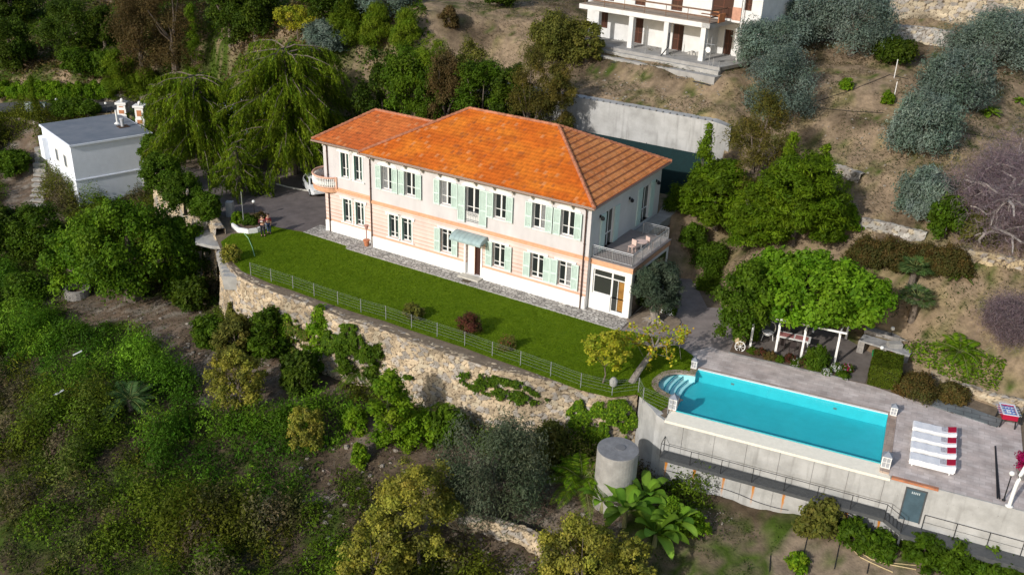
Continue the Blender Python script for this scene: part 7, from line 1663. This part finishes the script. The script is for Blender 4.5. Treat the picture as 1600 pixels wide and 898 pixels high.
for b, w, h, kd, lab in (((388, 350), 1.6, .9, 'bush', 'low plant in the middle of the shrub bed'), ((405, 346), 1.3, .8, 'rusty', 'brownish plant under the garden lamp in the shrub bed'), ((372, 348), 1.2, 1.1, 'bright', 'light green plant at the left end of the shrub bed')):
    tree(kd, None, None, None, lab, 'bed_plant', 'plant', P=at(*b, .15), H=h, W_=w)
tree('yellow', None, None, None, 'dry twiggy bush at the wall head left of the lawn', 'dry_bush', 'bush', P=at(362, 410, -.2), H=1.4, W_=1.8)
# ---- upper left and the belt of trees behind the villa
BG = 'belt of trees on the slope behind the villa'
bt = [('dark', (22, 112), 22, 70, 'dark green tree at the left edge above the road'), ('dark', (115, 88), -8, 92, 'large dense dark green tree above the road hedge'), ('dark', (165, 75), 5, 50, 'dark green tree leaning on the large one above the road'), ('brown', (225, 120), -15, 90, 'brownish tree above the light bamboo clump'), ('brown', (275, 110), -30, 110, 'large brown leaved tree behind the thin cypress'), ('dark', (362, 70), -40, 80, 'dark tree crown at the top edge behind the cedars'), ('brown', (245, 60), -40, 90, 'brown tree at the top edge left of the thin cypress'), ('dark', (400, 60), -40, 80, 'black green tree at the top edge above the large cedar'),
 ('bamboo', (192, 152), 80, 62, 'light green bamboo clump above the road'), ('bamboo', (232, 158), 110, 60, 'yellowish bamboo clump left of the gate'), ('mid', (125, 112), 76, 60, 'round green bush above the road hedge'), ('mid', (170, 118), 80, 50, 'second round green bush right above the road hedge'),
 ('lemon', (466, 62), 8, 74, 'bright yellow leaved tree above the large cedar'), ('olive', (510, 75), 30, 70, 'grey green tree right of the yellow leaved one'),
 ('bamboo', (540, 70), 5, 60, 'tall reed clump behind the villa, left one'), ('bamboo', (590, 75), 8, 60, 'tall reed clump behind the villa, middle one'), ('bamboo', (635, 80), 18, 56, 'tall reed clump behind the villa, right one'),
 ('olivy', (868, 100), 22, 92, 'yellow green tree left of the upper white house'), ('olivy', (915, 96), 30, 56, 'small yellow green tree touching the upper house terrace'), ('dark', (520, 30), -50, 90, 'dark tree at the top edge above the reeds'), ('olive', (600, 20), -40, 100, 'blue green tree at the top edge above the reeds'), ('dark', (780, 10), -30, 50, 'dark shrub at the top edge left of the upper house'), ('dark', (20, 40), -30, 80, 'dark tree at the top left corner')]
for kd, b, t, w, lab in bt: tree(kd, b, t, w, lab, 'tree', 'tree', BG)
for kd, u, w_, t, wp, lab in (('dark', -30.5, 15.5, 58, 92, 'dark tree directly behind the left wing roof'), ('mid', -27.5, 16, 44, 90, 'green bushy tree behind the gap between both roofs'), ('bamboo', -25.2, 16.5, 50, 70, 'yellowish green tree in the belt left of the rust brown one'), ('mid', -24.4, 15.2, 92, 60, 'lower green tree in front of the yellowish one behind the villa'), ('brown', -22.6, 15.0, 80, 80, 'rust brown tree in the belt behind the villa'), ('olivy', -21.2, 16.8, 48, 80, 'olive green tree right of the rust brown one'), ('mid', -18.6, 15.2, 70, 92, 'dense green tree above the left part of the villa ridge'), ('dark', -16.0, 15.6, 82, 76, 'dark green tree next to the dense green one above the ridge'), ('brownc', -13.6, 15.0, 76, 90, 'olive brown tree before the left end of the concrete wall'), ('brownc', -10.9, 15.4, 88, 66, 'brownish tree overlapping the left end of the concrete wall')):
    q = h2w(u, w_); q[2] = float(surf(q[0], q[1])[0]); tree(kd, None, t, wp, lab, 'tree', 'tree', BG, P=q)
tree('cypress', (313, 162), 2, 22, 'thin tall cypress spire behind the weeping cedars', 'cypress', 'tree')
tree('cypress', (58, 180), 120, 12, 'short slim dark tree by the roadside cabinets', 'cypress', 'tree')
tree('brown', (702, 44), 12, 34, 'dead brown palm stump on the bare hill behind the villa', 'dead_palm', 'tree')
for i in range(9):
    a = 8+i*20; tree('bright', (a, 152+(i % 2)), 118+(i*7 % 9), 34, ['bright road hedge bush at the left frame edge', 'second bright road hedge bush from the left', 'third bright road hedge bush from the left', 'bright road hedge bush left of the roadside cypress', 'bright road hedge bush right of the roadside cypress', 'bright road hedge bush below the round green bush', 'seventh bright road hedge bush from the left', 'bright road hedge bush before the bamboo', 'last bright road hedge bush at the bamboo foot'][i], 'hedge_bush', 'bush', 'bright hedge along the road')
tree('mid', (110, 182), 158, 50, 'dark clipped bush behind the white house roof', 'bush', 'bush'); tree('mid', (138, 182), 160, 40, 'second dark bush behind the white house roof', 'bush', 'bush')
# ---- left: the sprawling tree and its neighbours
tree('big', (210, 468), 312, 185, 'huge sprawling green tree below the white house', 'carob_tree', 'tree')
tree('big', (125, 452), 356, 100, 'left lobe tree of the sprawling group beside the yard', 'carob_tree', 'tree')
tree('big', (285, 440), 335, 95, 'right hand tree of the sprawling group beside the stone arch', 'carob_tree', 'tree')
for b, t, w, kd, lab in (((60, 400), 318, 95, 'mid', 'rounded dark bush below the yard wall at the left'), ((15, 400), 325, 80, 'dark', 'dark bush at the left frame edge below the yard'), ((74, 395), 352, 46, 'mid', 'small bush just left of the near corner of the white house'), ((40, 470), 425, 60, 'mid', 'low bush at the start of the creeper band'), ((20, 270), 235, 60, 'mid', 'low bush on the bank left of the garden steps'), ((300, 480), 430, 60, 'dark', 'dark bush in the shade beside the stone arch'), ((330, 540), 490, 60, 'mid', 'green bush at the left corner foot of the stone wall')):
    tree(kd, b, t, w, lab, 'bush', 'bush')
# ================================================================ ground cover (nobody could count it)
def cover(name, label, x0, x1, y0, y1, dens, test, hfun, size, colf, seed=1, up=.3, cat='undergrowth'):
    r = np.random.default_rng(seed); N = int((x1-x0)*(y1-y0)*dens); X = r.uniform(x0, x1, N); Y = r.uniform(y0, y1, N); k = test(X, Y); X, Y = X[k], Y[k]; N = len(X)
    e = .15; Hh = height(X, Y); m_ = hfun(X, Y); sx_ = (hfun(X+e, Y)-m_)/e; sy_ = (hfun(X, Y+e)-m_)/e
    Z = Hh+m_*np.clip(r.uniform(.25, 1.08, N), 0, 1.05)+.03; nn = unit(np.stack([-sx_, -sy_, np.ones(N)], -1)+rdir(N, r)*.75)
    s = size[0]*r.uniform(.6, 1.4, N); Vq = quads(np.stack([X, Y, Z], -1), nn, unit(rdir(N, r)+[0, 0, up]), s, s*size[1]); return tag(link(name, leafobj(name, Vq, colf(X, Y, N, r))), label, cat, kind='stuff')
lowf = lambda X, Y: inpoly(X, Y, LOWER) & (np.abs(X/Y) < .74)
def mound(a, b, sc, s):  return lambda X, Y: a+b*np.clip((fbm(X*sc, Y*sc, s)-.36)*3.2, 0, 1)**1.2*(.7+.6*fbm(X*2, Y*2, s+3))
def cmix(A, B, sc, s, extra=None):
    def f(X, Y, N, r):
        t = np.clip((fbm(X*sc, Y*sc, s)-.42)*6, 0, 1)[:, None]; c = pal(N, A, .22, r)*(1-t)+pal(N, B, .22, r)*t
        if extra is not None:
            q = np.clip((fbm(X*.45, Y*.45, s+9)-.56)*9, 0, 1)[:, None]; c = c*(1-q)+pal(N, extra, .2, r)*q
        return np.clip(c, .004, 1)
    return f
BR = [(.065, .135, .008), (.09, .17, .012), (.05, .10, .008)]; SC = [(.068, .08, .012), (.048, .06, .01), (.095, .105, .014)]; DRY = [(.13, .10, .055), (.10, .075, .05), (.17, .135, .07)]
def clumps(name, label, x0, x1, y0, y1, dens, test, rad, hgt, size, palf, lpm=42, seed=1, droop=0., cat='undergrowth'):
    """tangled undergrowth as overlapping leafy mounds of uneven size and colour"""
    r = np.random.default_rng(seed); n = int((x1-x0)*(y1-y0)*dens); X = r.uniform(x0, x1, n); Y = r.uniform(y0, y1, n); k = test(X, Y); X, Y = X[k], Y[k]; n = len(X)
    big = fbm(X*.22, Y*.22, seed+7); R = rad[0]+(rad[1]-rad[0])*np.clip(r.uniform(0, 1, n)**1.6*.7+(big-.4)*1.2, 0, 1); Hc = hgt*R*r.uniform(.6, 1.5, n)*(.6+1.3*np.clip((big-.38)*3, 0, 1)); c0 = palf(X, Y, n, r)
    m_ = np.maximum(6, (2*pi*R*np.maximum(R, Hc)*lpm*.6).astype(int)); I = np.repeat(np.arange(n), m_); N = len(I)
    d = rdir(N, r); d[:, 2] = np.abs(d[:, 2]); lump = 1+.25*np.sin(d[:, 0]*6+I)*np.cos(d[:, 1]*5+I*1.7)+r.normal(0, .13, N)
    px_ = X[I]+d[:, 0]*R[I]*lump; py_ = Y[I]+d[:, 1]*R[I]*lump; gz = height(px_, py_); ok = lowf(px_, py_)
    pz = gz+d[:, 2]*Hc[I]*lump+.03; nn = unit(d+rdir(N, r)*.7); tt = unit(rdir(N, r)+np.array([.1, -.5, -.6])*droop+[0, 0, .2])
    s_ = size[0]*r.uniform(.55, 1.5, N); C = c0[I]*(1+r.normal(0, .2, (N, 1)))
    Vq = quads(np.stack([px_, py_, pz], -1), nn, tt, s_, s_*size[1])[ok]; return tag(link(name, leafobj(name, Vq, np.clip(C[ok], .004, 1))), label, cat, kind='stuff')
inv_ = lambda X, Y: lowf(X, Y) & (np.abs(X/Y) < .68)
GR = [(.115, .22, .013), (.15, .27, .017), (.08, .17, .010)]
clumps('creepers', 'bright green creepers carpeting the lower left slope', -48, 8, 37, 82, 1.5, lambda X, Y: inv_(X, Y) & (zoneveg(X, Y) == 1), (.3, 1.15), 1.0, (.20, .36), cmix(GR, [(.06, .14, .008), (.045, .11, .007)], .3, 65), 60, 2, 1.4)
clumps('scrub', 'dark olive green scrub and brambles covering the lower left slope', -62, 12, 36, 105, 1.75, lambda X, Y: inv_(X, Y) & (zoneveg(X, Y) == 0), (.3, 1.3), 1.05, (.18, .45), cmix([(.095, .115, .010), (.065, .08, .008), (.13, .145, .012)], [(.105, .17, .010), (.075, .13, .008)], .3, 75, [(.15, .12, .06), (.11, .09, .055)]), 50, 3, .3)
cover('scrub_floor', 'low dark weeds and dry stems between the scrub mounds', -62, 12, 36, 105, 55, lambda X, Y: inv_(X, Y) & (zoneveg(X, Y) < 2), mound(.05, .3, .38, 71), (.2, .3), cmix([(.06, .085, .010), (.08, .09, .02)], [(.10, .08, .045), (.07, .06, .035)], .5, 76), 13, .5)
cover('leaf_litter', 'brown leaf litter and dry twigs on the bare patches of the lower slope', -40, 16, 34, 80, 34, lambda X, Y: lowf(X, Y) & (zoneveg(X, Y) == 2), mound(.0, .12, .8, 81), (.15, .35), cmix([(.20, .145, .09), (.12, .085, .055), (.30, .24, .17)], [(.06, .09, .02), (.12, .10, .05)], .7, 85), 4, 0)
cover('dry_brush', 'pinkish dry brushwood heaps between the yellow bushes', -14, 8, 36, 60, 60, lambda X, Y: lowf(X, Y) & (zoneveg(X, Y) == 2) & (fbm(X*.4, Y*.4, 95) > .53), mound(.05, .5, .6, 91), (.42, .06), lambda X, Y, N, r: pal(N, [(.20, .15, .125), (.14, .10, .085), (.26, .20, .165)], .2, r), 5, .2)
cover('weeds', 'thin weeds on the plot below the pool wall', 6, 36, 30, 50, 60, lambda X, Y: lowf(X, Y) & (zoneveg(X, Y) == 3) & (fbm(X*.7, Y*.7, 99) > .38), mound(.02, .14, .7, 97), (.13, .4), cmix([(.045, .085, .016), (.07, .10, .02)], [(.13, .12, .05), (.08, .11, .025)], .6, 98), 6, .5)
upf = lambda X, Y: ~inpoly(X, Y, LOWER) & ~inpoly(X, Y, SHEET) & ~inpoly(X, Y, BACK) & (np.abs(X/Y) < .6)
cover('hill_scrub', 'mixed green and brown scrub on the upper left hill', -80, 2, 84, 150, 34, lambda X, Y: upf(X, Y) & (roadd(X, Y)[0] > 3.2) & (X+ .25*(Y-90) < -8), mound(.1, 1.6, .25, 111), (.34, .55), cmix(G['dark']+G['mid'], G['brown']+[(.14, .10, .06)], .22, 115), 7, .3)
cover('dry_grass', 'dry grass tufts and weeds on the bare olive terraces', -6, 62, 54, 118, 48, lambda X, Y: upf(X, Y) & (fbm(X*.6, Y*.6, 121) > .42), mound(.03, .22, .8, 123), (.20, .22), cmix([(.16, .12, .065), (.11, .09, .045)], [(.05, .075, .018), (.07, .09, .025)], .3, 125), 8, .6)
cover('bank_ivy', 'green ground cover on the bank above the garden wall', 22, 46, 42, 62, 190, lambda X, Y: upf(X, Y) & inpoly(X, Y, gpoly([(1405, 545), (1470, 538), (1560, 562), (1660, 600), (1680, 650), (1600, 632), (1500, 602), (1430, 580)])), mound(.25, .6, .5, 131), (.2, .5), cmix(G['hedge'], G['bright'], .4, 135), 9, .5)
# scattered stones
def stones(name, label, px_list, seed, smin=.08, smax=.2):
    r = np.random.default_rng(seed); mb = MB()
    for (a, b) in px_list:
        p = ground(a, b); s = r.uniform(smin, smax); i = len(mb.v); n0 = len(mb.f); mb.ball((0, 0, 0), 1, 6)
        for k in range(i, len(mb.v)): x, y, z = mb.v[k]; q = 1+r.normal(0, .15); mb.v[k] = (p[0]+x*s*q, p[1]+y*s*q*.8, p[2]+.04+z*s*.6*q)
    return tag(mb.build(name, mat('pale_rock', (.26, .23, .19), .9, .25, 4)), label, 'stones', kind='stuff')
rs_ = random.Random(11)
stones('loose_stones', 'loose pale stones scattered on the bare lower ground', [(rs_.uniform(470, 980), rs_.uniform(690, 890)) for _ in range(160)]+[(rs_.uniform(150, 420), rs_.uniform(485, 620)) for _ in range(110)], 1)
stones('rubble', 'small pale rubble along the foot of the pool wall', [(1010+i*1.9+rs_.uniform(-6, 6), 762+i*.63+rs_.uniform(-4, 26)) for i in range(70)], 2, .025, .07)
stones('hill_stones', 'small pale stones on the bare earth behind the concrete wall and in the grove', [(rs_.uniform(930, 1130), rs_.uniform(108, 170)) for _ in range(90)]+[(rs_.uniform(1260, 1500), rs_.uniform(110, 340)) for _ in range(90)], 3, .05, .14)
# ================================================================ light, sky, camera
w = bpy.data.worlds.new('World'); scene.world = w; w.use_nodes = True; N = w.node_tree.nodes; L = w.node_tree.links
sk = N.new('ShaderNodeTexSky'); sk.sky_type = 'NISHITA'; sk.sun_disc = False
SE = radians(27); sdir = np.array([-.67, -.742]); saz = math.atan2(sdir[0], sdir[1])   # azimuth from +Y towards +X
sk.sun_elevation = SE; sk.sun_rotation = saz; sk.air_density = 1.2; sk.dust_density = 1.5
L.new(sk.outputs[0], N['Background'].inputs[0]); N['Background'].inputs[1].default_value = .14
sd = bpy.data.lights.new('sun', 'SUN'); sd.energy = 3.45; sd.angle = radians(1.2); sd.color = (1, .965, .915); so_ = bpy.data.objects.new('sun', sd); col.objects.link(so_)
v = Vector((sdir[0]*cos(SE), sdir[1]*cos(SE), sin(SE))); so_.rotation_euler = v.to_track_quat('Z', 'Y').to_euler(); so_.location = (-60, 0, 80)
cd = bpy.data.cameras.new('camera'); cam = bpy.data.objects.new('camera', cd); col.objects.link(cam); scene.camera = cam
cd.sensor_width = 36; cd.sensor_fit = 'HORIZONTAL'; cd.lens = F_*36/1600; cd.clip_end = 600; cd.clip_start = .5
from mathutils import Matrix
M = Matrix(((CR[0], CU[0], -CF[0], 0), (CR[1], CU[1], -CF[1], 0), (CR[2], CU[2], -CF[2], CAMH), (0, 0, 0, 1))); cam.matrix_world = M
scene.view_settings.view_transform = 'Standard'; scene.view_settings.look = 'None'; scene.view_settings.exposure = 0.0; scene.view_settings.gamma = 1
scene.cycles.max_bounces = 5; scene.cycles.transparent_max_bounces = 6; scene.cycles.diffuse_bounces = 3; scene.cycles.glossy_bounces = 2
